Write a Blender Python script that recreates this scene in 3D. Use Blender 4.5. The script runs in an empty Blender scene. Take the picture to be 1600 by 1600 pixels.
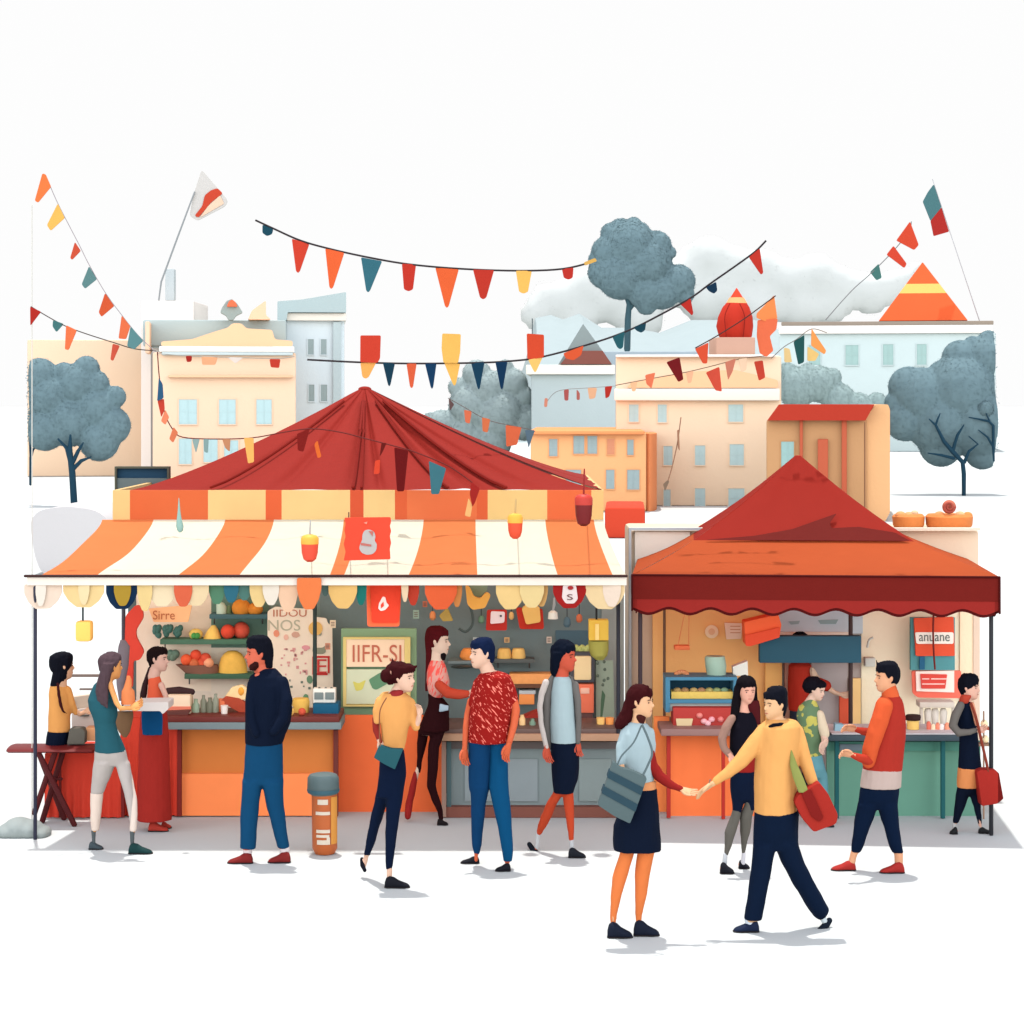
KW = .54
import bpy, bmesh, math, random
from mathutils import Vector, Matrix, noise
random.seed(7)
SC = bpy.context.scene; COL = SC.collection
R = math.radians
# ---------------------------------------------------------------- camera geometry
F, HOR, CH = 3440.0, 628.0, 3.78          # focal length (px of a 1600 frame), horizon row, eye height
def W(x, y, Y): return Vector(((x-800)*Y/F, Y, CH+(HOR-y)*Y/F))
def G(y): return CH*F/(y-HOR)              # distance at which the ground shows at row y
def M(px, Y): return px*Y/F                # size of px pixels at distance Y

# ---------------------------------------------------------------- materials
def lin(c):
    c = c/255.0
    return c/12.92 if c <= .04045 else ((c+.055)/1.055)**2.4
MC = {}
def mat(rgb, kind='paint', rough=.75):
    key = (rgb, kind, rough, KW)
    if key in MC: return MC[key]
    m = bpy.data.materials.new('%s_%d_%d_%d' % (kind, *rgb)); m.use_nodes = True
    nt = m.node_tree; N = nt.nodes; L = nt.links
    b = N['Principled BSDF']; b.inputs['Roughness'].default_value = rough
    b.inputs['Specular IOR Level'].default_value = .06 if kind in ('cloth', 'canopy', 'hair', 'streak', 'print', 'camo', 'ground', 'far', 'leaf') else .2
    base = [lin(v)*(KW if kind != 'leaf' else KW*1.25) for v in rgb]
    tc = N.new('ShaderNodeTexCoord')
    n1 = N.new('ShaderNodeTexNoise'); L.new(tc.outputs['Object'], n1.inputs['Vector'])
    sc, var, bs, bscale, bd = {'paint': (6, .05, .12, 90, .002), 'cloth': (9, .05, .35, 14, .012), 'canopy': (5, .04, .3, 8, .012), 'weave': (14, .05, .3, 300, .002),
        'skin': (20, .03, .1, 120, .001), 'hair': (30, .2, .5, 60, .004), 'leaf': (3, .12, 0, 1, 0), 'wall': (1.2, .05, .3, 25, .01),
        'far': (.6, .04, .2, 8, .03), 'metal': (12, .06, .1, 60, .001), 'food': (22, .14, .4, 60, .004), 'ground': (1.0, .03, .2, 30, .006),
        'streak': (9, .04, .3, 14, .01), 'print': (9, .04, .3, 14, .01), 'camo': (9, .04, .3, 14, .01)}[kind]
    n1.inputs['Scale'].default_value = sc; n1.inputs['Detail'].default_value = 4
    mx = N.new('ShaderNodeMix'); mx.data_type = 'RGBA'
    base = [min(.86, v) for v in base]; lo = [v*(1-var) for v in base]; hi = [min(.92, v*(1+var)) for v in base]
    mx.inputs[6].default_value = (*lo, 1); mx.inputs[7].default_value = (*hi, 1)
    L.new(n1.outputs['Fac'], mx.inputs[0]); out = mx.outputs[2]
    if kind in ('streak', 'print', 'camo'):
        mp = N.new('ShaderNodeMapping'); mp.vector_type = 'TEXTURE'; L.new(tc.outputs['Object'], mp.inputs['Vector'])
        n3 = N.new('ShaderNodeTexNoise'); L.new(mp.outputs[0], n3.inputs['Vector'])
        r = N.new('ShaderNodeValToRGB'); r.color_ramp.interpolation = 'EASE'; L.new(n3.outputs['Fac'], r.inputs[0])
        m2 = N.new('ShaderNodeMix'); m2.data_type = 'RGBA'; L.new(r.outputs[0], m2.inputs[0]); L.new(out, m2.inputs[6])
        if kind == 'streak':
            mp.inputs['Rotation'].default_value = (0, R(-42), 0); mp.inputs['Scale'].default_value = (1/90, 1/60, 1/13); n3.inputs['Scale'].default_value = 1.0
            r.color_ramp.elements[0].position = .61; r.color_ramp.elements[1].position = .64; m2.inputs[7].default_value = (lin(225), lin(120), lin(105), 1)
        elif kind == 'print':
            mp.inputs['Rotation'].default_value = (0, R(20), 0); mp.inputs['Scale'].default_value = (1/45, 1/14, 1/9); n3.inputs['Scale'].default_value = 1.0
            r.color_ramp.elements[0].position = .50; r.color_ramp.elements[1].position = .54; m2.inputs[7].default_value = (lin(205), lin(80), lin(72), 1)
        else:
            n3.inputs['Scale'].default_value = 11
            r.color_ramp.elements[0].position = .53; r.color_ramp.elements[1].position = .56; m2.inputs[7].default_value = (lin(168), lin(160), lin(80), 1)
        out = m2.outputs[2]
    L.new(out, b.inputs['Base Color'])
    if bs:
        n2 = N.new('ShaderNodeTexNoise'); L.new(tc.outputs['Object'], n2.inputs['Vector'])
        n2.inputs['Scale'].default_value = bscale; n2.inputs['Detail'].default_value = 3
        bp = N.new('ShaderNodeBump'); bp.inputs['Strength'].default_value = bs; bp.inputs['Distance'].default_value = bd
        L.new(n2.outputs['Fac'], bp.inputs['Height']); L.new(bp.outputs[0], b.inputs['Normal'])
    if kind == 'canopy':   # thin awning cloth lets part of the daylight through
        tr = N.new('ShaderNodeBsdfTranslucent'); ms = N.new('ShaderNodeMixShader'); ms.inputs[0].default_value = .5
        L.new(out, tr.inputs['Color']); L.new(b.outputs[0], ms.inputs[1]); L.new(tr.outputs[0], ms.inputs[2]); L.new(ms.outputs[0], N['Material Output'].inputs['Surface'])
    if kind in ('skin',): b.inputs['Subsurface Weight'].default_value = .04; b.inputs['Subsurface Scale'].default_value = .01
    MC[key] = m; return m

# ---------------------------------------------------------------- mesh pieces: (verts, faces)
def loft(rings, n=20, close=True):
    V = []; Fc = []
    for c, a, b in rings:
        for i in range(n):
            t = 2*math.pi*i/n; V.append(c+a*math.cos(t)+b*math.sin(t))
    for j in range(len(rings)-1):
        for i in range(n):
            k = (i+1) % n; Fc.append((j*n+i, j*n+k, (j+1)*n+k, (j+1)*n+i))
    if close:
        Fc.append(tuple(range(n-1, -1, -1))); q = (len(rings)-1)*n; Fc.append(tuple(range(q, q+n)))
    return V, Fc
def rows_mesh(rows, Y, cap=.13, dy=0, shrink=1.0, ratio=1.0, n=20, round_ends=0):
    d0, d1 = dy if isinstance(dy, tuple) else (dy, dy)
    y0, y1 = rows[0][0], rows[-1][0]; rg = []
    rr = list(rows)
    if round_ends:
        e = round_ends; (ya, la, ra), (yb, lb, rb) = rr[0], rr[-1]; ma, mb = (la+ra)/2, (lb+rb)/2
        rr = [(ya-e, ma-(ma-la)*.25, ma+(ra-ma)*.25), (ya-e*.6, ma-(ma-la)*.72, ma+(ra-ma)*.72)]+rr+[(yb+e*.6, mb-(mb-lb)*.72, mb+(rb-mb)*.72), (yb+e, mb-(mb-lb)*.25, mb+(rb-mb)*.25)]
    for y, a, b in rr:
        t = (y-y0)/(y1-y0) if y1 != y0 else 0; YY = Y+d0+(d1-d0)*max(0, min(1, t))
        cc = cap[0]+(cap[1]-cap[0])*max(0, min(1, t))**1.5 if isinstance(cap, tuple) else cap; hw = M(abs(b-a)/2, YY)*shrink; d = min(hw*ratio, cc*shrink)
        rg.append((W((a+b)/2, y, YY), Vector((hw, 0, 0)), Vector((0, d, 0))))
    return loft(rg, n)
def tube3(P, Rr, n=12, flat=1.0, ends=True):
    P = [Vector(p) for p in P]
    if not isinstance(Rr, (list, tuple)): Rr = [Rr]*len(P)
    rg = []
    for i, p in enumerate(P):
        t = (P[min(i+1, len(P)-1)]-P[max(i-1, 0)])
        if t.length < 1e-9: t = Vector((0, 0, 1))
        t.normalize(); up = Vector((0, 1, 0)) if abs(t.y) < .9 else Vector((1, 0, 0))
        s = t.cross(up).normalized(); q = s.cross(t).normalized()
        if ends and i == 0:
            rg.append((p-t*Rr[0]*.9, s*Rr[0]*.3, q*Rr[0]*.3*flat)); rg.append((p-t*Rr[0]*.55, s*Rr[0]*.8, q*Rr[0]*.8*flat))
        rg.append((p, s*Rr[i], q*Rr[i]*flat))
        if ends and i == len(P)-1:
            rg.append((p+t*Rr[i]*.55, s*Rr[i]*.8, q*Rr[i]*.8*flat)); rg.append((p+t*Rr[i]*.9, s*Rr[i]*.3, q*Rr[i]*.3*flat))
    return loft(rg, n)
def tubepx(pts, Y, shrink=1.0, flat=1.0, n=14, dy=None):
    P = []; Rr = []
    for q in pts:
        YY = Y+(q[3] if len(q) > 3 else (dy or 0)); P.append(W(q[0], q[1], YY)); Rr.append(M(q[2], YY)*shrink)
    return tube3(P, Rr, n, flat)
def ball3(c, rx, ry, rz, n=16, m=10):
    rg = []
    for j in range(m+1):
        f = -math.pi/2+math.pi*j/m; k = max(.02, math.cos(f))
        rg.append((Vector(c)+Vector((0, 0, math.sin(f)*rz)), Vector((rx*k, 0, 0)), Vector((0, ry*k, 0))))
    return loft(rg, n)
def ballpx(x, y, rx, ry, Y, deep=None, n=16):
    return ball3(W(x, y, Y), M(rx, Y), deep if deep else M((rx+ry)/2, Y), M(ry, Y), n)
def box3(x0, x1, y0, y1, z0, z1):
    V = [Vector(v) for v in ((x0,y0,z0),(x1,y0,z0),(x1,y1,z0),(x0,y1,z0),(x0,y0,z1),(x1,y0,z1),(x1,y1,z1),(x0,y1,z1))]
    return V, [(0,3,2,1),(4,5,6,7),(0,1,5,4),(1,2,6,5),(2,3,7,6),(3,0,4,7)]
def boxpx(x0, y0, x1, y1, Y, deep=.05):
    a, b = W(x0, y1, Y), W(x1, y0, Y); return box3(a.x, b.x, Y, Y+deep, a.z, b.z)
def prism(pts, Y, deep=.02, rnd=0, lean=0):
    """outline in picture rows/columns at distance Y, given a real thickness"""
    if rnd:
        o = []; n = len(pts)
        for i in range(n):
            p = Vector(pts[i]); a = Vector(pts[i-1]); b = Vector(pts[(i+1) % n])
            ra = min(rnd, (a-p).length*.45); rb = min(rnd, (b-p).length*.45)
            s = p+(a-p).normalized()*ra; e = p+(b-p).normalized()*rb
            for t in (0, .25, .5, .75, 1): q = s*(1-t)**2+p*2*t*(1-t)+e*t*t; o.append((q.x, q.y))
        pts = o
    n = len(pts)
    V = [W(x, y, Y) for x, y in pts]; B = [v+Vector((0, deep, 0)) for v in V]
    ar = sum(V[i].x*V[(i+1) % n].z-V[(i+1) % n].x*V[i].z for i in range(n))
    if ar < 0: V.reverse(); B.reverse()
    Fc = [tuple(range(n)), tuple(range(2*n-1, n-1, -1))]+[(i, n+i, n+(i+1) % n, (i+1) % n) for i in range(n)]
    return V+B, Fc
def join(*ms):
    V = []; Fc = []
    for v, f in ms:
        o = len(V); V += list(v); Fc += [tuple(i+o for i in q) for q in f]
    return V, Fc
def rot_about(m, c, ax, ang):
    r = Matrix.Rotation(ang, 3, ax); return [c+r@(v-c) for v in m[0]], m[1]

# ---------------------------------------------------------------- objects
def origin_of(o): return Vector(o.get('_o', (0, 0, 0)))
ORG = {}
def link(name, mesh, m, parent=None, smooth=True, bevel=0):
    me = bpy.data.meshes.new(name); V, Fc = mesh
    root = parent
    while root is not None and root.parent is not None: root = root.parent
    if root is not None: o0 = ORG[root.name]
    else:
        zs = min(v.z for v in V); o0 = Vector((sum(v.x for v in V)/len(V), sum(v.y for v in V)/len(V), zs))
    me.from_pydata([tuple(v-o0) for v in V], [], Fc); me.update()
    for q in (m if isinstance(m, list) else [m]): me.materials.append(q)
    o = bpy.data.objects.new(name, me); COL.objects.link(o)
    bm = bmesh.new(); bm.from_mesh(me); bmesh.ops.recalc_face_normals(bm, faces=bm.faces)
    if bevel:
        es = [e for e in bm.edges if len(e.link_faces) == 2 and e.calc_face_angle(0) > .7]
        bmesh.ops.bevel(bm, geom=es, offset=bevel, segments=2, affect='EDGES', profile=.6, clamp_overlap=True)
    bm.to_mesh(me); bm.free()
    if smooth:
        for p in me.polygons: p.use_smooth = True
        me.set_sharp_from_angle(angle=R(38))
    if root is None: o.location = o0; ORG[o.name] = o0
    else: o.parent = parent
    return o
def thing(name, label, cat, at, group=None):
    o = bpy.data.objects.new(name, None); COL.objects.link(o); o.location = at; o.empty_display_size = .1
    ORG[o.name] = Vector(at); o['label'] = label; o['category'] = cat
    if group: o['group'] = group
    return o
def solo(name, label, cat, mesh, m, group=None, **k):
    o = link(name, mesh, m, None, **k); o['label'] = label; o['category'] = cat
    if group: o['group'] = group
    return o
def struct(name, mesh, m, **k):
    o = link(name, mesh, m, None, **k); o['kind'] = 'structure'; return o
def text(name, s, x, y, hpx, Y, m, parent, wide=None, deep=.004, ang=0):
    c = bpy.data.curves.new(name, 'FONT'); c.body = s; c.size = 1; c.extrude = .02; c.align_x = 'CENTER'; c.align_y = 'CENTER'
    t = bpy.data.objects.new(name, c); COL.objects.link(t)
    me = bpy.data.meshes.new_from_object(t.evaluated_get(bpy.context.evaluated_depsgraph_get()))
    bpy.data.objects.remove(t); vs = [v.co for v in me.vertices]
    x0, x1 = min(v.x for v in vs), max(v.x for v in vs); y0, y1 = min(v.y for v in vs), max(v.y for v in vs)
    h = M(hpx, Y); sy = h/(y1-y0); sx = M(wide, Y)/(x1-x0) if wide else sy; c0 = W(x, y, Y)
    ca, sa = math.cos(ang), math.sin(ang); V = []
    for v in vs:
        a = (v.x-(x0+x1)/2)*sx; b = (v.y-(y0+y1)/2)*sy; V.append(c0+Vector((a*ca-b*sa, -deep*(.5 if v.z > 0 else 0), a*sa+b*ca)))
    f = [tuple(p.vertices) for p in me.polygons]; bpy.data.meshes.remove(me)
    return link(name, (V, f), m, parent, smooth=False)
def remesh(o, vox, sm=4, fac=.5):
    md = o.modifiers.new('r', 'REMESH'); md.mode = 'VOXEL'; md.voxel_size = vox
    if sm: s = o.modifiers.new('s', 'SMOOTH'); s.iterations = sm; s.factor = fac
    bpy.context.view_layer.update()
    me = bpy.data.meshes.new_from_object(o.evaluated_get(bpy.context.evaluated_depsgraph_get()))
    o.modifiers.clear(); old = o.data; ms = list(old.materials); o.data = me; me.name = old.name; bpy.data.meshes.remove(old)
    me.materials.clear()
    for q in ms: me.materials.append(q)
    for p in me.polygons: p.use_smooth = True

def cordline(pts, Y, r=1.1):
    P = [W(x, y, Y) for x, y in pts]; o = []
    for i in range(len(P)-1):
        p0 = P[max(i-1, 0)]; p1 = P[i]; p2 = P[i+1]; p3 = P[min(i+2, len(P)-1)]
        for k in range(5):
            t = k/5; o.append(.5*((2*p1)+(p2-p0)*t+(2*p0-5*p1+4*p2-p3)*t*t+(3*p1-p0-3*p2+p3)*t**3))
    o.append(P[-1]); return tube3(o, M(r, Y), 8, ends=False)
# ---------------------------------------------------------------- people
HEADP = [(0, .26, -.02, .07), (.03, .33, .06, .13), (.09, .375, .16, .20), (.18, .385, .25, .255), (.26, .40, .31, .285), (.35, .39, .36, .305),
         (.45, .385, .40, .32), (.54, .365, .43, .33), (.62, .39, .445, .335), (.72, .39, .45, .335), (.82, .345, .42, .305), (.9, .27, .34, .245), (.96, .17, .22, .15), (1, .05, .07, .05)]
class Person:
    def __init__(s, label, foot, Y=None, skin=(250, 200, 165), x=0):
        s.Y = Y or G(foot); s.root = thing('person', label, 'person', (M(x-800, s.Y), s.Y, 0))
        s.parts = {}; s.core = []; s.fine = []; s.skin = skin
    def add(s, part, rgb, mesh, kind='cloth'):
        s.parts.setdefault(part, [mat(rgb, kind, .85), []])[1].append(mesh)
    def haircap(s, rgb):
        V = []; n = 24; T = ((.32, -.09, .40, .325), (.40, -.05, .445, .345), (.5, 0, .475, .36), (.62, .13, .485, .365), (.70, .30, .485, .365), (.76, .40, .48, .362), (.84, .385, .455, .34), (.91, .31, .39, .285), (.98, .19, .25, .18), (1.03, .06, .08, .06))
        for z, f, b, h in T:
            for i in range(n):
                t = 2*math.pi*i/n; cu = math.cos(t); V.append(s.hd((f if cu > 0 else b)*cu, h*math.sin(t), z))
        Fc = [(j*n+i, j*n+(i+1) % n, (j+1)*n+(i+1) % n, (j+1)*n+i) for j in range(len(T)-1) for i in range(n)]
        Fc += [tuple(range(n)), tuple(range((len(T)-1)*n, len(T)*n))]; s.add('hair', rgb, (V, Fc), 'hair')
        rd = random.Random(int(s.Y*1000)); H = s.hh
        for i in range(9):   # uneven fringe and side locks
            v = -.26+.52*i/8; z1 = .70+rd.uniform(-.05, .07)+abs(v)*.0; u1 = .405-abs(v)*.35
            s.add('hair', rgb, tube3([s.hd(.12, v*.7, .97), s.hd(u1*.86, v*.9, .88), s.hd(u1, v+rd.uniform(-.03, .03), z1)], [.05*H, .06*H, .022*H], 8), 'hair')
        for q in (-1, 1): s.add('hair', rgb, tube3([s.hd(.16, q*.31, .80), s.hd(.10, q*.345, .62), s.hd(.06, q*.335, .47+rd.uniform(-.03, .03))], [.06*H, .045*H, .018*H], 8), 'hair')
    def rows(s, part, rgb, rows, cap=.12, dy=0, core=True, ratio=1.0, kind='cloth', re=0):
        if part == 'hair' and 'hair' not in s.parts: s.haircap(rgb)
        if part.split('#')[0] in ('trousers', 'jeans', 'shorts') and cap >= .12: cap = (cap, .06)
        if part == 'skin': s.core.append(rows_mesh(rows, s.Y, cap, dy, 1, ratio, round_ends=re)); return
        s.add(part, rgb, rows_mesh(rows, s.Y, cap, dy, 1, ratio, round_ends=re), kind)
        if core: s.core.append(rows_mesh(rows, s.Y, cap, dy, .82, ratio))
    def tube(s, part, rgb, pts, core=True, kind='cloth', flat=1.0, dy=0):
        if part == 'skin': s.core.append(tubepx(pts, s.Y, 1, flat, dy=dy)); return
        s.add(part, rgb, tubepx(pts, s.Y, 1, flat, dy=dy), kind)
        if core: s.core.append(tubepx(pts, s.Y, .8, flat, dy=dy))
    def shoe(s, rgb, heel, toe, sole, h, dy=None, name='shoe'):
        YY = s.Y+(max(-.6, min(.6, G(sole)-s.Y)) if dy is None else dy); z0 = 0
        a, b = W(heel, sole, YY).x, W(toe, sole, YY).x; L = b-a; H = M(h, YY); rg = []
        for t, hh, w, dz in ((0, .45, .55, .1), (.06, .85, .8, 0), (.2, 1, .9, 0), (.38, .92, .85, 0), (.55, .66, .95, 0), (.75, .48, 1.05, 0), (.9, .36, .85, 0), (1, .2, .4, 0)):
            rg.append((Vector((a+L*t, YY, z0+H*hh/2+.002)), Vector((0, .042*w, 0)), Vector((0, 0, H*hh/2*1.25))))
        V, Fc = loft(rg, 16); V = [Vector((v.x, v.y, max(v.z, z0+.004))) for v in V]
        s.add(name, rgb, (V, Fc), 'paint')
        s.core.append(tube3([Vector((a+L*.2, YY, H*.5)), Vector((a+L*.8, YY, H*.28))], [min(.028, H*.4), min(.018, H*.22)]))
        rs = []
        for t, w in ((0, .5), (.08, .95), (.3, .9), (.7, 1.12), (.92, .8), (1, .35)):
            rs.append((Vector((a-L*.01+L*1.03*t, YY, .006)), Vector((0, .044*w, 0)), Vector((0, 0, .007))))
        s.fine.append(('sole', mat((40, 34, 36), 'paint'), loft(rs, 12), name))
    def head(s, cx, crown, chin, yaw, dy=0, tilt=0, neck=None, ears=True, eyes=True):
        YY = s.Y+dy; Hh = M(chin-crown, YY); c = W(cx, chin, YY); ya = R(yaw)
        fw = Vector((math.sin(ya), -math.cos(ya), 0)); sd = Vector((math.cos(ya), math.sin(ya), 0)); up = Vector((0, 0, 1))
        tr = Matrix.Rotation(R(tilt), 3, sd)
        P = lambda u, v, z: c+tr@((fw*u+sd*v+up*z)*Hh)
        V = []; n = 24
        for z, f, b, h in HEADP:
            for i in range(n):
                t = 2*math.pi*i/n; cu = math.cos(t); V.append(P((f if cu > 0 else b)*cu, h*math.sin(t), z))
        Fc = [(j*n+i, j*n+(i+1) % n, (j+1)*n+(i+1) % n, (j+1)*n+i) for j in range(len(HEADP)-1) for i in range(n)]
        Fc += [tuple(range(n)), tuple(range((len(HEADP)-1)*n, len(HEADP)*n))]
        s.core.append((V, Fc)); s.hd = P; s.hh = Hh
        ns = []
        for z, u, w, d in ((.57, .33, .035, .05), (.48, .385, .04, .06), (.41, .43, .05, .065), (.365, .43, .06, .055), (.335, .36, .05, .04)):
            ns.append((P(u, 0, z), sd*w*Hh, (tr@fw)*d*Hh))
        s.core.append(loft(ns, 12))
        s.core.append(tube3([P(.37, -.07, .245), P(.395, 0, .25), P(.37, .07, .245)], .02*Hh, 8))
        if ears:
            for q in (-1, 1): s.core.append(tube3([P(-.02, q*.325, .40), P(-.03, q*.36, .48), P(-.04, q*.35, .56)], [.03*Hh, .055*Hh, .045*Hh], 8))
        if eyes:
            for q in (-1, 1):
                s.fine.append(('eye', mat((70, 45, 40), 'skin', .4), ball3(P(.335, q*.14, .51), .022*Hh+.001, .03*Hh, .022*Hh, 10, 6), 'body'))
                s.fine.append(('eyebrow', mat((60, 40, 38), 'hair'), tube3([P(.33, q*.2, .585), P(.375, q*.13, .605), P(.385, q*.07, .595)], .012*Hh, 6), 'body'))
            s.fine.append(('mouth', mat((205, 105, 90), 'skin'), tube3([P(.375, -.075, .232), P(.41, 0, .236), P(.375, .075, .232)], .013*Hh, 6), 'body'))
        nk = neck or (cx, chin+14)
        s.core.append(tube3([P(-.06, 0, .25), W(nk[0], nk[1], YY*.5+s.Y*.5)], [.23*Hh, .25*Hh], 14))
    def hand(s, wx, wy, tx, ty, dy=0, roll=.6, curl=.5, L=None, thumb=1):
        YY = s.Y+dy; w = W(wx, wy, YY); t = W(tx, ty, YY); d = (t-w); Ln = L or max(.13, min(.185, d.length)); d.normalize()
        per = Vector((-d.z, 0, d.x)); sd = (per*math.cos(roll)+Vector((0, 1, 0))*math.sin(roll)).normalized(); nn = d.cross(sd).normalized()
        k = Ln/.18; P = lambda a, b, c: w+(d*a+sd*b+nn*c)*k
        parts = [loft([(P(-.025, 0, 0), sd*.022*k, nn*.019*k), (P(0, 0, 0), sd*.026*k, nn*.018*k), (P(.03, 0, 0), sd*.036*k, nn*.017*k), (P(.07, 0, 0), sd*.042*k, nn*.015*k), (P(.092, 0, 0), sd*.038*k, nn*.011*k)], 14)]
        for b, l in ((-.031, .062), (-.0105, .076), (.0105, .082), (.031, .070)):
            c = curl; q = P(.082, b, 0); pts = [q]; a = 0
            for f in (.45, .32, .23):
                a += c*(.5 if f == .45 else .8); q = q+(d*math.cos(a)+nn*math.sin(a)+sd*b*3*math.cos(a))*l*f*k; pts.append(q)
            parts.append(tube3(pts, [.0095*k, .009*k, .008*k, .0065*k], 8))
        parts.append(tube3([P(.02, -.028*thumb, 0), P(.045, -.05*thumb, .008), P(.07, -.06*thumb, .018), P(.092, -.06*thumb, .024)], [.014*k, .0115*k, .010*k, .008*k], 8))
        s.hands = getattr(s, 'hands', [])+parts
    def done(s):
        sk = mat(s.skin, 'skin', .6)
        b = link('body', join(*s.core), sk, s.root); remesh(b, .0085, 3)
        if getattr(s, 'hands', None):
            h = link('h', join(*s.hands), sk, s.root); bm = bmesh.new(); bm.from_mesh(b.data); bm.from_mesh(h.data); bm.to_mesh(b.data); bm.free()
            for p in b.data.polygons: p.use_smooth = True
            bpy.data.objects.remove(h)
        if getattr(s, 'skin2', None):
            b.data.materials.append(mat(s.skin2[0], 'skin', .6)); zz = W(0, s.skin2[1], s.Y).z
            for q in b.data.polygons: q.material_index = 1 if q.center.z > zz else 0
        obs = {'body': b}
        for k, (m, ms) in s.parts.items():
            o = link(k.split('#')[0], join(*ms), m, s.root); obs[k] = o
            if k.startswith('sole'): continue
            remesh(o, .0065 if 'shoe' in k else .009, 2 if 'shoe' in k else (14 if k in ('trousers', 'jeans', 'tights', 'shorts') else 3))
            amp, fx, fz = (.0055, 70, 9) if k in ('hair', 'beard') else ((0, 1, 1) if 'shoe' in k else (.0045, 13, 6))
            if amp:
                me = o.data; nr = [v.normal.copy() for v in me.vertices]
                for v, q in zip(me.vertices, nr): p_ = v.co; v.co = p_+q*amp*(noise.noise(Vector((p_.x*fx, p_.y*fx, p_.z*fz)))+.5*noise.noise(Vector((p_.x*fx*2.1, p_.y*fx*2.1, p_.z*fz*2.1+7))))
        for nm, m, ms, par in s.fine: link(nm, ms, m, obs[par])
        return s.root
SKYW, SUNE, EXPO, FRONT_FILL = 8.95, 4.4, 0.0, 3.9
# ================================================================ SETTING
KW = .47; gm = mat((247, 253, 252), 'ground', .9); KW = .54
struct('ground', ([Vector(v) for v in ((-900, -60, 0), (900, -60, 0), (900, 1500, 0), (-900, 1500, 0))], [(0, 1, 2, 3)]), gm, smooth=False)

def hill(name, prof, Y, deep, rgb):
    V = []; n = len(prof); J = 9
    for j in range(J):
        a = math.pi*j/(J-1)
        for x, y in prof:
            p = W(x, y, Y); V.append(Vector((p.x, Y+deep*(1-math.cos(a))/2-deep*.5, max(-.5, p.z*math.sin(a)))))
    Fc = [(j*n+i, j*n+i+1, (j+1)*n+i+1, (j+1)*n+i) for j in range(J-1) for i in range(n-1)]
    return struct(name, (V, Fc), mat(rgb, 'far', .95))
hill('hills', [(780, 700), (822, 560), (836, 497), (860, 492), (880, 499), (905, 490), (940, 512), (985, 512), (1030, 520), (1080, 500), (1120, 500), (1180, 500), (1225, 520), (1260, 610), (1290, 700)], 235, 60, (184, 199, 201))

def leaf_cloud(balls, Y, deep, n, size, rgb, clipx=None, seed=1):
    """many small leaf clumps spread over and through the crown made by the given lobes"""
    rnd = random.Random(seed); V = []; Fc = []
    tot = sum(r*r for _, _, r in balls)
    for bx, by, r in balls:
        for _ in range(int(n*r*r/tot)):
            d = Vector((rnd.gauss(0, 1), rnd.gauss(0, 1), rnd.gauss(0, 1))).normalized(); q = r*rnd.uniform(.955, 1.004)
            c = W(bx, by, Y); R_ = M(q, Y); p = c+Vector((d.x*R_, d.y*R_*deep, d.z*R_))
            if clipx and not (clipx[0] <= 800+p.x*F/Y <= clipx[1]): continue
            nrm = (d+Vector((rnd.uniform(-1, 1), rnd.uniform(-1, 1), rnd.uniform(-1, 1)))*.15).normalized()
            a = nrm.cross(Vector((rnd.uniform(-1, 1), rnd.uniform(-1, 1), rnd.uniform(-1, 1)))).normalized(); b = nrm.cross(a)
            s = M(size, Y)*rnd.uniform(.6, 1.3); o = len(V)
            V += [p+a*s, p+b*s*.55, p-a*s, p-b*s*.55]; Fc.append((o, o+1, o+2, o+3))
    return V, Fc
def tree(label, balls, Y, limbs, rgb, bark, n=9000, size=1.6, deep=.8, clipx=None, seed=1, group=None, base=None, core=True, base_z=0):
    bx, by = limbs[0][0][:2] if limbs else (balls[0][0], balls[0][1])
    t = thing('tree', label, 'tree', (M(bx-800, Y), Y, base_z), group)
    if core:
        ms = []
        for x, y, r in balls:
            bb = ballpx(x, y, r*.97, r*.97, Y, M(r*.97*deep, Y))
            if clipx: bb = ([Vector((min(max(v.x, M(clipx[0]+2-800, Y)), M(clipx[1]-2-800, Y)), v.y, v.z)) for v in bb[0]], bb[1])
            ms.append(bb)
        c = link('crown', join(*ms), mat(rgb, 'leaf', .95), t)
        remesh(c, M(2.6, Y), 3)
        lf = leaf_cloud(balls, Y, deep, n, size, rgb, clipx, seed)
        l2 = link('h', lf, mat(rgb, 'leaf', .95), t, smooth=False); bm = bmesh.new(); bm.from_mesh(c.data); bm.from_mesh(l2.data); bm.to_mesh(c.data); bm.free()
        bpy.data.objects.remove(l2)
    if limbs:
        link('trunk', join(*[tubepx(l, Y-(M(max(r for _, _, r in balls), Y)*deep*1.0 if Y < 150 else 0), n=10) for l in limbs]), mat(bark, 'wall', .9), t)
    return t
SL = (108, 132, 139); TR = (26, 66, 86)
tree('slate blue leafy tree standing behind the pale mound at the far left',
     [(75, 620, 38), (120, 600, 34), (135, 577, 22), (150, 640, 34), (175, 665, 31), (108, 660, 40), (70, 670, 36), (155, 688, 34), (62, 590, 32), (180, 620, 18), (100, 585, 20), (150, 600, 22), (55, 570, 10)],
     80, [[(116, 790, 5.5), (113, 740, 5.2), (109, 705, 4.5), (110, 680, 1.6)], [(110, 722, 3.5), (104, 700, 3), (91, 686, 1.4)], [(114, 722, 3.5), (122, 705, 3), (130, 692, 1.2)], [(115, 732, 3.5), (127, 720, 3), (142, 714, 1.2)]],
     SL, TR, clipx=(45, 240), seed=2, deep=-.0+.75)
tree('thin bare dark trunk at the left edge beside the slate blue tree', [(50, 650, 14)], 81, [[(47.5, 757, 2), (48, 715, 2.4), (52, 702, 1.8), (66, 690, 1)], [(48, 715, 2), (47, 690, 2), (47, 670, 1)], [(48, 680, 1.2), (57, 674, 1), (66, 670, .7)]], SL, TR, n=900, clipx=(45, 120), seed=3)
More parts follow.
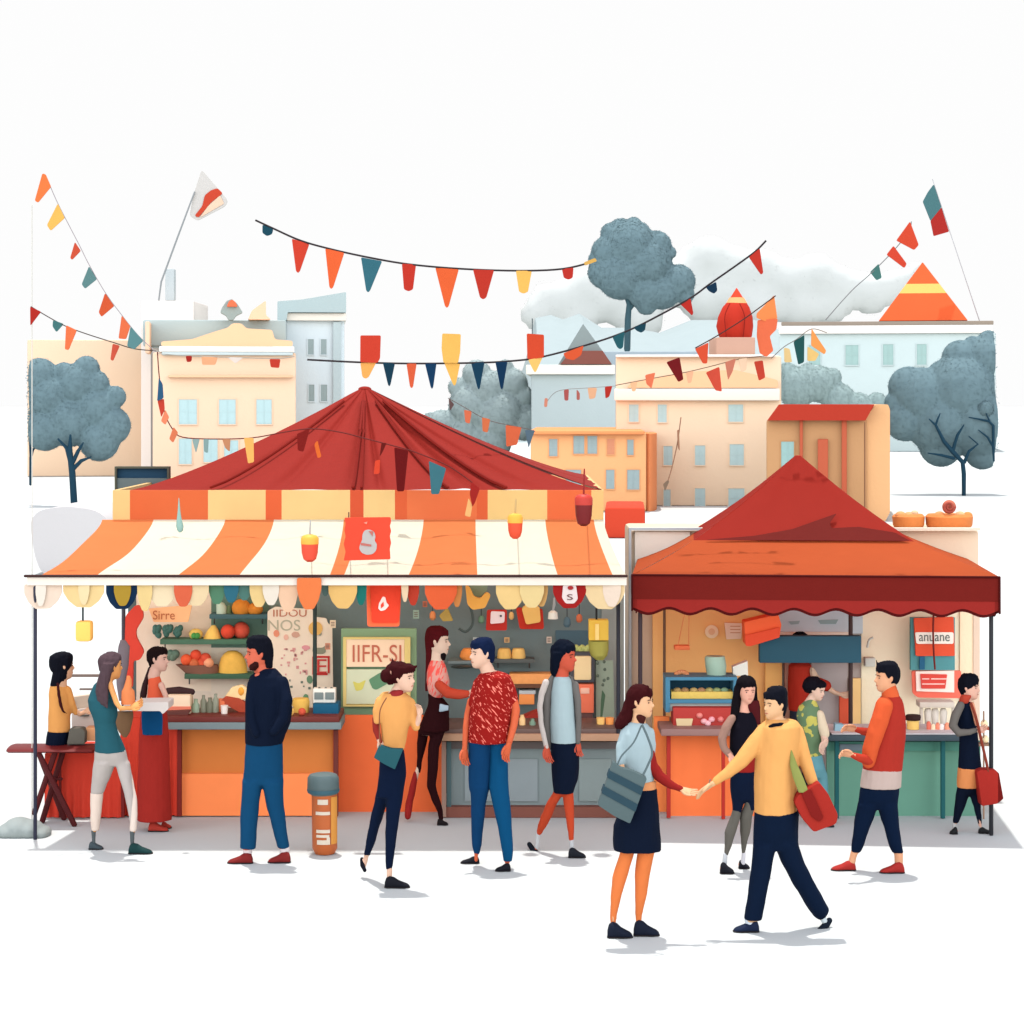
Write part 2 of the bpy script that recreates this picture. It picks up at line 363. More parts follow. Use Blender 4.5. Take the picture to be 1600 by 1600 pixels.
tree('tall slate blue tree on the pale hill behind the grey gabled house',
     [(985, 385, 43), (950, 395, 28), (1010, 410, 42), (970, 430, 40), (945, 425, 28), (1025, 385, 26), (970, 360, 20), (1060, 440, 28), (1010, 455, 32), (1035, 455, 30), (955, 365, 18), (1048, 395, 10), (1070, 460, 16), (990, 352, 14), (1010, 475, 18), (930, 405, 12), (1000, 362, 16)],
     190, [[(980, 546, 5), (981, 500, 5), (983, 475, 4.2), (970, 440, 1.8)], [(984, 482, 3.8), (998, 465, 3), (1006, 438, 1.5)], [(992, 470, 2.5), (1011, 465, 1.2)]], SL, (66, 98, 108), n=12000, size=1.7, seed=4, base_z=8)
tree('slate blue spreading tree with dark branches at the right edge',
     [(1500, 610, 60), (1540, 560, 36), (1440, 620, 48), (1470, 660, 55), (1530, 660, 60), (1420, 605, 34), (1500, 560, 30), (1415, 655, 36), (1470, 695, 36), (1535, 705, 30), (1545, 535, 20), (1400, 630, 20), (1520, 540, 16), (1470, 585, 22)],
     90, [[(1506, 774, 3.2), (1506, 740, 3.6), (1504, 722, 3.6), (1488, 705, 3.6), (1475, 690, 3), (1462, 664, 2.2), (1452, 655, 1)], [(1462, 664, 2), (1465, 655, 1.6), (1469, 646, .8)], [(1488, 706, 3), (1496, 680, 2.4), (1506, 664, 1)], [(1490, 716, 2.6), (1470, 711, 2), (1450, 708, .9)], [(1507, 722, 3), (1514, 705, 2.2), (1528, 694, 1.6), (1514, 682, .9)]],
     SL, TR, n=12000, size=1.5, clipx=(1380, 1553), seed=5)
tree('dark slender trunk cut off at the right edge beside the spreading tree', [(1540, 640, 14)], 89, [[(1553, 720, 1.6), (1552, 700, 2.2), (1552, 665, 2.4), (1545, 658, 2), (1530, 655, 1.4), (1514, 652, .8)], [(1547, 660, 1.6), (1541, 646, .8)], [(1553, 700, 2), (1543, 683, 1.6), (1529, 672, .8)]], SL, TR, n=700, clipx=(1500, 1553), seed=6)
tree('grey rounded trees rising behind the right slope of the large red roof',
     [(760, 610, 34), (800, 600, 26), (735, 635, 36), (690, 665, 26), (780, 650, 44), (815, 620, 20), (820, 660, 30), (715, 605, 16), (745, 585, 24), (672, 655, 12), (790, 575, 14), (725, 680, 30), (765, 690, 36)],
     125, None, (160, 176, 176), TR, n=9000, seed=7)
tree('grey green round topped tree in front of the pale blue building',
     [(1245, 605, 34), (1280, 600, 30), (1310, 625, 28), (1335, 635, 22), (1230, 585, 20), (1300, 590, 16), (1370, 630, 18), (1262, 580, 14), (1340, 640, 28)], 150, None, (147, 167, 166), TR, n=7000, clipx=(1219, 1390), seed=8)
fw = [(840, 490, 30), (880, 470, 36), (920, 450, 36), (900, 500, 34), (960, 470, 40), (850, 460, 22), (1000, 500, 40), (1060, 440, 40), (1110, 405, 40), (1150, 420, 38), (1085, 395, 22), (1190, 420, 36), (1230, 440, 40), (1275, 430, 38), (1310, 445, 34), (1345, 455, 34), (1385, 452, 30), (1410, 440, 24), (1250, 480, 36), (1180, 480, 40), (1100, 470, 40), (1300, 480, 30), (1130, 460, 40), (1360, 470, 26), (1430, 420, 14)]
c = link('far_wood', join(*[ballpx(x, y, r*.97, r*.97, 270, M(r*.7, 270)) for x, y, r in fw]), mat((226, 230, 227), 'far', .95)); remesh(c, 1.0, 1)
l2 = link('h', leaf_cloud(fw, 270, .8, 4000, .9, None, None, 9), mat((226, 230, 227), 'far', .95), c, smooth=False)
bm = bmesh.new(); bm.from_mesh(c.data); bm.from_mesh(l2.data); bm.to_mesh(c.data); bm.free(); bpy.data.objects.remove(l2)
c['kind'] = 'stuff'; c['label'] = 'pale grey distant wood on the skyline behind the houses'; c['category'] = 'wood'
solo('mound', 'pale grey rounded mound in front of the left slate blue tree', 'mound', prism([(46, 815), (60, 797), (105, 791), (150, 797), (172, 815), (168, 850), (120, 897), (66, 899), (54, 870)], 48, 3, rnd=14), mat((226, 223, 223), 'far'))

# ---------------------------------------------------------------- background buildings
KW = .64
def building(label, x0, x1, top, Y, deep, rgb, wins=(), wrgb=(186, 214, 214), roof=None, cornice=None, base=None, name='building', frame=None, arch=False):
    t = thing(name, label, 'building', (M((x0+x1)/2-800, Y), Y, 0))
    bot = HOR+CH*F/Y; t.rotation_euler.z = -math.atan2((x0+x1)/2-800, F)   # fronts face the square
    link('wall', boxpx(x0, top, x1, bot, Y, deep), mat(rgb, 'far'), t, bevel=.1)
    if cornice:
        for (a, b, c, d, col) in cornice: link('cornice', boxpx(a, b, c, d, Y-.35, deep+.7), mat(col, 'far'), t, bevel=.06)
    k = Y/75.0
    for w in wins:
        a, b, c, d = w[:4]; col = w[4] if len(w) > 4 else wrgb
        f = link('window', join(boxpx(a-1.2, b-1.2, c+1.2, b, Y-.03*k, .05*k), boxpx(a-1.2, d, c+1.2, d+1.4, Y-.06*k, .08*k), boxpx(a-1.2, b, a, d, Y-.03*k, .05*k), boxpx(c, b, c+1.2, d, Y-.03*k, .05*k)), mat(frame or rgb, 'far'), t, smooth=False)
        link('pane', boxpx(a, b, c, d, Y-.012*k, .03), mat(col, 'metal', .35), f, smooth=False)
        link('mullion', join(boxpx((a+c)/2-.5, b, (a+c)/2+.5, d, Y-.022*k, .02*k), boxpx(a, (b+d)/2-.5, c, (b+d)/2+.5, Y-.021*k, .02*k)), mat(tuple(min(255, int(v*.9+24)) for v in col), 'far'), f, smooth=False)
    return t
PE = (254, 221, 188); PW = (252, 240, 226)
building('wide plain peach house at the far left behind the slate tree', 45, 246, 531, 112, 12, PE)
b2 = building('peach mansion with white cornice and curved gable, left of the pale tower', 240, 462, 551, 100, 14, (253, 217, 186),
     [(280, 624, 308, 663), (342, 624, 368, 663), (400, 624, 424, 663), (280, 685, 300, 725), (318, 685, 340, 722), (350, 688, 372, 716)], (190, 220, 222),
     cornice=[(248, 541, 458, 550, (251, 246, 238)), (252, 550, 456, 555, (206, 219, 219)), (262, 586, 456, 590, (250, 205, 165))])
link('gable', prism([(252, 541), (252, 534), (300, 530), (335, 518), (355, 512), (362, 505), (376, 505), (384, 513), (424, 515), (428, 530), (456, 532), (456, 541)], 99.8, 3, rnd=4), mat((253, 208, 165), 'far'), b2, smooth=False)
link('roof', boxpx(238, 500, 460, 541, 103, 10), mat((184, 201, 201), 'far'), b2, bevel=.1)
link('chimney', boxpx(233, 503, 240, 552, 101, 3), mat((253, 217, 186), 'far'), b2, bevel=.05)
link('finial', prism([(356, 480), (363, 470), (371, 467), (379, 474), (388, 488), (378, 493), (373, 500), (366, 500), (362, 493), (353, 488)], 102, .8, rnd=2), mat((160, 176, 174), 'far'), b2)
link('finial', prism([(362, 479), (366, 470), (371, 468), (376, 472), (379, 479)], 101.8, 1.1, rnd=2), mat((235, 120, 84), 'far'), b2)
link('finial', prism([(396, 499), (402, 485), (424, 469), (424, 492), (432, 499)], 102, 1.4, rnd=3), mat((253, 214, 180), 'far'), b2)
solo('roof_box', 'cream low roof box behind the peach mansion under the flagpole', 'roof box', boxpx(220, 470, 303, 758, 106, 5), mat((254, 243, 234), 'far'), bevel=.1)
b3 = building('pale blue tower with sloping teal roof and four small windows', 447, 538, 500, 108, 9, (226, 238, 242),
     [(481, 530, 490, 554), (501, 530, 510, 554), (482, 601, 491, 627), (501, 601, 511, 627)], (160, 178, 178), cornice=[(447, 489, 540, 501, (252, 245, 233))])
link('roof', prism([(432, 501), (432, 471), (470, 468), (539, 456), (539, 488), (448, 488), (446, 501)], 107.4, 9, rnd=2), mat((184, 202, 203), 'far'), b3, smooth=False)
link('pilaster', boxpx(520, 503, 532, 650, 107.8, .5), mat((196, 212, 214), 'far'), b3, smooth=False)
b4 = building('grey blue house with a steep triangular gable, behind the orange house', 830, 962, 585, 120, 10, (190, 203, 203), cornice=[(822, 570, 961, 585, (252, 246, 233))])
link('roof', prism([(872, 570), (911, 506), (957, 570)], 120, 8), mat((146, 158, 157), 'far'), b4, smooth=False)
link('gable', prism([(876, 569), (893, 548), (942, 548), (956, 569)], 119.6, .4), mat((140, 86, 76), 'far'), b4, smooth=False)
link('rod', tubepx([(831, 571, .9), (831, 498, .9)], 121), mat((100, 110, 112), 'metal'), b4)
building('low slate blue strip of roof at the foot of the hill', 940, 1090, 549, 135, 6, (170, 184, 192), name='shed')
b6 = building('orange house with rounded right corner and grey windows', 829, 1010, 676, 76, 10, (254, 188, 132),
     [(858, 686, 871, 713), (896, 681, 913, 709), (918, 681, 933, 709), (949, 686, 960, 710, (226, 150, 112)), (980, 687, 990, 711), (884, 734, 908, 765), (947, 734, 960, 764), (980, 734, 999, 765)], (160, 180, 182),
     cornice=[(826, 673, 1008, 679, (252, 160, 104))], frame=(240, 175, 125))
link('corner', loft([(W(1008, y, 78.5), Vector((M(14, 78), 0, 0)), Vector((0, 2.4, 0))) for y in (676, 690, 790, 798)], 24), mat((250, 156, 102), 'far'), b6)
b5 = building('tall cream and peach apartment house with nine pale windows', 962, 1220, 556, 80, 12, (254, 226, 194),
     [(983, 632, 998, 659), (1028, 632, 1042, 660), (1138, 632, 1161, 659), (1037, 697, 1051, 727), (1086, 696, 1102, 727), (1140, 694, 1162, 727), (1037, 765, 1048, 795), (1086, 763, 1102, 794), (1138, 763, 1163, 793)], (190, 218, 218),
     cornice=[(961, 607, 1219, 626, (253, 244, 230)), (963, 554, 1212, 558, (253, 246, 238))])
link('frieze', prism([(980, 606), (990, 596), (1090, 580), (1150, 578), (1216, 594), (1216, 606)], 79.7, .3, rnd=4), mat((254, 205, 160), 'far'), b5, smooth=False)
building('bright red low kiosk block between the orange house and the white panel', 945, 1008, 793, 61, 4, (214, 74, 50), name='kiosk')
b7 = building('brown timber tower with a red lean-to roof above the small tent', 1198, 1354, 655, 70, 7, (203, 155, 110), [(1221, 690, 1241, 730)], (156, 192, 188))
link('roof', prism([(1202, 657), (1220, 632), (1368, 632), (1354, 657)], 69.6, 7.5, rnd=1), mat((184, 60, 44), 'far'), b7, smooth=False)
for a, c, y in ((1251, 1256, 657), (1316, 1324, 657), (1279, 1295, 686)): link('pilaster', boxpx(a, y, c, 815, 69.8, .3), mat((196, 98, 70), 'far'), b7, bevel=.03)
link('side_wall', prism([(1348, 657), (1366, 632), (1385, 632), (1388, 640), (1388, 800), (1380, 815), (1348, 815)], 70.15, 7, rnd=2), mat((238, 184, 132), 'far'), b7, smooth=False)
link('drainpipe', tubepx([(1353, 815, 1.1), (1353, 660, 1.1)], 69.6), mat((140, 95, 65), 'metal'), b7)
b8 = building('long pale blue building under the orange cone roof', 1219, 1552, 521, 168, 14, (207, 222, 221),
     [(1322, 539, 1342, 570), (1380, 538, 1396, 570), (1432, 538, 1447, 570), (1484, 539, 1501, 570), (1265, 539, 1283, 570)], (165, 197, 192), cornice=[(1219, 508, 1549, 521, (246, 240, 232)), (1223, 502, 1550, 508, (160, 146, 132))])
def cone(x, ty, hw, by, Y, cuts): # pyramid roof with coloured courses
    out = []; ap = W(x, ty, Y+M(hw, Y)*.8)
    for y0, y1 in cuts:
        rg = []
        for y in (y0, y1):
            f = (y-ty)/(by-ty); rg.append([W(x, y, Y+M(hw, Y)*.8)+Vector((sx*M(hw, Y)*f, sy*M(hw, Y)*.8*f, 0)) for sx, sy in ((-1, -1), (1, -1), (1, 1), (-1, 1))])
        V = rg[0]+rg[1]; out.append((V, [(0, 1, 5, 4), (1, 2, 6, 5), (2, 3, 7, 6), (3, 0, 4, 7), (3, 2, 1, 0), (4, 5, 6, 7)]))
    return out
c1, c2, c3 = cone(1428, 410, 68, 503, 169, ((411, 445), (445, 460), (460, 503)))
k = link('cone_roof', join(c1, c3), mat((228, 96, 52), 'far'), b8, smooth=False); link('band', c2, mat((252, 188, 104), 'far'), k, smooth=False)
tw = thing('dome_tower', 'red onion dome tower with peach band on the cream apartment house', 'tower', (M(1148-800, 81), 82, 5.3))
link('base', boxpx(1119, 527, 1180, 556, 81, 3), mat((200, 160, 140), 'far'), tw, bevel=.05)
link('dome', rows_mesh([(472, 1136, 1166), (480, 1129, 1171), (495, 1122, 1176), (510, 1119, 1177), (525, 1123, 1175), (538, 1131, 1169), (545, 1140, 1160)], 83, 9), mat((192, 54, 38), 'far'), tw)
for x in (1133, 1163): link('rib', cordline([(1148+(x-1148)*.5, 474), (x, 492), (x-(x-1148)*.02, 512), (1148+(x-1148)*.75, 540)], 83-9*.0-M(29, 83), .7), mat((140, 34, 28), 'far'), tw)
k = link('spire', rows_mesh([(450, 1150.5, 1151.5), (473, 1136, 1166)], 83, 9), mat((214, 72, 48), 'far'), tw)
link('band', rows_mesh([(465, 1139.5, 1162.5), (474, 1134.5, 1167.5)], 83, 9), mat((250, 176, 120), 'far'), tw)
# boards and poles on the left
KW = .54
bd = thing('signboard', 'navy and grey blank board on the grey pole left of the big stall', 'board', (M(221-800, 23), 23, 0))
link('panel', boxpx(182, 731, 262, 757, 23, .08), mat((28, 70, 98), 'paint'), bd, bevel=.01)
link('lower_panel', boxpx(182, 747, 262, 766, 22.97, .06), mat((112, 124, 124), 'paint'), bd, bevel=.01)
link('frame', join(boxpx(179, 729, 264, 732, 22.95, .12), boxpx(179, 732, 182, 766, 22.95, .12), boxpx(261, 732, 264, 766, 22.95, .12)), mat((96, 96, 80), 'metal'), bd, smooth=False)
link('pole', tubepx([(237, 1190, 1.4), (237, 552, 1.4)], 23.1), mat((150, 145, 138), 'metal'), bd)
fp = thing('flagpole', 'leaning grey flagpole with a white, peach and red flag', 'flagpole', tuple(W(253, 470, 107)))
link('pole', tubepx([(248, 470, 1.2), (252, 440, 1.4), (277, 372, 1.4), (304, 300, 1.2)], 107), mat((160, 166, 168), 'metal'), fp)
fl = link('flag', prism([(315, 265), (356, 313), (352, 322), (308, 345), (296, 338), (302, 305)], 107.1, .12, rnd=5), mat((222, 219, 214), 'cloth'), fp)
link('red_stripe', prism([(340, 294), (348, 302), (330, 316), (310, 340), (304, 337), (316, 322), (320, 305), (330, 297)], 107.05, .05, rnd=3), mat((214, 78, 54), 'cloth'), fl)
link('peach_stripe', prism([(344, 305), (350, 318), (312, 340), (325, 322)], 107.06, .05, rnd=2), mat((252, 218, 190), 'cloth'), fl)
link('socket', boxpx(258, 420, 272, 470, 107.5, .6), mat((216, 226, 228), 'far'), fp, bevel=.05)

# ================================================================ BUNTING
RD, OR, TE, YE, NV, MA, CO = (214, 68, 48), (240, 104, 56), (58, 112, 126), (250, 192, 96), (18, 58, 92), (120, 28, 26), (232, 108, 72)
def tri(x0, y0, x1, y1, tx, ty, w=6): return [(x0, y0), (x1, y1), (tx+w/2, ty-3), (tx, ty), (tx-w/2, ty-3)]
def bunting(label, pts, Y, flags, cord=(46, 38, 42), r=1.5):
    t = thing('bunting', label, 'bunting', tuple(W(pts[0][0], pts[0][1], Y)), 'strings of bunting')
    link('cord', cordline(pts, Y, r), mat(cord, 'weave'), t)
    for i, (poly, col) in enumerate(flags):
        m = prism(poly, Y-.012, .012, rnd=2.5); cx = sum(p[0] for p in poly)/len(poly); c0 = W(cx, poly[0][1], Y)
        # fabric flags curl and turn a little in the air
        V = []
        for v in m[0]:
            d = v-c0; yy = .10*math.sin(d.z*9+i)*abs(d.z)+.16*d.x*math.sin(i*2.1); V.append(Vector((v.x, v.y+yy, v.z)))
        link('pennant', (V, m[1]), mat(col, 'cloth'), t)
    return t
bunting('long dark string of mixed pennants hung highest across the middle of the sky',
    [(399, 344), (427, 357), (470, 376), (520, 390), (580, 403), (640, 413), (720, 420), (810, 423), (880, 420), (930, 408)], 19.5,
    [([(410, 351), (427, 358), (425, 366), (417, 369), (410, 364)], (28, 74, 90)), (tri(456, 373, 483, 381, 466, 427), RD), (tri(508, 388, 538, 395, 518, 452), OR), (tri(564, 402, 597, 408, 575, 457), TE), (tri(628, 412, 650, 413, 638, 455, 14), (204, 58, 44)),
     (tri(680, 418, 717, 421, 698, 481), OR), (tri(739, 421, 772, 422, 755, 468, 10), (196, 56, 42)), (tri(806, 423, 831, 423, 818, 459, 14), YE), (tri(878, 420, 896, 418, 888, 437, 14), (196, 54, 44)), ([(912, 410), (930, 403), (933, 408), (914, 415)], (228, 178, 92))])
bunting('string of small navy and teal pennants with three standing square flags',
    [(480, 562), (560, 566), (640, 568), (740, 567), (800, 564), (850, 557), (930, 535), (985, 515), (1035, 490), (1080, 465), (1110, 443), (1150, 415), (1180, 393), (1197, 376)], 19.8,
    [([(563, 524), (595, 524), (594, 560), (590, 567), (563, 566)], RD), ([(691, 521), (720, 522), (719, 550), (716, 567), (693, 567), (690, 545)], YE), ([(823, 521), (850, 523), (850, 558), (824, 563)], (220, 78, 48)),
     (tri(563, 567, 588, 566, 571, 592, 10), (252, 180, 96)), (tri(598, 566, 617, 568, 608, 604, 4), (24, 62, 82)), (tri(635, 568, 651, 568, 643, 607, 5), (226, 98, 62)), (tri(664, 568, 682, 568, 675, 608, 4), NV),
     (tri(694, 567, 719, 567, 710, 603, 5), YE), (tri(736, 567, 757, 566, 748, 609, 4), (22, 62, 86)), (tri(774, 566, 793, 565, 784, 609, 4), (16, 52, 84)), (tri(825, 562, 848, 558, 836, 582, 5), (250, 202, 112)),
     ([(880, 552), (912, 540), (908, 555), (896, 563), (884, 560)], (226, 92, 54)), (tri(957, 527, 976, 518, 969, 546, 9), (40, 92, 100)), ([(990, 512), (1010, 502), (1008, 516), (1002, 520), (995, 517)], (26, 66, 80)),
     (tri(1063, 475, 1079, 466, 1081, 493, 5), (190, 48, 40)), ([(1103, 449), (1119, 440), (1121, 454), (1116, 459), (1108, 455)], (22, 52, 76)), (tri(1170, 402, 1187, 388, 1190, 429, 6), (198, 56, 44))])
bunting('steep string of orange, yellow and teal flags dropping from the top left corner',
    [(76, 285), (90, 317), (112, 360), (125, 385), (140, 415), (165, 458), (190, 492), (215, 523), (243, 550)], 19.4,
    [([(66, 271), (71, 272), (80, 292), (60, 317), (55, 314)], (250, 128, 70)), ([(90, 318), (101, 340), (80, 361), (74, 352)], YE), ([(117, 378), (126, 392), (112, 406), (109, 403)], (214, 86, 60)), ([(139, 416), (151, 436), (132, 451), (127, 444)], (100, 140, 140)),
     ([(164, 458), (178, 478), (158, 495), (154, 488)], (222, 94, 56)), ([(190, 493), (204, 510), (197, 530), (185, 529)], (236, 116, 74)), ([(204, 510), (224, 533), (210, 546), (199, 541)], (96, 142, 144))], (170, 160, 165), .6)
bunting('short string of four pennants sagging from the thin left pole',
    [(48, 479), (95, 506), (130, 520), (180, 536), (210, 545), (243, 548)], 19.6,
    [([(47, 479), (64, 487), (48, 509)], (184, 46, 38)), ([(83, 500), (99, 506), (88, 519), (82, 510)], (72, 122, 122)), ([(103, 508), (120, 516), (107, 547), (101, 546)], (244, 122, 76)), ([(176, 537), (187, 540), (176, 564), (172, 562)], (218, 92, 70))], (74, 62, 56), .8)
bunting('long string draped down the grey pole and over the large red roof',
    [(246, 550), (249, 590), (256, 640), (268, 668), (285, 683), (340, 686), (395, 684), (440, 676), (485, 670), (530, 675), (570, 685), (620, 698), (650, 707), (700, 728), (738, 754)], 20.6,
    [([(248, 590), (254, 600), (256, 622), (246, 627)], (50, 96, 130)), ([(246, 626), (256, 623), (257, 640), (252, 652)], (206, 72, 54)), ([(258, 640), (264, 652), (258, 664), (251, 658)], (248, 146, 108)), ([(271, 667), (278, 676), (270, 692), (264, 686)], (230, 130, 92)),
     ([(300, 686), (312, 686), (306, 708)], (150, 178, 176)), ([(318, 686), (326, 686), (325, 708), (319, 706)], (140, 170, 168)), ([(347, 686), (360, 686), (359, 706), (352, 700)], (202, 142, 104)), ([(381, 684), (396, 684), (397, 722), (388, 724)], (252, 190, 104)),
     ([(464, 678), (484, 670), (474, 706), (465, 704)], (134, 32, 28)), ([(491, 694), (496, 688), (502, 714), (496, 716)], (238, 116, 52)), ([(596, 692), (604, 692), (598, 706), (593, 714)], (110, 30, 26)), ([(586, 720), (594, 718), (593, 740), (584, 741)], (230, 78, 52)),
     ([(616, 699), (638, 704), (631, 768), (620, 768)], (110, 22, 24)), ([(670, 720), (697, 732), (686, 772), (674, 772)], (66, 122, 134)), ([(736, 753), (750, 763), (742, 786), (738, 792), (734, 772)], (168, 42, 38)), ([(732, 778), (738, 790), (735, 808), (726, 806)], (252, 200, 130))], (110, 34, 32), .9)
bunting('short faint string of four orange pennants beside the grey trees', [(700, 622), (718, 632), (753, 652), (775, 660), (815, 668), (836, 674)], 22,
    [([(701, 622), (710, 632), (703, 642)], (108, 84, 82)), ([(725, 640), (737, 643), (734, 662), (727, 660)], (234, 124, 88)), ([(753, 652), (766, 655), (762, 676), (754, 674)], (232, 128, 84)), ([(790, 664), (815, 668), (808, 695), (791, 698)], (238, 118, 78)), ([(820, 672), (836, 672), (826, 700)], (98, 124, 140))], (120, 110, 105), .6)
bunting('tiny string of faded pennants across the grey blue house', [(852, 632), (864, 616), (880, 609), (920, 606), (962, 603)], 23,
    [([(851, 622), (856, 622), (855, 636), (850, 636)], (226, 150, 124)), ([(881, 609), (889, 608), (888, 626), (882, 626)], (186, 96, 92)), ([(901, 608), (906, 614), (906, 625), (901, 625)], (192, 112, 102)), ([(918, 606), (933, 606), (930, 622), (921, 624)], (250, 196, 154)), ([(945, 604), (957, 603), (952, 620), (946, 623)], (196, 56, 46))], (160, 160, 155), .5)
bunting('string of coral and maroon pennants climbing towards the onion dome', [(962, 602), (1015, 592), (1065, 583), (1100, 575), (1135, 566), (1160, 560), (1196, 556)], 20.2,
    [([(1008, 586), (1024, 582), (1018, 607), (1010, 600)], (238, 124, 88)), ([(1041, 566), (1062, 558), (1068, 593), (1060, 597)], (122, 26, 30)), ([(1103, 582), (1124, 573), (1128, 612), (1118, 610)], (218, 84, 64)), ([(1133, 566), (1150, 560), (1145, 580), (1138, 594)], (214, 130, 106)), ([(1178, 565), (1192, 563), (1196, 590), (1186, 595)], (206, 72, 54)), ([(1072, 582), (1084, 579), (1080, 598), (1075, 599)], (250, 190, 150)), ([(1154, 561), (1168, 559), (1166, 578), (1158, 582)], (250, 214, 180)), ([(985, 598), (996, 596), (993, 611), (988, 612)], (250, 196, 150))], (130, 104, 84), .7)
bunting('dark cord crossing the onion dome with large orange flags at its upper end', [(1086, 544), (1120, 525), (1160, 500), (1185, 482), (1212, 462)], 20.0,
    [([(1086, 545), (1107, 535), (1105, 568), (1098, 568)], (222, 84, 54)), ([(1182, 490), (1210, 461), (1215, 498), (1196, 502), (1182, 497)], (252, 146, 84)), ([(1184, 500), (1215, 498), (1213, 515), (1203, 525), (1208, 548), (1197, 558), (1187, 552), (1183, 525)], (240, 116, 78))], (70, 40, 36), .9)
bunting('string with two red pennants and a teal one rising to the upper right', [(1290, 500), (1330, 455), (1360, 428), (1395, 393), (1420, 362), (1424, 346)], 19.7,
    [([(1422, 346), (1435, 383), (1428, 391), (1400, 376)], (220, 78, 52)), ([(1396, 384), (1417, 412), (1413, 419), (1385, 398)], (218, 74, 52)), ([(1373, 412), (1378, 434), (1370, 438), (1360, 425)], (76, 124, 118))], (130, 130, 130), .7)
bunting('short cord with a dark teal pennant between yellow and orange ones', [(1205, 560), (1225, 542), (1245, 530), (1268, 514), (1292, 520)], 21.0,
    [([(1240, 534), (1257, 523), (1256, 566), (1247, 570)], (38, 88, 86)), ([(1268, 513), (1279, 530), (1291, 548), (1288, 554), (1267, 540)], (254, 164, 88)), ([(1262, 541), (1280, 553), (1274, 564), (1262, 564)], (250, 212, 132)), ([(1225, 543), (1234, 545), (1238, 566), (1226, 566)], (244, 214, 150))], (120, 108, 100), .6)
bunting('thin brown cord dangling in front of the cream apartment house', [(1064, 652), (1061, 675), (1057, 700), (1050, 730), (1040, 764)], 22.5, [([(1058, 672), (1061, 671), (1062, 705), (1059, 700)], (176, 132, 104)), ([(1036, 756), (1044, 750), (1046, 752), (1039, 768)], (140, 122, 104))], (170, 130, 105), .9)
bunting('low string of small red and white pennants along the mansion cornice', [(245, 552), (290, 556), (350, 558), (430, 560), (460, 557)], 24,
    [([(290, 556), (300, 556), (299, 565), (292, 566)], (178, 44, 36)), ([(315, 557), (340, 558), (336, 570), (316, 570)], (254, 190, 142)), ([(355, 558), (380, 559), (368, 568)], (254, 244, 232)), ([(421, 561), (438, 561), (436, 575), (423, 574)], (214, 70, 54))], (180, 180, 172), .6)
bf = thing('flagpole', 'thin pale leaning pole with a teal and red banner at the upper right', 'flagpole', tuple(W(1531, 502, 170)))
link('pole', tubepx([(1531, 503, .8), (1457, 280, .6)], 170), mat((205, 205, 208), 'metal'), bf)
link('banner', prism([(1459, 288), (1471, 324), (1454, 345), (1442, 315), (1450, 300)], 169.8, .1, rnd=2), mat((82, 126, 130), 'cloth'), bf)
link('banner', prism([(1471, 324), (1483, 362), (1459, 369), (1454, 345)], 169.8, .1, rnd=2), mat((182, 50, 44), 'cloth'), bf)
solo('pole', 'thin pale upright pole at the far left carrying bunting', 'pole', tubepx([(50, 1290, .9), (50, 320, .8)], 19.62), mat((236, 234, 224), 'metal'))
# ================================================================ LARGE STALL
ST = thing('market_stall', 'large food stall with red pyramid roof and orange and white striped awning', 'stall', (M(560-800, 20.5), 20.5, 0))
RED = (158, 44, 35)
def pyramid(x0, x1, yb, Yf, px, py, Yp, seed=3, pw=1.25, amp=.05, nu=64, nt=14, folds=()):
    A = W(x0, yb, Yf); B = W(x1, yb, Yf); P = W(px, py, Yp); Yb = 2*Yp-Yf
    C_ = Vector((B.x, Yb, B.z)); D = Vector((A.x, Yb, A.z)); rnd = random.Random(seed)
    V = []; Fc = []
    for si, (a, b) in enumerate(((A, B), (B, C_), (C_, D), (D, A))):
        o = len(V); fs = folds if si == 0 else [(rnd.random(), rnd.uniform(-1, 1), .03) for _ in range(8)]
        nrm = (b-a).cross(P-a).normalized()
        for j in range(nt+1):
            t = 1-(1-j/nt)**1.0
            for i in range(nu+1):
                u = i/nu; q = a.lerp(b, u); v = q.lerp(P, t*.985); v.z = q.z+(P.z-q.z)*(t**pw)*.985
                d = 0
                for c, s, w in fs: d += s*math.exp(-((u-c)/w)**2)
                V.append(v+nrm*(amp*d*min(1, t*3+.35)*(1-t)**.5))
        for j in range(nt):
            for i in range(nu):
                k = o+j*(nu+1)+i; Fc.append((k, k+1, k+nu+2, k+nu+1))
    k = len(V); V.append(P*1.0); 
    return V, Fc
rf = link('roof', pyramid(203, 940, 766, 21.05, 570, 604, 23.3, folds=[(.16, -.8, .02), (.30, -1.0, .02), (.38, .5, .04), (.47, -.7, .02), (.535, -1.2, .010), (.64, .5, .05), (.71, 1.1, .02), (.755, -1.3, .014), (.82, .5, .03), (.88, -.8, .016)], amp=.045, nu=180, nt=18), mat(RED, 'cloth'), ST)
link('roof_cap', ball3(W(570, 608, 23.3), .07, .07, .03), mat(RED, 'cloth'), ST)
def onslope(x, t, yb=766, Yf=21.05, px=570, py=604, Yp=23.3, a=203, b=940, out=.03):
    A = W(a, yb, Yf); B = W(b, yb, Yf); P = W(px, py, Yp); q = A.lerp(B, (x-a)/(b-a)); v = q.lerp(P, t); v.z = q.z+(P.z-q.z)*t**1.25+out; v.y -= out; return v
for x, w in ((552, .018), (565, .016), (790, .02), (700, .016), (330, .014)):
    link('crease_shade', tube3([onslope(x, t/10*.85) for t in range(11)], w, 6), mat((140, 34, 26), 'cloth'), ST)  # dark red tubes that paint crease shade onto the roof cloth
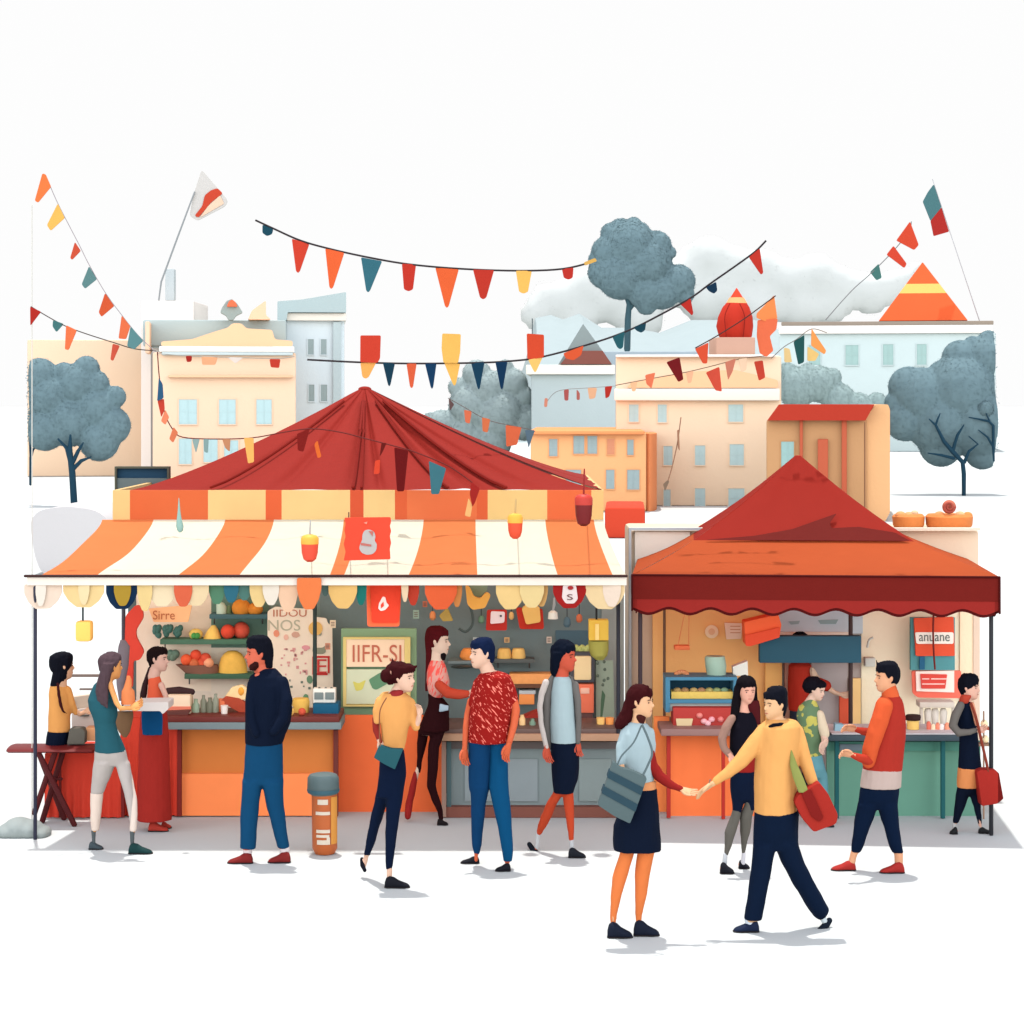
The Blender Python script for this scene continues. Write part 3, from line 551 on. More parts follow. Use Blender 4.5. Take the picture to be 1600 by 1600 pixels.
# fascia boards
t = [(176, 203, (252, 212, 140)), (203, 325, (236, 112, 60)), (325, 415, (254, 214, 144)), (415, 440, (238, 106, 58)), (440, 547, (254, 214, 144)), (547, 568, (228, 92, 54)), (568, 617, (254, 214, 144)), (617, 636, (236, 104, 58)), (636, 745, (246, 126, 74)), (745, 762, (236, 104, 58)), (762, 855, (254, 212, 138)), (855, 924, (246, 118, 66)), (924, 943, (254, 210, 136))]
fa = []; ms = []; ids = []
V = []; Fc = []
for a, b, c in t:
    m = boxpx(a, 766, b, 812, 21.0, .06); o = len(V); V += m[0]; Fc += [tuple(i+o for i in q) for q in m[1]]; ids += [len(ms)]*6; ms.append(mat(c, 'paint'))
f = link('fascia', (V, Fc), ms, ST, smooth=False)
for p, i in zip(f.data.polygons, ids): p.material_index = i
link('fascia_side', join(box3(W(176, 0, 21).x, W(176, 0, 21).x+.05, 21.07, 25.4, W(0, 812, 21).z, W(0, 766, 21).z), box3(W(943, 0, 21).x-.05, W(943, 0, 21).x, 21.07, 25.4, W(0, 812, 21).z, W(0, 766, 21).z)), mat((250, 206, 140), 'paint'), ST, smooth=False)
# awning: 3D sloping cloth, stripes woven in
top = [160, 240, 352, 428, 537, 560, 662, 743, 852, 928, 943]; bot = [62, 150, 277, 373, 515, 537, 638, 746, 872, 958, 979]
KW = .75; oc = mat((247, 140, 84), 'canopy'); wc = mat((255, 247, 222), 'canopy'); KW = .54; V = []; Fc = []; ids = []; nv = 16
for s in range(len(top)-1):
    nu = 8; o = len(V)
    for j in range(nv+1):
        v = j/nv; YY = 21-2*v; py = 812+88*(v**.9)
        for i in range(nu+1):
            u = i/nu; xt = top[s]+(top[s+1]-top[s])*u; xb = bot[s]+(bot[s+1]-bot[s])*u
            x = xt+(xb-xt)*v**1.3; p = W(x, py, YY); p.z += .018*math.sin(x*.055)*math.sin(math.pi*v); V.append(p)
    for j in range(nv):
        for i in range(nu): k = o+j*(nu+1)+i; Fc.append((k, k+1, k+nu+2, k+nu+1)); ids.append(s % 2)
aw = link('awning', (V, Fc), [oc, wc], ST)
bm = bmesh.new(); bm.from_mesh(aw.data)
bm.free()
for p, i in zip(aw.data.polygons, ids): p.material_index = i
YF = 18.97
link('front_rail', tubepx([(39, 900, 2.2), (979, 900, 2.2)], YF), mat((70, 40, 38), 'metal'), ST)
KW = .62
link('valance', boxpx(42, 902, 979, 914.5, YF+.02, .02), mat((253, 240, 226), 'cloth'), ST)
KW = .54
def scal(x0, x1, yb, col, yt=913, dz=0, sh='u', y2=None):
    m = (x0+x1)/2; w = x1-x0
    if sh == 'u': pts = [(x0, yt), (x1, yt), (x1, yt+(yb-yt)*.35), (x1-w*.12, yt+(yb-yt)*.72), (m+w*.18, yb), (m-w*.18, yb), (x0+w*.12, yt+(yb-yt)*.72), (x0, yt+(yb-yt)*.35)]
    elif sh == 'b': pts = [(x0, yt), (x1, yt), (x1, yb), (x0, yb)]
    m = prism(pts, YF+.05+dz, .012, rnd=3.0)
    V = [Vector((v.x, v.y+.03*math.sin(v.x*11)*(-(v.z-2.28)*4 if v.z < 2.28 else 0), v.z)) for v in m[0]]
    return link('scallop', (V, m[1]), mat(col, 'cloth'), ST)
for a in [(38, 96, 951, (252, 228, 206)), (56, 72, 947, (253, 240, 224), 913, -.016), (98, 163, 949, (253, 220, 156)), (122, 140, 945, (254, 230, 180), 913, -.016), (166, 214, 952, (20, 48, 78)), (178, 204, 947, (188, 152, 56), 913, -.016),
          (214, 238, 955, (250, 218, 150)), (232, 276, 947, (250, 228, 188), 913, .02), (272, 300, 948, (236, 110, 76), 913, -.014), (286, 326, 947, (253, 226, 180)), (326, 352, 944, (92, 140, 110), 913, .03), (350, 373, 941, (52, 112, 130), 913, .01), (372, 392, 938, (86, 130, 120), 913, .03),
          (390, 418, 949, (252, 218, 150), 913, .01), (410, 436, 946, (253, 240, 222), 913, -.01), (434, 466, 956, (252, 208, 172)), (464, 502, 952, (252, 136, 78), 903, -.06), (502, 514, 932, (96, 124, 118), 913, .03), (513, 558, 951, (250, 202, 124)), (556, 573, 945, (34, 120, 110), 913, .02),
          (636, 655, 946, (200, 66, 46), 913, .02), (627, 638, 941, (250, 218, 180), 913, -.01), (664, 714, 952, (240, 104, 60)), (706, 722, 949, (216, 138, 76), 913, .02), (775, 820, 952, (252, 214, 144)), (812, 850, 950, (250, 222, 158), 913, -.014), (836, 856, 948, (222, 172, 106), 913, .02), (864, 916, 950, (172, 34, 32)), (914, 976, 952, (253, 222, 170)), (942, 970, 948, (253, 230, 208), 913, -.014)]:
    scal(*a)
# white badge with figures on the red scallop
bg = link('badge', prism([(880, 914), (900, 914), (903, 936), (897, 943), (884, 943), (878, 934)], YF+.034, .012, rnd=3), mat((250, 232, 226), 'paint'), ST)
link('badge_mark', join(loft([(W(887+4.5, 918.5, YF+.026), Vector((M(4.6, 19), 0, 0)), Vector((0, 0, M(3.2, 19)))), (W(887+4.5, 918.5, YF+.036), Vector((M(4.6, 19), 0, 0)), Vector((0, 0, M(3.2, 19))))], 16)), mat((178, 40, 40), 'paint'), bg, smooth=False)
text('badge_mark', 'S', 890.5, 933, 9, YF+.03, mat((120, 70, 66), 'paint'), bg, wide=9, ang=R(90)*0)
# posts
KW = .54
for x, y0, y1, YY, c, r in ((55, 948, 1273, 19.02, (52, 54, 74), 3.0), (193, 948, 1180, 21.1, (84, 84, 96), 3.2), (492, 945, 1150, 20.45, (56, 76, 72), 3.2), (966, 945, 1268, 19.9, (50, 54, 66), 3.0), (932, 945, 1150, 21.0, (40, 46, 52), 1.6)):
    yb = HOR+CH*F/YY
    link('post', tubepx([(x, y0-30, r), (x, yb-1, r)], YY), mat(c, 'metal', .5), ST)
# back wall in coloured sections
YB = 21.2; KW = .88
def panel(name, x0, y0, x1, y1, Y, c, deep=.04, par=None, kind='wall', bev=0): return link(name, boxpx(x0, y0, x1, y1, Y, deep), mat(c, kind), par or ST, smooth=False, bevel=bev)
gb = HOR+CH*F/YB
link('back_wall', boxpx(200, 903, 975, gb, YB+.05, .08), mat((96, 112, 112), 'wall'), ST, smooth=False)
panel('wall_panel', 213, 905, 330, 1080, YB, (242, 226, 202)); panel('wall_panel', 330, 905, 420, 1012, YB, (106, 140, 124)); panel('wall_panel', 330, 1012, 420, 1140, YB, (236, 224, 204)); panel('wall_panel', 213, 1080, 330, 1140, YB, (232, 220, 200))
panel('wall_panel', 420, 905, 500, 1140, YB+.01, (128, 148, 142)); panel('wall_panel', 500, 905, 660, 1180, YB+.01, (118, 136, 136)); panel('wall_panel', 660, 905, 940, 1180, YB+.01, (118, 134, 134)); panel('wall_panel', 940, 905, 975, 1180, YB, (156, 164, 158))
panel('wall_panel', 868, 985, 930, 1010, YB, (84, 112, 124))
# wing wall and lower wall panels
link('orange_panel', boxpx(498, 1118, 691, HOR+CH*F/20.3, 20.3, .05), mat((232, 106, 56), 'paint'), ST, smooth=False)
link('green_frame', boxpx(533, 982, 651, 1118, 20.6, .04), mat((134, 166, 130), 'paint'), ST, smooth=False, bevel=.01)
# counters
CN = thing('counter', 'wide counter with dark red top and orange front boards left of the menu panel', 'counter', (M(390-800, 20.1), 20.1, 0))
yb1 = HOR+CH*F/20.05
link('top', boxpx(256, 1120, 530, 1128.5, 19.85, .6), mat((108, 44, 38), 'paint', .5), CN, bevel=.006)
link('edge', boxpx(249, 1129, 533, 1140, 19.83, .6), mat((118, 132, 134), 'metal'), CN, bevel=.006)
link('upper_board', boxpx(283, 1140, 520, 1209, 20.08, .03), mat((208, 120, 56), 'paint'), CN, smooth=False)
link('lower_board', boxpx(283, 1209, 520, yb1-2, 20.05, .06), mat((252, 140, 80), 'paint'), CN, smooth=False)
link('leg', boxpx(521, 1141, 528, yb1-1, 20.0, .06), mat((108, 50, 44), 'paint'), CN, smooth=False)
link('leg', boxpx(277, 1141, 283, yb1-1, 20.0, .06), mat((120, 34, 28), 'paint'), CN, smooth=False)
CN2 = thing('counter', 'long grey counter with tan top edge behind the man in the red shirt', 'counter', (M(820-800, 20.1), 20.1, 0))
link('top', boxpx(682, 1139, 968, 1147, 19.9, .7), mat((104, 84, 78), 'paint', .5), CN2, bevel=.005)
link('edge', boxpx(675, 1147, 968, 1158, 19.86, .7), mat((176, 136, 108), 'paint'), CN2, bevel=.006)
link('front', boxpx(703, 1158, 963, 1262, 20.1, .04), mat((124, 136, 136), 'paint'), CN2, smooth=False)
link('rail', boxpx(690, 1159, 963, 1170, 20.05, .05), mat((100, 92, 90), 'paint'), CN2, smooth=False)
link('plinth', boxpx(692, 1261, 963, yb1+1, 20.0, .1), mat((122, 74, 62), 'paint'), CN2, smooth=False)
for x, c in ((690, (150, 120, 106)), (698, (76, 98, 100))): link('leg', boxpx(x, 1159, x+7, yb1, 19.98+(x-690)*.004, .05), mat(c, 'paint'), CN2, smooth=False)
link('inner_panel', boxpx(726, 1186, 840, 1252, 20.085, .02), mat((134, 144, 146), 'paint'), CN2, smooth=False)
link('inner_panel', boxpx(905, 1186, 955, 1252, 20.085, .02), mat((130, 142, 140), 'paint'), CN2, smooth=False)
# red cloth covered counter on the left
def drape(x0, x1, y0, Y, deep, seed, amp=.02, nf=9):
    n = 60; V = []; Fc = []; yb = HOR+CH*F/Y; a = W(x0, y0, Y); b = W(x1, yb, Y)
    per = [(a.x+(b.x-a.x)*i/n, 0) for i in range(n+1)]
    J = 10
    for j in range(J+1):
        z = a.z*(1-j/J)+.012*(j/J)
        for i, (x, _) in enumerate(per):
            f = j/J; V.append(Vector((x, Y+amp*f*math.sin(i*nf*2*math.pi/n+seed+.6*math.sin(i*.3))-.03*f, z)))
    for j in range(J):
        for i in range(n): k = j*(n+1)+i; Fc.append((k, k+1, k+n+2, k+n+1))
    m = (V, Fc)
    return join(m, box3(a.x, b.x, Y+.05, Y+deep, .012, a.z))
TB = thing('covered_table', 'market table draped to the ground in red cloth behind the bench', 'table', (M(165-800, 20.3), 20.3, 0))
link('cloth', drape(70, 190, 1177, 20.0, .7, 1, .015), mat((200, 62, 46), 'cloth'), TB)
link('cloth', drape(188, 282, 1122, 20.08, .6, 2, .02), mat((208, 66, 48), 'cloth'), TB)
link('leg', boxpx(92, 1180, 95, 1277, 19.93, .03), mat((96, 24, 22), 'paint'), TB, smooth=False)
link('leg', boxpx(189, 1210, 194, 1277, 19.98, .03), mat((110, 30, 28), 'paint'), TB, smooth=False)
# trestle bench
BN = thing('trestle_bench', 'long dark red bench on crossed trestle legs at the left end of the stall', 'bench', (M(85-800, 19.7), 19.7, 0))
link('seat', join(loft([(W(x, 1169, 19.75), Vector((0, .2*k, 0)), Vector((0, 0, M(5.2*k, 19.7)))) for x, k in ((14, .4), (16, .8), (20, 1), (150, 1), (154, .6))], 20)), mat((98, 24, 24), 'paint', .5), BN)
for a, b, YY in (((60, 1176), (116, 1272), 19.6), ((86, 1176), (54, 1236), 19.62), ((98, 1176), (66, 1277), 19.75), ((62, 1180), (100, 1250), 19.9)):
    z = W(*b, YY).z; link('leg', tube3([W(*a, YY), W(b[0], HOR+CH*F/YY-3, YY) if z < .25 else W(b[0], b[1]+34, YY)], .026, 8), mat((74, 18, 20), 'paint'), BN)
link('crossbar', tubepx([(72, 1217, 2.4), (96, 1217, 2.4)], 19.7), mat((74, 18, 20), 'paint'), BN)

# ---- goods of the large stall
def bun(x, y, rx, ry, Y, c, name='bun'): return (x, y, rx, ry, Y, c)
def shelf(label, x0, y0, x1, y1, Y, c, deep=.22, cat='shelf'):
    t = thing('shelf', label, cat, tuple(W((x0+x1)/2, y1, Y)), 'wall shelves in the stalls')
    link('board', boxpx(x0, y0, x1, y1, Y, deep), mat(c, 'paint'), t, bevel=.006)
    for x in (x0+8, x1-8): link('bracket', tube3([W(x, y1, Y+.02), W(x, y1+7, Y+deep)], .008, 6), mat((90, 90, 88), 'metal'), t)
    return t
YS = 20.95
shelf('blue green wall shelf under the loaf, highest on the left wall', 327, 960, 418, 967, YS, (70, 104, 108))
shelf('green wall shelf carrying yellow and red fruit, middle of the left wall', 250, 999, 400, 1007, YS, (78, 118, 96))
shelf('dark green wall shelf under the dome loaf, lowest on the left wall', 288, 1053, 404, 1061, YS, (66, 102, 80))
shelf('grey shelf with a row of pale buns beside the man in the red shirt', 770, 1030, 835, 1036, YS, (92, 98, 96))
solo('loaf', 'orange brown loaf on the highest left shelf', 'bread', join(ballpx(377, 950, 15, 14, YS+.08, .09), ballpx(398, 952, 13, 10, YS+.08, .08)), mat((216, 138, 50), 'food'))
solo('bottle', 'pale green bottle at the left end of the highest shelf', 'bottle', rows_mesh([(929, 333, 338), (938, 335, 340), (942, 338, 350), (948, 338, 354), (959, 338, 354)], YS+.08), mat((190, 212, 190), 'paint', .3))
solo('jug', 'dull green jug beside the bottle on the highest shelf', 'jug', rows_mesh([(946, 356, 360), (950, 352, 362), (959, 351, 363)], YS+.12), mat((110, 140, 104), 'paint', .4))
for x, rr in ((247, 9), (262, 8), (277, 10)): solo('greens_bunch', {247: 'dark green leafy bunch at the far left of the middle shelf', 262: 'dark green leafy bunch between two others on the middle shelf', 277: 'dark green leafy bunch next to the yellow fruit on the middle shelf'}[x], 'vegetables',
    join(*[ballpx(x+random.uniform(-5, 5), 990+random.uniform(-10, 3), 4.5, 5.5, YS+.1, .04) for _ in range(9)]), mat((74, 118, 108), 'food'), 'leafy bunches on the middle shelf')
solo('melon', 'pale yellow melon with a green patch on the middle left shelf', 'fruit', ballpx(306, 991, 11, 9, YS+.1), mat((236, 204, 110), 'food'))
solo('pepper', 'small bright green pepper in front of the pale yellow melon', 'vegetable', join(ballpx(303, 993.5, 4.5, 5, YS+.0, .03), ballpx(308.5, 993.5, 4.5, 5, YS+.0, .03)), mat((74, 152, 76), 'food'))
solo('cheese_cone', 'yellow cone shaped cheese between the melon and the red fruit', 'cheese', rows_mesh([(977, 331, 337), (985, 324, 342), (998, 317, 346)], YS+.1), mat((246, 206, 108), 'food'))
solo('tomato', 'red tomato next to the yellow cone shaped cheese', 'tomato', ballpx(356, 987, 11, 11.5, YS+.08), mat((226, 78, 54), 'food'), 'tomatoes on the middle shelf')
solo('tomato', 'taller red tomato at the right of the middle shelf, near the bearded man', 'tomato', ballpx(377, 985, 13, 13.5, YS+.14), mat((218, 88, 66), 'food'), 'tomatoes on the middle shelf')
BK = thing('fruit_tray', 'brown tray of red fruit on the lowest left shelf', 'tray', tuple(W(308, 1052, YS+.1)))
link('tray', rows_mesh([(1038, 274, 340), (1043, 280, 342), (1052, 290, 342)], YS+.1, .1), mat((126, 88, 72), 'paint'), BK)
for i, (x, y, r, c) in enumerate(((291, 1031, 9, (234, 96, 56)), (306, 1024, 9, (228, 84, 56)), (303, 1037, 8, (204, 110, 70)), (321, 1029, 9, (214, 84, 60)), (326, 1036, 8, (240, 168, 128)), (315, 1036, 8, (222, 92, 62)))):
    solo('fruit', ['orange red fruit at the left of the brown tray', 'red fruit on top of the pile in the brown tray', 'brownish fruit low in the middle of the brown tray', 'red fruit at the upper right of the brown tray', 'pale peach fruit at the right of the brown tray', 'red fruit half hidden in the front of the brown tray'][i], 'fruit', ballpx(x, y, r, r, YS+.05+.03*(i % 2)), mat(c, 'food'), 'fruit in the brown tray')
solo('loaf', 'dome shaped yellow loaf with a brown crust on the lowest left shelf', 'bread', rows_mesh([(1017, 356, 370), (1021, 350, 377), (1028, 345, 382), (1038, 342, 385), (1052, 341, 387)], YS+.12, .1), mat((238, 190, 88), 'food'))
solo('greens_bunch', 'grey green leafy heap hanging over the left end of the lowest shelf', 'vegetables', join(*[ballpx(262+i*4, 1026-i % 2*4, 7, 7, YS+.15) for i in range(4)]), mat((112, 142, 124), 'food'))
YC = 20.05
bx = thing('cake_box', 'cream box with a dark brown rounded lid on the left counter', 'box', tuple(W(280, 1119, YC)))
link('case', boxpx(262, 1086, 297, 1119, YC, .2), mat((238, 214, 184), 'paint'), bx, bevel=.006)
link('lid', tubepx([(262, 1080, 5.5), (280, 1079, 6.5), (300, 1081, 5)], YC+.1), mat((56, 34, 36), 'paint'), bx)
link('band', boxpx(262, 1104, 298, 1112, YC-.01, .02), mat((232, 130, 104), 'paint'), bx, smooth=False)
solo('cake_tray', 'dark red tray in front of the cream box on the left counter', 'tray', prism([(258, 1112), (297, 1110), (292, 1119), (262, 1119)], YC-.09, .08), mat((104, 60, 54), 'paint'))
for i, (x, w, y, c) in enumerate(((306, 6, 1084, (150, 172, 150)), (318, 5, 1078, (126, 130, 112)), (328, 6, 1082, (112, 116, 98)), (337, 5, 1076, (140, 146, 128)))):
    solo('jar', ['pale green jar nearest the cream box', 'narrow olive jar beside the pale green jar', 'dark olive squat jar in the middle of the row', 'tall grey green jar left of the orange pot'][i], 'jar', rows_mesh([(y+8, x-w*.5, x+w*.5), (y+13, x-w*.5, x+w*.5), (y+17, x-w, x+w), (1119, x-w, x+w)], YC+.1), mat(c, 'paint', .35), 'jars on the left counter')
solo('pot', 'orange pot with a red rim beside the small white cup', 'pot', rows_mesh([(1092, 340, 356), (1096, 339, 358), (1119, 341, 354)], YC+.15), mat((228, 124, 84), 'paint'))
solo('cup', 'small white cup on the left counter in front of the orange pot', 'cup', rows_mesh([(1102, 344.5, 356.5), (1104, 345, 356), (1118, 346, 355)], YC+.0), mat((250, 244, 236), 'paint', .4), round_ends=0) if False else solo('cup', 'small white cup on the left counter in front of the orange pot', 'cup', rows_mesh([(1102, 344.5, 356.5), (1104, 345, 356), (1118.5, 346, 355)], YC+.0), mat((250, 244, 236), 'paint', .4))
pz = thing('pizza_slice', 'large pizza wedge leaning behind the bearded man', 'pizza', tuple(W(370, 1115, YC+.12)))
link('slice', prism([(350, 1090), (362, 1074), (378, 1070), (388, 1078), (388, 1092), (372, 1094)], YC+.14, .05, rnd=3), mat((244, 216, 160), 'food'), pz)
link('crust', prism([(344, 1096), (352, 1088), (374, 1092), (388, 1102), (388, 1119), (372, 1112), (358, 1104)], YC+.1, .08, rnd=3), mat((176, 72, 48), 'food'), pz)
link('topping', ballpx(377, 1080, 5, 7, YC+.15, .03), mat((244, 172, 70), 'food'), pz)
# menu poster on left wall
mp = thing('menu_poster', 'cream food poster with faded lettering right of the bearded man', 'poster', tuple(W(470, 1115, YS)))
link('sheet', prism([(418, 955), (430, 948), (488, 952), (492, 964), (510, 966), (512, 974), (519, 978), (521, 1112), (418, 1116)], YS, .02, rnd=3), mat((246, 232, 210), 'paint'), mp, smooth=False)
text('lettering', 'IIDOU', 453, 958, 11, YS-.002, mat((196, 120, 92), 'paint'), mp, wide=52)
text('lettering', 'NOS', 444, 977, 17, YS-.002, mat((186, 184, 160), 'paint'), mp, wide=50)
text('lettering', 'E', 503, 1041, 22, YS-.014, mat((206, 70, 66), 'paint'), mp, wide=15)
link('stamp', join(*[boxpx(*q, YS-.01, .01) for q in ((489, 1025, 515, 1028), (489, 1052, 512, 1055), (488, 1026, 491, 1054), (512, 1028, 515, 1052))]), mat((202, 56, 54), 'paint'), mp, smooth=False)
rnd = random.Random(4)
link('picture', join(loft([(W(493, 982, YS-.012), Vector((M(11, YS), 0, 0)), Vector((0, 0, M(11, YS)))), (W(493, 982, YS), Vector((M(11, YS), 0, 0)), Vector((0, 0, M(11, YS))))], 18)), mat((236, 190, 110), 'paint'), mp, smooth=False)
link('picture', prism([(489, 1009), (494, 1012), (504, 1012), (509, 1008), (509, 1019), (505, 1022), (492, 1022), (488, 1018)], YS-.006, .006, rnd=2), mat((146, 150, 130), 'paint'), mp, smooth=False)
for q, cc in (((432, 990, 5, 6), (232, 150, 120)), ((447, 996, 4, 5), (240, 190, 170)), ((462, 992, 7, 5), (214, 170, 150)), ((430, 1060, 4, 6), (150, 160, 130)), ((462, 1099, 9, 6), (240, 206, 130)), ((484, 1062, 5, 7), (112, 150, 120)), ((437, 1100, 6, 6), (120, 138, 124)), ((478, 1012, 7, 4), (228, 160, 165)), ((500, 990, 3, 4), (160, 160, 140)), ((478, 1092, 5, 8), (110, 160, 120))):
    x, y, rx, ry = q; link('picture', prism([(x-rx, y-ry*.4), (x-rx*.3, y-ry), (x+rx*.6, y-ry*.8), (x+rx, y+ry*.3), (x+rx*.2, y+ry), (x-rx*.8, y+ry*.6)], YS-.008, .006, rnd=2), mat(cc, 'paint'), mp, smooth=False)
link('speckles', join(*[boxpx(x, y, x+rnd.uniform(2, 5), y+rnd.uniform(2, 5), YS-.005, .004) for x, y in [(rnd.uniform(436, 480), rnd.uniform(1008, 1056)) for _ in range(26)]]), mat((222, 160, 156), 'paint'), mp, smooth=False)
link('speckles', join(*[boxpx(x, y, x+rnd.uniform(2, 4), y+rnd.uniform(2, 5), YS-.005, .004) for x, y in [(rnd.uniform(444, 482), rnd.uniform(1060, 1088)) for _ in range(9)]]), mat((112, 128, 116), 'paint'), mp, smooth=False)
solo('yellow_tub', 'yellow tub on the counter right of the bearded man', 'tub', rows_mesh([(1091, 458, 482), (1096, 457, 484), (1119, 460, 482)], YC+.1, .1), mat((228, 184, 88), 'paint'))
rg = thing('cash_register', 'small cash register with dark buttons on a blue box', 'register', tuple(W(506, 1100, YC+.1)))
link('body', boxpx(489, 1076, 524, 1099, YC+.1, .12), mat((236, 234, 224), 'paint'), rg, bevel=.008)
for x in (491, 508): link('display', boxpx(x, 1082, x+14, 1093, YC+.09, .02), mat((124, 136, 134), 'paint'), rg, bevel=.004)
for x in (499, 509, 518): link('knob', ballpx(x, 1076, 2.4, 2.4, YC+.14), mat((84, 96, 98), 'paint'), rg)
solo('blue_box', 'flat blue box under the cash register at the counter end', 'box', boxpx(489, 1100, 529, 1119.5, YC, .24), mat((20, 88, 120), 'paint'), bevel=.006)
# wall signs
s = thing('sign', 'peach paper sign lettered in brown at the top left of the wall', 'sign', tuple(W(268, 970, YS)))
link('board', prism([(232, 951), (300, 945), (294, 972), (240, 972)], YS-.02, .02, rnd=2), mat((253, 196, 142), 'paint'), s, smooth=False)
text('lettering', 'Sirre', 256, 961, 14, YS-.024, mat((196, 112, 72), 'paint'), s, wide=34)
solo('cloth_hanging', 'ragged red cloth hanging beside the grey post', 'cloth', prism([(196, 962), (212, 945), (222, 948), (224, 965), (212, 985), (213, 996), (225, 1018), (218, 1032), (208, 1032), (207, 1075), (196, 1078), (195, 1000)], 20.7, .05, rnd=5), mat((210, 72, 58), 'cloth'))
solo('cloth_hanging', 'grey mauve cloth hanging from the left grey post', 'cloth', rows_mesh([(1000, 188, 196), (1010, 185, 203), (1040, 181, 201), (1070, 182, 195), (1095, 186, 190)], 19.6, .03), mat((112, 102, 108), 'cloth'))
s = thing('menu_board', 'green framed menu board with cream and pale green panels, lettered in red', 'menu board', tuple(W(590, 1110, 20.56)))
link('panel', boxpx(541, 999, 632, 1042, 20.54, .03), mat((250, 220, 186), 'paint'), s, smooth=False, bevel=.004)
link('panel', boxpx(541, 1046, 632, 1100, 20.54, .03), mat((212, 220, 188), 'paint'), s, smooth=False, bevel=.004)
link('border', join(boxpx(536, 996, 641, 999, 20.53, .05), boxpx(536, 1101, 641, 1104, 20.53, .05), boxpx(632, 999, 641, 1101, 20.53, .05), boxpx(536, 999, 541, 1101, 20.53, .05)), mat((226, 204, 130), 'paint'), s, smooth=False)
text('lettering', 'IIFR-SI', 589, 1021, 27, 20.535, mat((196, 110, 86), 'paint'), s, wide=76)
link('picture', prism([(576, 1062), (592, 1052), (604, 1048), (606, 1068), (588, 1078), (582, 1076)], 20.535, .006, rnd=3), mat((100, 146, 112), 'paint'), s, smooth=False)
link('picture', prism([(551, 1064), (560, 1068), (572, 1062), (566, 1078), (556, 1080)], 20.535, .006, rnd=3), mat((212, 206, 104), 'paint'), s, smooth=False)
s = thing('banner', 'red hanging banner with orange border and white flame mark', 'banner', tuple(W(600, 978, 19.2)))
link('border', prism([(572, 906), (628, 906), (624, 979), (574, 979)], 19.24, .012, rnd=4), mat((240, 104, 66), 'cloth'), s, smooth=False)
link('cloth', prism([(578, 906), (627, 906), (623, 973), (581, 973)], 19.22, .012, rnd=4), mat((222, 66, 44), 'cloth'), s, smooth=False)
link('flame_mark', prism([(598, 932), (602, 933), (604, 942), (608, 946), (602, 953), (595, 955), (591, 951), (592, 943)], 19.21, .012, rnd=2), mat((254, 216, 208), 'paint'), s, smooth=False)
link('flame_core', prism([(599, 940), (600, 947), (595, 951), (595, 945)], 19.205, .01, rnd=1), mat((222, 66, 44), 'paint'), s, smooth=False)
s = thing('sign', 'wavy edged red square sign with a grey figure hung on the striped awning', 'sign', tuple(W(575, 876, 18.93)))
pts = [(538, 809), (610, 808), (611, 815), (609, 822), (611, 830), (609, 838), (611, 848), (609, 858), (610, 874), (537, 876), (540, 862), (537, 850), (540, 838), (538, 828), (540, 818)]
link('board', prism(pts, 18.9, .02, rnd=2), mat((216, 68, 48), 'cloth'), s, smooth=False)
link('figure', prism([(566, 836), (569, 829), (576, 827), (584, 830), (587, 838), (585, 845), (589, 850), (588, 860), (582, 866), (573, 867), (565, 864), (561, 857), (563, 849), (566, 844)], 18.89, .012, rnd=3), mat((166, 160, 156), 'paint'), s, smooth=False)
link('figure_bar', join(prism([(563, 848), (580, 851), (580, 854), (564, 852)], 18.884, .008), prism([(576, 830), (583, 830), (582, 838)], 18.884, .008)), mat((172, 96, 86), 'paint'), s, smooth=False)
link('figure_bar', prism([(568, 817), (574, 815), (573, 819)], 18.889, .01), mat((240, 130, 110), 'paint'), s, smooth=False)
link('hanger', join(tubepx([(545, 809, .6), (545, 801, .6), ], 18.92), tube3([W(545, 801, 18.92), W(545, 812, 20.9)], .006, 6), tube3([W(603, 809, 18.92), W(603, 812, 20.9)], .006, 6)), mat((90, 50, 44), 'metal'), s)
def lantern(label, x, yt, y0, ym, y1, hw, Y, ct, cb, cc, back=None):
    s = thing('lantern', label, 'lantern', tuple(W(x, y1, Y)), 'small lanterns hung on cords')
    link('cord', tubepx([(x+1, yt, 1.3), (x, y0, 1.5)], Y), mat(cc, 'weave'), s)
    if back: link('hook', tube3([W(x+1, yt, Y), W(x+1, yt-2, Y), W(x+1, yt, back)], .006, 6), mat(cc, 'metal'), s)
    link('cap', rows_mesh([(y0-1, x-hw*.35, x+hw*.35), (y0+1, x-hw*.8, x+hw*.8), (y0+5, x-hw, x+hw), (ym, x-hw, x+hw)], Y), mat(ct, 'paint', .5), s)
    link('shade', rows_mesh([(ym, x-hw*.97, x+hw*.97), ((ym+y1)/2, x-hw*.9, x+hw*.9), (y1-4, x-hw*.7, x+hw*.7), (y1, x-hw*.3, x+hw*.3)], Y), mat(cb, 'paint', .5), s)
lantern('red lantern with orange cap hanging over the left white awning stripe', 484, 816, 836, 850, 878, 14, 18.9, (250, 160, 62), (214, 74, 52), (160, 158, 154), 20.4)
lantern('red lantern with orange cap hanging over the right white awning stripe', 805, 782, 803, 817, 842, 12, 18.9, (248, 160, 60), (214, 76, 48), (180, 150, 100), 20.9)
lantern('dark maroon lantern with a red cap at the right end of the awning', 912, 735, 773, 789, 822, 14, 18.9, (176, 52, 42), (106, 22, 24), (134, 36, 34), 21.0)
s = solo('lantern', 'plain yellow rounded lantern hanging under the second scallop on the left', 'lantern', join(boxpx(117, 971, 142, 1003, 19.0, .14), ), mat((250, 186, 92), 'paint'), 'small lanterns hung on cords', bevel=.03)
link('cord', tubepx([(129.5, 940, 1.6), (129.5, 973, 1.6)], 19.06), mat((44, 56, 58), 'weave'), s)
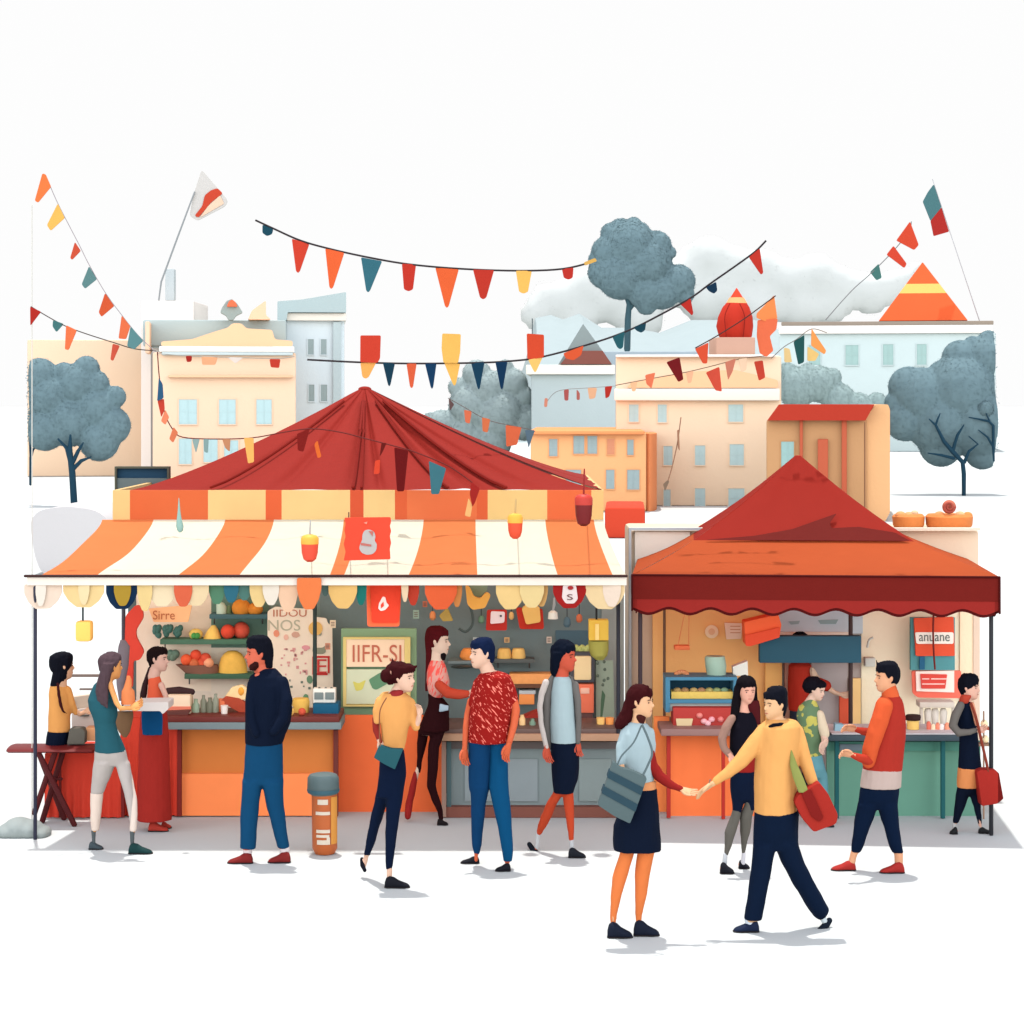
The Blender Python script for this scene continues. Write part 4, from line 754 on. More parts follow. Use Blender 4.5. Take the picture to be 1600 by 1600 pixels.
solo('tassel', 'grey green drop shaped tassel hanging on the left part of the awning', 'tassel', rows_mesh([(778, 279, 280), (800, 277.5, 282), (812, 276, 284), (822, 275, 287), (829, 277, 286), (832, 280, 283)], 18.95), mat((136, 166, 156), 'cloth'))
# right half of the back wall
s = solo('hanging_bag', 'curved yellow hanging sack under the awning centre right', 'sack', prism([(727, 914), (734, 918), (740, 932), (750, 936), (760, 925), (767, 930), (758, 950), (738, 953), (730, 944)], 20.2, .08, rnd=4), mat((238, 180, 90), 'cloth'))
solo('hanging_bag', 'green grey folded cloth behind the curved yellow sack', 'sack', prism([(728, 906), (764, 906), (760, 926), (748, 935), (738, 928)], 20.3, .05, rnd=4), mat((132, 158, 136), 'cloth'))
solo('hook', 'dark curved hook hanging on the grey wall', 'hook', cordline([(732, 940), (738, 960), (738, 976), (728, 987), (717, 982)], 20.9, 2.0), mat((78, 92, 90), 'metal'))
solo('cheese_wedge', 'small ochre cheese wedge hanging above the woman in the dark dress', 'cheese', prism([(686, 962), (699, 950), (708, 970), (692, 971)], 20.9, .07, rnd=2), mat((186, 160, 84), 'food'))
s = thing('wall_sign', 'small red square sign with a white face on the grey wall', 'sign', tuple(W(776, 985, YS)))
link('board', prism([(761, 953), (792, 953), (792, 985), (759, 985)], YS, .04, rnd=3), mat((196, 50, 40), 'paint'), s, smooth=False)
link('face', prism([(767, 955), (789, 956), (788, 973), (766, 975)], YS-.012, .02, rnd=3), mat((250, 232, 232), 'paint'), s, smooth=False)
link('dot', prism([(781, 961), (784, 961), (784, 964), (781, 964)], YS-.018, .01), mat((80, 80, 90), 'paint'), s, smooth=False)
s = thing('wall_bag', 'red bag with a big yellow patch beside the small red square sign', 'bag', tuple(W(828, 985, YS)))
link('bag', prism([(806, 950), (848, 952), (850, 983), (812, 983)], YS, .08, rnd=4), mat((198, 58, 44), 'cloth'), s)
link('patch', prism([(815, 950), (824, 944), (843, 948), (845, 972), (822, 976)], YS-.03, .05, rnd=4), mat((248, 200, 116), 'cloth'), s)
s = thing('bell', 'small white ladle shaped bell hanging under the red scallop', 'bell', tuple(W(864, 967, 20.6)))
link('dome', rows_mesh([(954, 861, 867), (957, 857, 871), (967, 856, 872)], 20.6), mat((238, 240, 230), 'paint'), s)
link('stem', tubepx([(866, 935, 1.5), (866, 945, 2.5), (864, 955, 1.5)], 20.6), mat((170, 178, 180), 'metal'), s)
for i, (x, c) in enumerate(((728, (250, 156, 80)), (788, (238, 192, 108)), (810, (244, 200, 118)))):
    lab = ['large orange bun on the dark plate left of the man in the red shirt', 'yellow bun next to his dark hair on the grey shelf', 'paler yellow bun at the right of the grey shelf'][i]
    solo('bun', lab, 'bread', rows_mesh([(1013, x-8, x+8), (1016, x-10, x+10), (1024, x-11, x+11), (1030, x-11, x+11)] if i else [(1013, 724, 740), (1018, 720, 745), (1026, 718, 745), (1031, 722, 745)], YS+.1, .1), mat(c, 'food'), 'buns on the grey shelf')
solo('plate', 'thin dark oval plate on the grey ledge by the woman in pink', 'plate', ballpx(722, 1042, 18, 2.4, 20.8, .1), mat((48, 58, 58), 'paint', .4))
solo('wall_ledge', 'long grey ledge under the orange bun on the back wall', 'ledge', boxpx(700, 1033, 770, 1037, 20.9, .3), mat((124, 140, 142), 'paint'))
s = thing('bread_rack', 'orange bread rack with a brown board between the red shirt and the grey cardigan', 'rack', tuple(W(828, 1140, YS)))
link('tray', boxpx(796, 1053, 862, 1069, YS, .2), mat((250, 172, 104), 'food'), s, bevel=.01)
link('board', boxpx(790, 1069, 852, 1075, YS-.02, .25), mat((110, 76, 58), 'paint'), s, smooth=False)
link('box', boxpx(811, 1079, 837, 1085, YS, .2), mat((196, 206, 208), 'paint'), s, bevel=.01)
link('drawer', boxpx(811, 1085, 835, 1101, YS-.01, .2), mat((250, 158, 88), 'paint'), s, bevel=.01)
link('base', prism([(800, 1128), (838, 1112), (858, 1112), (858, 1144), (790, 1144)], 20.6, .2), mat((160, 48, 38), 'paint'), s, smooth=False)
s = thing('oven', 'dark framed oven with a cream window and coral front beside the cardigan woman', 'oven', tuple(W(910, 1144, 21.0)))
link('frame', boxpx(890, 1019, 929, 1067, 20.8, .3), mat((80, 82, 88), 'metal'), s, bevel=.02)
link('window', boxpx(897, 1025, 924, 1063, 20.78, .04), mat((248, 222, 168), 'paint', .3), s, bevel=.02)
link('front', boxpx(898, 1069, 928, 1114, 20.8, .3), mat((242, 124, 92), 'paint'), s, bevel=.01)
link('label', boxpx(907, 1075, 921, 1084, 20.79, .02), mat((254, 200, 176), 'paint'), s, bevel=.005)
link('foot', boxpx(903, 1114, 926, 1144, 20.82, .25), mat((112, 76, 72), 'paint'), s, smooth=False)
solo('lettuce', 'pale green lettuce on top of the dark framed oven', 'vegetable', join(*[ballpx(900+i*3.2, 1012+(i % 3)*2, 5, 5, 20.9) for i in range(7)]), mat((196, 208, 126), 'food'))
s = thing('lantern', 'tall two tone yellow and olive lantern at the right end of the large stall', 'lantern', tuple(W(936, 1031, 20.3)), 'small lanterns hung on cords')
link('upper', boxpx(920, 969, 951, 1001, 20.3, .16), mat((236, 196, 80), 'paint'), s, bevel=.01)
link('stripe', boxpx(930, 975, 936, 1000, 20.285, .02), mat((253, 224, 140), 'paint'), s, smooth=False)
link('lower', rows_mesh([(1001, 919, 951), (1015, 920, 951), (1024, 923, 949), (1031, 931, 943)], 20.38, .08), mat((164, 160, 78), 'paint'), s)
link('cord', tubepx([(932, 930, 1.6), (932, 970, 1.6)], 20.36), mat((36, 42, 44), 'weave'), s)
s = thing('plant', 'tall stem with dark leaves against a pale green strip by the right post', 'plant', tuple(W(942, 1124, 20.7)))
link('backing_leaf', prism([(931, 1032), (958, 1032), (960, 1122), (931, 1122)], 20.9, .02, rnd=3), mat((156, 172, 152), 'wall'), s, smooth=False)
link('leaf', prism([(941, 1078), (946, 1086), (944, 1100), (941, 1122), (938, 1122), (939, 1095)], 20.7, .02, rnd=2), mat((76, 104, 80), 'food'), s)
for x, y in ((934, 1036), (945, 1046), (934, 1056), (944, 1063), (950, 1060), (942, 1070), (944, 1034)): link('leaf', ballpx(x, y, 2.4, 2.6, 20.75, .02), mat((96, 112, 98), 'food'), s)
for x0, x1, c, lab in ((932, 945, (253, 204, 120), 'left yellow cup on the grey counter beside the right post'), (946, 959, (250, 164, 88), 'right orange cup on the grey counter beside the right post')):
    solo('cup', lab, 'cup', rows_mesh([(1121, x0, x1), (1123, x0, x1), (1139, x0+1, x1-1)], 20.2), mat(c, 'paint', .5), 'pair of cups by the post')
KW = .54
# roadside things
s = thing('litter_bin', 'orange cylindrical litter bin with grey cap and white stripes, standing on the ground', 'bin', (M(506-800, G(1334)), G(1334), 0))
YL = G(1334)
link('body', rows_mesh([(1238, 487, 527), (1250, 487, 527), (1300, 487.5, 527), (1325, 488, 527), (1333, 492, 523), (1336, 500, 515)], YL), mat((220, 116, 62), 'paint', .5), s)
link('cap', rows_mesh([(1208, 492, 520), (1210, 484, 526), (1215, 480.5, 529.5), (1233, 480, 530), (1240, 484, 527), (1245, 492, 520)], YL), mat((104, 124, 126), 'paint', .5), s)
link('cap_band', rows_mesh([(1232, 480, 530.5), (1234, 479.4, 531), (1238, 480.5, 529.5)], YL, .2), mat((70, 110, 124), 'paint', .5), s)
def band(x0, y0, x1, y1): # curved label wrapped on the bin
    c = W(507, 0, YL); rr = M(20.6, YL); V = []; n = 10
    for j, y in ((0, y0), (1, y1)):
        for i in range(n+1):
            x = x0+(x1-x0)*i/n; dx = max(-1, min(1, (x-507)/20.6)); th = math.asin(dx)
            for q in (rr+.002, rr-.01): V.append(Vector((c.x+q*math.sin(th), YL-q*math.cos(th), W(0, y, YL).z)))
    Fc = []; m = 2*(n+1)
    for i in range(n):
        a = 2*i; Fc += [(a, a+2, m+a+2, m+a), (a+1, m+a+1, m+a+3, a+3), (a, a+1, a+3, a+2), (m+a, m+a+2, m+a+3, m+a+1)]
    return V, Fc
link('yellow_side', band(518.5, 1243, 526.8, 1316), mat((252, 172, 78), 'paint'), s)
for q in ((498, 1246, 514, 1254), (495, 1265, 517, 1270), (496, 1293, 517, 1298), (496, 1301, 516, 1305), (497, 1309, 517, 1316), (512, 1305, 517, 1309)): link('stripe', band(*q), mat((252, 236, 214), 'paint'), s)
o = solo('shade_heap', 'pale grey low mound standing in for ground shade at the far left', 'mound', join(*[ballpx(x, y, r, r*.75, 19.2, .16) for x, y, r in ((30, 1296, 26), (14, 1299, 18), (48, 1297, 22), (66, 1301, 14))]), mat((168, 178, 176), 'cloth')); remesh(o, .012, 8)  # raised grey form put in place of a patch of ground shade
KW = .88
for i, (x, y, w_, h, cc, lab) in enumerate(((610, 952, 7, 26, (208, 60, 44), 'x'), (676, 962, 5, 14, (232, 150, 96), 'slim orange sausage hanging left of the ochre cheese wedge'), (752, 968, 5, 12, (110, 146, 118), 'short green pouch hanging left of the small red square sign'), (799, 962, 4, 12, (236, 190, 120), 'thin yellow pouch hanging between the two red wall pieces'), (886, 972, 6, 16, (92, 120, 132), 'slate blue pouch hanging above the woman with the dark bob'), (905, 966, 5, 13, (214, 120, 84), 'small terracotta pouch hanging left of the tall yellow lantern'))):
    if lab != 'x':
        o = solo('pouch', lab, 'pouch', rows_mesh([(y-h*.5, x-w_*.4, x+w_*.4), (y-h*.25, x-w_*.9, x+w_*.9), (y+h*.25, x-w_, x+w_), (y+h*.5, x-w_*.5, x+w_*.5)], 20.95, .06), mat(cc, 'cloth'), 'pouches hung on the grey wall')
        link('cord', tubepx([(x, y-h*.5, .7), (x, 912, .7)], 20.95), mat((60, 66, 66), 'weave'), o)
for i, (x, w_, y, cc, lab) in enumerate(((800, 6, 1124, (222, 96, 70), 'red jar on the grey counter just right of the man in the red shirt'), (816, 5, 1120, (240, 200, 140), 'cream jar on the grey counter beside the red jar'), (832, 5, 1126, (120, 150, 130), 'green jar on the grey counter left of the cardigan'))):
    solo('jar', lab, 'jar', rows_mesh([(y-3, x-w_*.6, x+w_*.6), (y, x-w_*.6, x+w_*.6), (y+3, x-w_, x+w_), (1139, x-w_, x+w_)], 20.15), mat(cc, 'paint', .4), 'jars on the grey counter')
KW = .54
KW = .88
for i, (x, y, w_, h, cc, lab) in enumerate(((520, 975, 9, 12, (238, 214, 180), 'cream notice pinned left of the red flame banner'), (650, 960, 9, 13, (150, 176, 158), 'pale green notice pinned right of the red flame banner'), (664, 944, 7, 9, (214, 120, 90), 'terracotta notice pinned near the hanging orange scallop'), (744, 1000, 10, 8, (196, 206, 204), 'pale grey notice below the dark curved hook'), (792, 1000, 8, 8, (236, 190, 130), 'ochre notice below the red framed wall pieces'), (858, 1000, 8, 10, (222, 206, 190), 'beige notice below the little white bell'), (884, 1004, 7, 7, (150, 60, 50), 'dark red notice left of the framed oven'), (512, 1010, 8, 10, (206, 140, 112), 'brown notice by the dark inner post of the menu wall'))):
    o = solo('notice', lab, 'notice', boxpx(x-w_/2, y-h/2, x+w_/2, y+h/2, 20.55 if x < 660 else 21.12, .012), mat(cc, 'paint'), 'small notices on the stall walls', smooth=False)
    link('line', join(*[boxpx(x-w_*.32, y-h*.25+k*h*.22, x+w_*.3, y-h*.25+k*h*.22+1, (20.55 if x < 660 else 21.12)-.004, .006) for k in range(3)]), mat((120, 100, 92), 'paint'), o, smooth=False)
for i, (x, y, r, cc, lab) in enumerate(((425, 1112, 7, (236, 190, 100), 'yellow lemon on the left counter beside the bearded man'), (536, 1114, 4, (0, 0, 0), ''), (444, 1112, 6, (206, 84, 60), 'red apple on the left counter beside the yellow tub'))):
    if lab: solo('fruit', lab, 'fruit', ballpx(x+28, y, r, r, 19.95), mat(cc, 'food'), 'fruit on the left counter')
KW = .54
# ================================================================ SMALL TENT
TN = thing('market_tent', 'small tent stall with red pointed roof, orange skirt and scalloped dark red valance', 'tent', (M(1273-800, 19.2), 19.2, 0))
YT = 19.2
def frustum(x0, x1, y0, Ya, x2, x3, y1, Yb_, Yc, n=30, sag=0, seed=0):
    """sloping cloth tier: outer rectangle (x0..x1 at Ya) to inner rectangle (x2..x3 at Yb_), square round centre line Yc"""
    a = W(x0, y0, Ya); b = W(x1, y0, Ya); c = W(x2, y1, Yb_); d = W(x3, y1, Yb_)
    O = [a, b, Vector((b.x, 2*Yc-Ya, b.z)), Vector((a.x, 2*Yc-Ya, a.z))]; I = [c, d, Vector((d.x, 2*Yc-Yb_, d.z)), Vector((c.x, 2*Yc-Yb_, c.z))]
    V = []; Fc = []; m = 6
    for s in range(4):
        o = len(V)
        for j in range(m+1):
            t = j/m
            for i in range(n+1):
                u = i/n; p = O[s].lerp(O[(s+1) % 4], u).lerp(I[s].lerp(I[(s+1) % 4], u), t); p.z -= sag*math.sin(math.pi*t)+.006*math.sin(u*17+seed)*math.sin(math.pi*t); V.append(p)
        for j in range(m):
            for i in range(n): k = o+j*(n+1)+i; Fc.append((k, k+1, k+n+2, k+n+1))
    return V, Fc
YCC = 21.0
o = link('skirt', frustum(988, 1558, 900, YT, 1071, 1413, 845, 20.15, YCC, sag=.015), mat((238, 112, 64), 'canopy'), TN)
o = link('roof', frustum(1071, 1413, 845, 20.15, 1219, 1227, 712, YCC-.03, YCC, sag=.035, seed=2), mat((200, 62, 50), 'canopy'), TN)
link('roof_cap', ball3(W(1223, 714.5, YCC), .035, .035, .02), mat((190, 56, 46), 'cloth'), TN)
link('fold', prism([(1090, 844), (1165, 838), (1225, 828), (1297, 804), (1285, 818), (1287, 826), (1330, 824), (1385, 832), (1407, 844)], 20.12, .03, rnd=3), mat((112, 30, 24), 'cloth'), TN, smooth=False).data.transform(Matrix.Identity(4))  # dark strip that paints crease shade onto the tent roof
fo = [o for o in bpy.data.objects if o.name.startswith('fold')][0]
for v in fo.data.vertices:  # lay the dark strip of painted crease shade onto the roof's slope
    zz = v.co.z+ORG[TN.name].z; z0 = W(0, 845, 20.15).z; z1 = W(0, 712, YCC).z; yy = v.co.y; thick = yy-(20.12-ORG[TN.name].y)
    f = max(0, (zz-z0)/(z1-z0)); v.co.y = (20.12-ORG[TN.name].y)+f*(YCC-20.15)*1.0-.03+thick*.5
def valance(y0, y1, x0, x1, amp, col, Yo, deep, name, wave=True):
    a = W(x0, y0, YT).x; b = W(x1, y0, YT).x; z0 = W(0, y0, YT).z; z1 = W(0, y1, YT).z; A = M(amp, YT); ms = []
    Yb_ = 2*YCC-YT
    for s, (p, q) in enumerate((((a, YT), (b, YT)), ((b, YT), (b, Yb_)), ((b, Yb_), (a, Yb_)), ((a, Yb_), (a, YT)))):
        n = 120; V = []
        dx, dy = (q[0]-p[0]), (q[1]-p[1]); L = math.hypot(dx, dy); nx, ny = dy/L, -dx/L
        for k in range(n+1):
            t = k/n; x = p[0]+dx*t; y = p[1]+dy*t; zz = z1+(A*math.cos(2*math.pi*(t*L/M(65, YT))+.8) if wave else 0)
            for off in (Yo, Yo-deep): V += [Vector((x+nx*off, y+ny*off, z0)), Vector((x+nx*off, y+ny*off, zz))]
        Fc = []
        for k in range(n):
            i = 4*k; Fc += [(i, i+1, i+5, i+4), (i+2, i+6, i+7, i+3), (i+1, i+3, i+7, i+5), (i, i+4, i+6, i+2)]
        ms.append((V, Fc))
    return link(name, join(*ms), mat(col, 'cloth'), TN)
valance(900, 938, 988, 1558, 0, (126, 32, 26), .0, .02, 'valance', False)
valance(936, 954.5, 989.5, 1556.5, 4.6, (166, 46, 40), -.004, .012, 'valance_edge')
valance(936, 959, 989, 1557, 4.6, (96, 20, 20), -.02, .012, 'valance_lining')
link('edge_cord', join(tubepx([(988, 900, 1.6), (1558, 900, 1.6)], YT-.01), tubepx([(1558, 900, 1.6), (1558, 956, 1.8)], YT-.01), tubepx([(988, 900, 1.6), (988, 956, 1.4)], YT-.01)), mat((84, 18, 18), 'cloth'), TN)
for x, YY, c, r, nm in ((999, 19.32, (62, 44, 50), 3.4, 'post'), (1543, 19.32, (44, 46, 52), 3.4, 'post'), (1015, 20.95, (140, 106, 84), 2.2, 'post'), (1306, 20.85, (80, 58, 56), 3.4, 'post')):
    link(nm, tubepx([(x, 905, r), (x, HOR+CH*F/YY-2, r)], YY), mat(c, 'metal', .5), TN)
KW = 1.0
TN.rotation_euler.z = -.6*math.atan2(1273-800, F)
KB = thing('kiosk', 'cream kiosk building behind the small tent with orange, blue and cream front walls', 'kiosk', (M(1258-800, 22.4), 21.25, 0))
g2 = HOR+CH*F/21.25
KW = .6
link('wall', boxpx(986, 828, 1530, g2, 21.3, 1.2), mat((250, 222, 192), 'wall'), KB, bevel=.04)
link('roof_edge', join(boxpx(983, 825, 1096, 829, 21.2, .1), boxpx(983, 829, 986.5, 1150, 21.2, .1)), mat((196, 206, 210), 'metal'), KB, smooth=False)
link('roof_edge', boxpx(1096, 825, 1532, 829, 21.2, .1), mat((252, 238, 216), 'wall'), KB, smooth=False)
link('front_panel', boxpx(992, 831, 1078, 900, 21.25, .04), mat((254, 248, 232), 'wall'), KB, smooth=False)
KW = 1.0
link('front_panel', boxpx(1020, 905, 1196, g2-1, 21.2, .08), mat((252, 186, 118), 'wall'), KB, smooth=False)
link('front_panel', boxpx(1196, 905, 1346, g2-1, 21.22, .06), mat((170, 160, 154), 'wall'), KB, smooth=False)
link('front_panel', boxpx(1346, 905, 1500, g2-1, 21.2, .08), mat((248, 228, 200), 'wall'), KB, smooth=False)
link('front_panel', boxpx(1500, 905, 1521, g2-1, 21.18, .1), mat((250, 216, 182), 'wall'), KB, smooth=False)
link('front_panel', boxpx(1521, 905, 1531, g2-1, 21.17, .12), mat((214, 190, 168), 'wall'), KB, smooth=False)
w = link('window', boxpx(1196, 905, 1348, 990, 21.15, .05), mat((186, 206, 214), 'metal', .35), KB, smooth=False)
link('blind', boxpx(1218, 988, 1332, 995, 21.11, .06), mat((246, 232, 214), 'paint'), w, smooth=False)
link('painted_reflection', prism([(1232, 971), (1250, 970), (1248, 975), (1236, 976)], 21.14, .008), mat((146, 174, 178), 'paint'), w, smooth=False)  # flat patches that paint reflections on the window glass
link('painted_reflection', prism([(1278, 969), (1310, 968), (1306, 975), (1282, 975)], 21.14, .008), mat((140, 170, 172), 'paint'), w, smooth=False)
link('door', boxpx(1226, 1036, 1262, g2-2, 21.13, .06), mat((180, 134, 116), 'wall'), KB, smooth=False)
link('door', boxpx(1268, 1036, 1324, g2-2, 21.15, .06), mat((168, 160, 158), 'wall'), KB, smooth=False)
link('door_panel', boxpx(1312, 1086, 1328, g2-2, 21.09, .05), mat((214, 88, 60), 'paint'), KB, smooth=False)
link('door_panel', boxpx(1327, 1060, 1345, g2-2, 21.12, .05), mat((248, 200, 136), 'paint'), KB, smooth=False)
link('door_panel', boxpx(1196, 1036, 1222, g2-2, 21.12, .06), mat((252, 182, 108), 'paint'), KB, smooth=False)
solo('awning_board', 'blank dark teal board above the stall helpers', 'board', boxpx(1187, 994, 1346, 1036, 20.7, .12), mat((44, 86, 104), 'paint'), bevel=.01)
solo('parcel', 'tilted two tone orange box hanging under the tent valance', 'box', prism([(1163, 972), (1216, 960), (1221, 976), (1218, 995), (1172, 1009), (1165, 1008)], 20.6, .25, rnd=2), mat((240, 104, 60), 'paint'))
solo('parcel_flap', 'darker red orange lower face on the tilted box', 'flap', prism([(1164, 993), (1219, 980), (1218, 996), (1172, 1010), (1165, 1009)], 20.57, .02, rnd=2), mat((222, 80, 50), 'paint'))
KW = .54
# bread on the kiosk roof
def bread(label, x0, x1, y0, yb, lumps, Y, c):
    t = thing('loaf', label, 'bread', tuple(W((x0+x1)/2, yb, Y)), 'loaves on the kiosk roof')
    link('base', rows_mesh([(y0, x0+4, x1-4), (y0+4, x0, x1), (yb-6, x0+1, x1-1), (yb, x0+5, x1-5)], Y, .25), mat(c, 'food'), t)
    for x, y, r, cc in lumps: link('bump', ballpx(x, y, r, r*.8, Y-.05), mat(cc, 'food'), t)
bread('wide orange loaf with pale top on the kiosk roof, left one', 1394, 1445, 803, 826, ((1407, 806, 9, (253, 172, 110)), (1429, 802, 6, (250, 214, 172)), (1420, 806, 8, (250, 184, 128))), 21.75, (250, 154, 82))
bread('wide orange loaf under the brown spiral roll on the kiosk roof', 1446, 1520, 803, 826, ((1512, 806, 8, (250, 154, 84)), (1468, 806, 9, (250, 170, 110)), (1500, 806, 9, (252, 200, 150))), 21.75, (250, 148, 78))
s = thing('spiral_roll', 'round brown spiral roll on top of the right orange loaf', 'bread', tuple(W(1483, 803, 21.65)))
link('roll', ballpx(1483, 792, 11, 11, 21.65, .05), mat((214, 120, 92), 'food'), s)
link('swirl', tube3([W(1483+math.cos(a*.5)*(9.5-a*.35), 792+math.sin(a*.5)*(9.5-a*.35), 21.57) for a in range(22)], .012, 8), mat((186, 84, 70), 'food'), s)
KW = .9
# counters of the tent
yb2 = HOR+CH*F/20.1
c3 = thing('counter', 'low counter with brown slab top and orange front under the blue display cabinet', 'counter', (M(1090-800, 20.1), 20.1, 0))
link('top', boxpx(1033, 1139, 1175, 1150, 19.8, .8), mat((140, 106, 100), 'paint', .5), c3, bevel=.01)
link('front', boxpx(1048, 1150, 1196, yb2, 20.1, .05), mat((244, 122, 66), 'paint'), c3, smooth=False)
link('side_panel', boxpx(1022, 1120, 1046, HOR+CH*F/20.3, 20.3, .05), mat((250, 140, 76), 'paint'), c3, smooth=False)
link('leg', boxpx(1042, 1150, 1048, yb2+3, 19.95, .05), mat((168, 44, 36), 'paint'), c3, smooth=False)
link('leg', boxpx(1128, 1150, 1133, yb2+5, 19.92, .05), mat((172, 44, 34), 'paint'), c3, smooth=False)
c4 = thing('counter', 'long green fronted counter with dark top at the right of the tent', 'counter', (M(1420-800, 20.1), 20.1, 0))
link('top', boxpx(1282, 1149, 1525, 1158, 19.85, .7), mat((58, 72, 80), 'paint', .5), c4, bevel=.006)
link('tabletop_cloth', boxpx(1300, 1146, 1504, 1149, 19.9, .6), mat((208, 206, 206), 'cloth'), c4, smooth=False)
link('front', boxpx(1292, 1158, 1532, yb2, 20.1, .05), mat((98, 146, 126), 'paint'), c4, smooth=False)
link('rail', boxpx(1292, 1159, 1532, 1173, 20.05, .05), mat((78, 134, 118), 'paint'), c4, smooth=False)
for x in (1305, 1471): link('leg', boxpx(x, 1158, x+6, yb2+4, 19.95, .05), mat((28, 88, 90), 'paint'), c4, smooth=False)
link('drawer', boxpx(1312, 1163, 1347, 1173, 20.03, .06), mat((108, 122, 130), 'paint'), c4, smooth=False)
s = thing('display_cabinet', 'blue framed glass display cabinet of pastries on the left tent counter', 'cabinet', tuple(W(1095, 1139, 20.2)))
link('frame', join(boxpx(1040, 1058, 1152, 1063, 20.1, .35), boxpx(1040, 1063, 1047, 1113, 20.1, .35), boxpx(1146, 1063, 1152, 1113, 20.1, .35), boxpx(1047, 1093, 1146, 1099, 20.1, .34)), mat((66, 124, 152), 'paint', .5), s, smooth=False)
link('back', boxpx(1047, 1063, 1146, 1093, 20.42, .02), mat((40, 88, 112), 'paint'), s, smooth=False)
link('shelf', boxpx(1049, 1081, 1146, 1093, 20.16, .2), mat((222, 190, 98), 'food'), s, smooth=False)
link('lower_shelf', boxpx(1047, 1099, 1146, 1111, 20.14, .3), mat((176, 184, 180), 'paint'), s, smooth=False)
for i, (x, c) in enumerate(((1058, (180, 146, 90)), (1070, (166, 126, 84)), (1084, (192, 158, 98)), (1096, (176, 128, 92)), (1108, (176, 160, 96)), (1120, (150, 160, 106)), (1132, (130, 156, 124)))):
    solo('pastry', ['brown pastry at the left end of the cabinet shelf', 'dark brown pastry, second from the left in the cabinet', 'tan pastry left of the middle of the cabinet', 'reddish brown pastry in the middle of the cabinet', 'olive pastry right of the middle of the cabinet', 'green pastry next to the last one in the cabinet', 'grey green pastry at the right end of the cabinet'][i], 'pastry', ballpx(x, 1079, 6.5, 5, 20.22), mat(c, 'food'), 'pastries in the blue cabinet')
s = thing('crate', 'dark red crate with cream label and pink wrapped sweets beneath the cabinet', 'crate', tuple(W(1095, 1139, 20.05)))
link('box', boxpx(1052, 1106, 1148, 1139, 20.02, .3), mat((174, 58, 52), 'paint'), s, bevel=.006)
link('label', prism([(1056, 1123), (1083, 1123), (1080, 1136), (1058, 1136)], 20.0, .02, rnd=1.5), mat((216, 194, 150), 'paint'), s, smooth=False)
for x, y, c in ((1093, 1118, (226, 136, 128)), (1100, 1127, (238, 176, 180)), (1112, 1124, (236, 172, 180)), (1106, 1130, (240, 190, 196)), (1126, 1124, (222, 128, 124))): link('sweet', ballpx(x, y, 5, 4.5, 20.02, .03), mat(c, 'food'), s)
solo('pail', 'pale teal pail standing on the blue display cabinet', 'pail', rows_mesh([(1025, 1103, 1132), (1028, 1101, 1133), (1040, 1102, 1135), (1058, 1105, 1134)], 20.3, .09), mat((156, 186, 168), 'paint', .4))
solo('carton', 'small white and blue carton right of the pale teal pail', 'carton', prism([(1145, 1042), (1168, 1033), (1169, 1056), (1146, 1056)], 20.3, .12), mat((222, 224, 214), 'paint'))
solo('shell_ornament', 'small curled brown ornament at the left of the cabinet top', 'ornament', join(*[ballpx(1057+i*4, 1053-3*math.sin(i*.8), 4, 4, 20.3) for i in range(5)]), mat((206, 140, 96), 'food'))
s = thing('swing_tray', 'small orange tray hanging on two thin cords on the orange wall', 'tray', tuple(W(1066, 1015, 20.75)))
link('tray', boxpx(1054, 1009, 1078, 1016, 20.75, .12), mat((246, 132, 84), 'paint'), s, bevel=.01)
link('cord', tubepx([(1059, 1010, .8), (1069, 962, .8), (1070, 930, .8)], 20.8), mat((236, 150, 96), 'weave'), s); link('cord', tubepx([(1076, 1010, .8), (1077, 930, .8)], 20.8), mat((236, 150, 96), 'weave'), s)
s = thing('wall_plate', 'round cream plate fixed to the orange wall', 'plate', tuple(W(1112, 998, 21.15)))
for r, c, d in ((10, (253, 222, 182), .03), (5, (238, 190, 146), .045)): link('rim' if r == 10 else 'well', loft([(W(1112, 987, 21.19-d), Vector((M(r, 22), 0, 0)), Vector((0, 0, M(r, 22)))), (W(1112, 987, 21.19), Vector((M(r, 22), 0, 0)), Vector((0, 0, M(r, 22))))], 24), mat(c, 'paint'), s, smooth=False)
s = thing('price_card', 'cream card with brown lines beside the round wall plate', 'card', tuple(W(1146, 1000, 21.15)))
link('card', prism([(1132, 973), (1160, 974), (1158, 998), (1135, 999)], 21.16, .02), mat((253, 224, 196), 'paint'), s, smooth=False)
link('line', join(*[boxpx(1141, y, 1157, y+1.3, 21.155, .01) for y in (978, 983, 988)]), mat((216, 160, 120), 'paint'), s, smooth=False)
s = thing('wall_sign', 'red and teal wall sign with white lettered band at the right of the tent', 'sign', tuple(W(1458, 1047, 20.95)))
link('back_panel', boxpx(1423, 965, 1492, 1047, 21., .06), mat((84, 146, 150), 'paint'), s, smooth=False)
link('red_panel', prism([(1428, 966), (1490, 964), (1492, 1025), (1431, 1025)], 20.97, .03, rnd=2), mat((222, 84, 54), 'paint'), s, smooth=False)
lb = link('band', prism([(1430, 988), (1490, 988), (1490, 1006), (1432, 1006)], 20.95, .03, rnd=3), mat((240, 234, 222), 'paint'), s, smooth=False)
text('lettering', 'anuane', 1460, 997, 10, 20.948, mat((96, 106, 104), 'paint'), lb, wide=48)
link('blue_bar', boxpx(1437, 1026, 1445, 1046, 20.97, .03), mat((38, 96, 130), 'paint'), s, smooth=False)
link('hanging_cord', cordline([(1459, 950), (1458, 985), (1459, 1020), (1461, 1046)], 20.9, 1.5), mat((110, 34, 30), 'weave'), s)
s = thing('poster', 'pink bordered poster with red text block below the red and teal wall sign', 'poster', tuple(W(1463, 1090, 21.)))
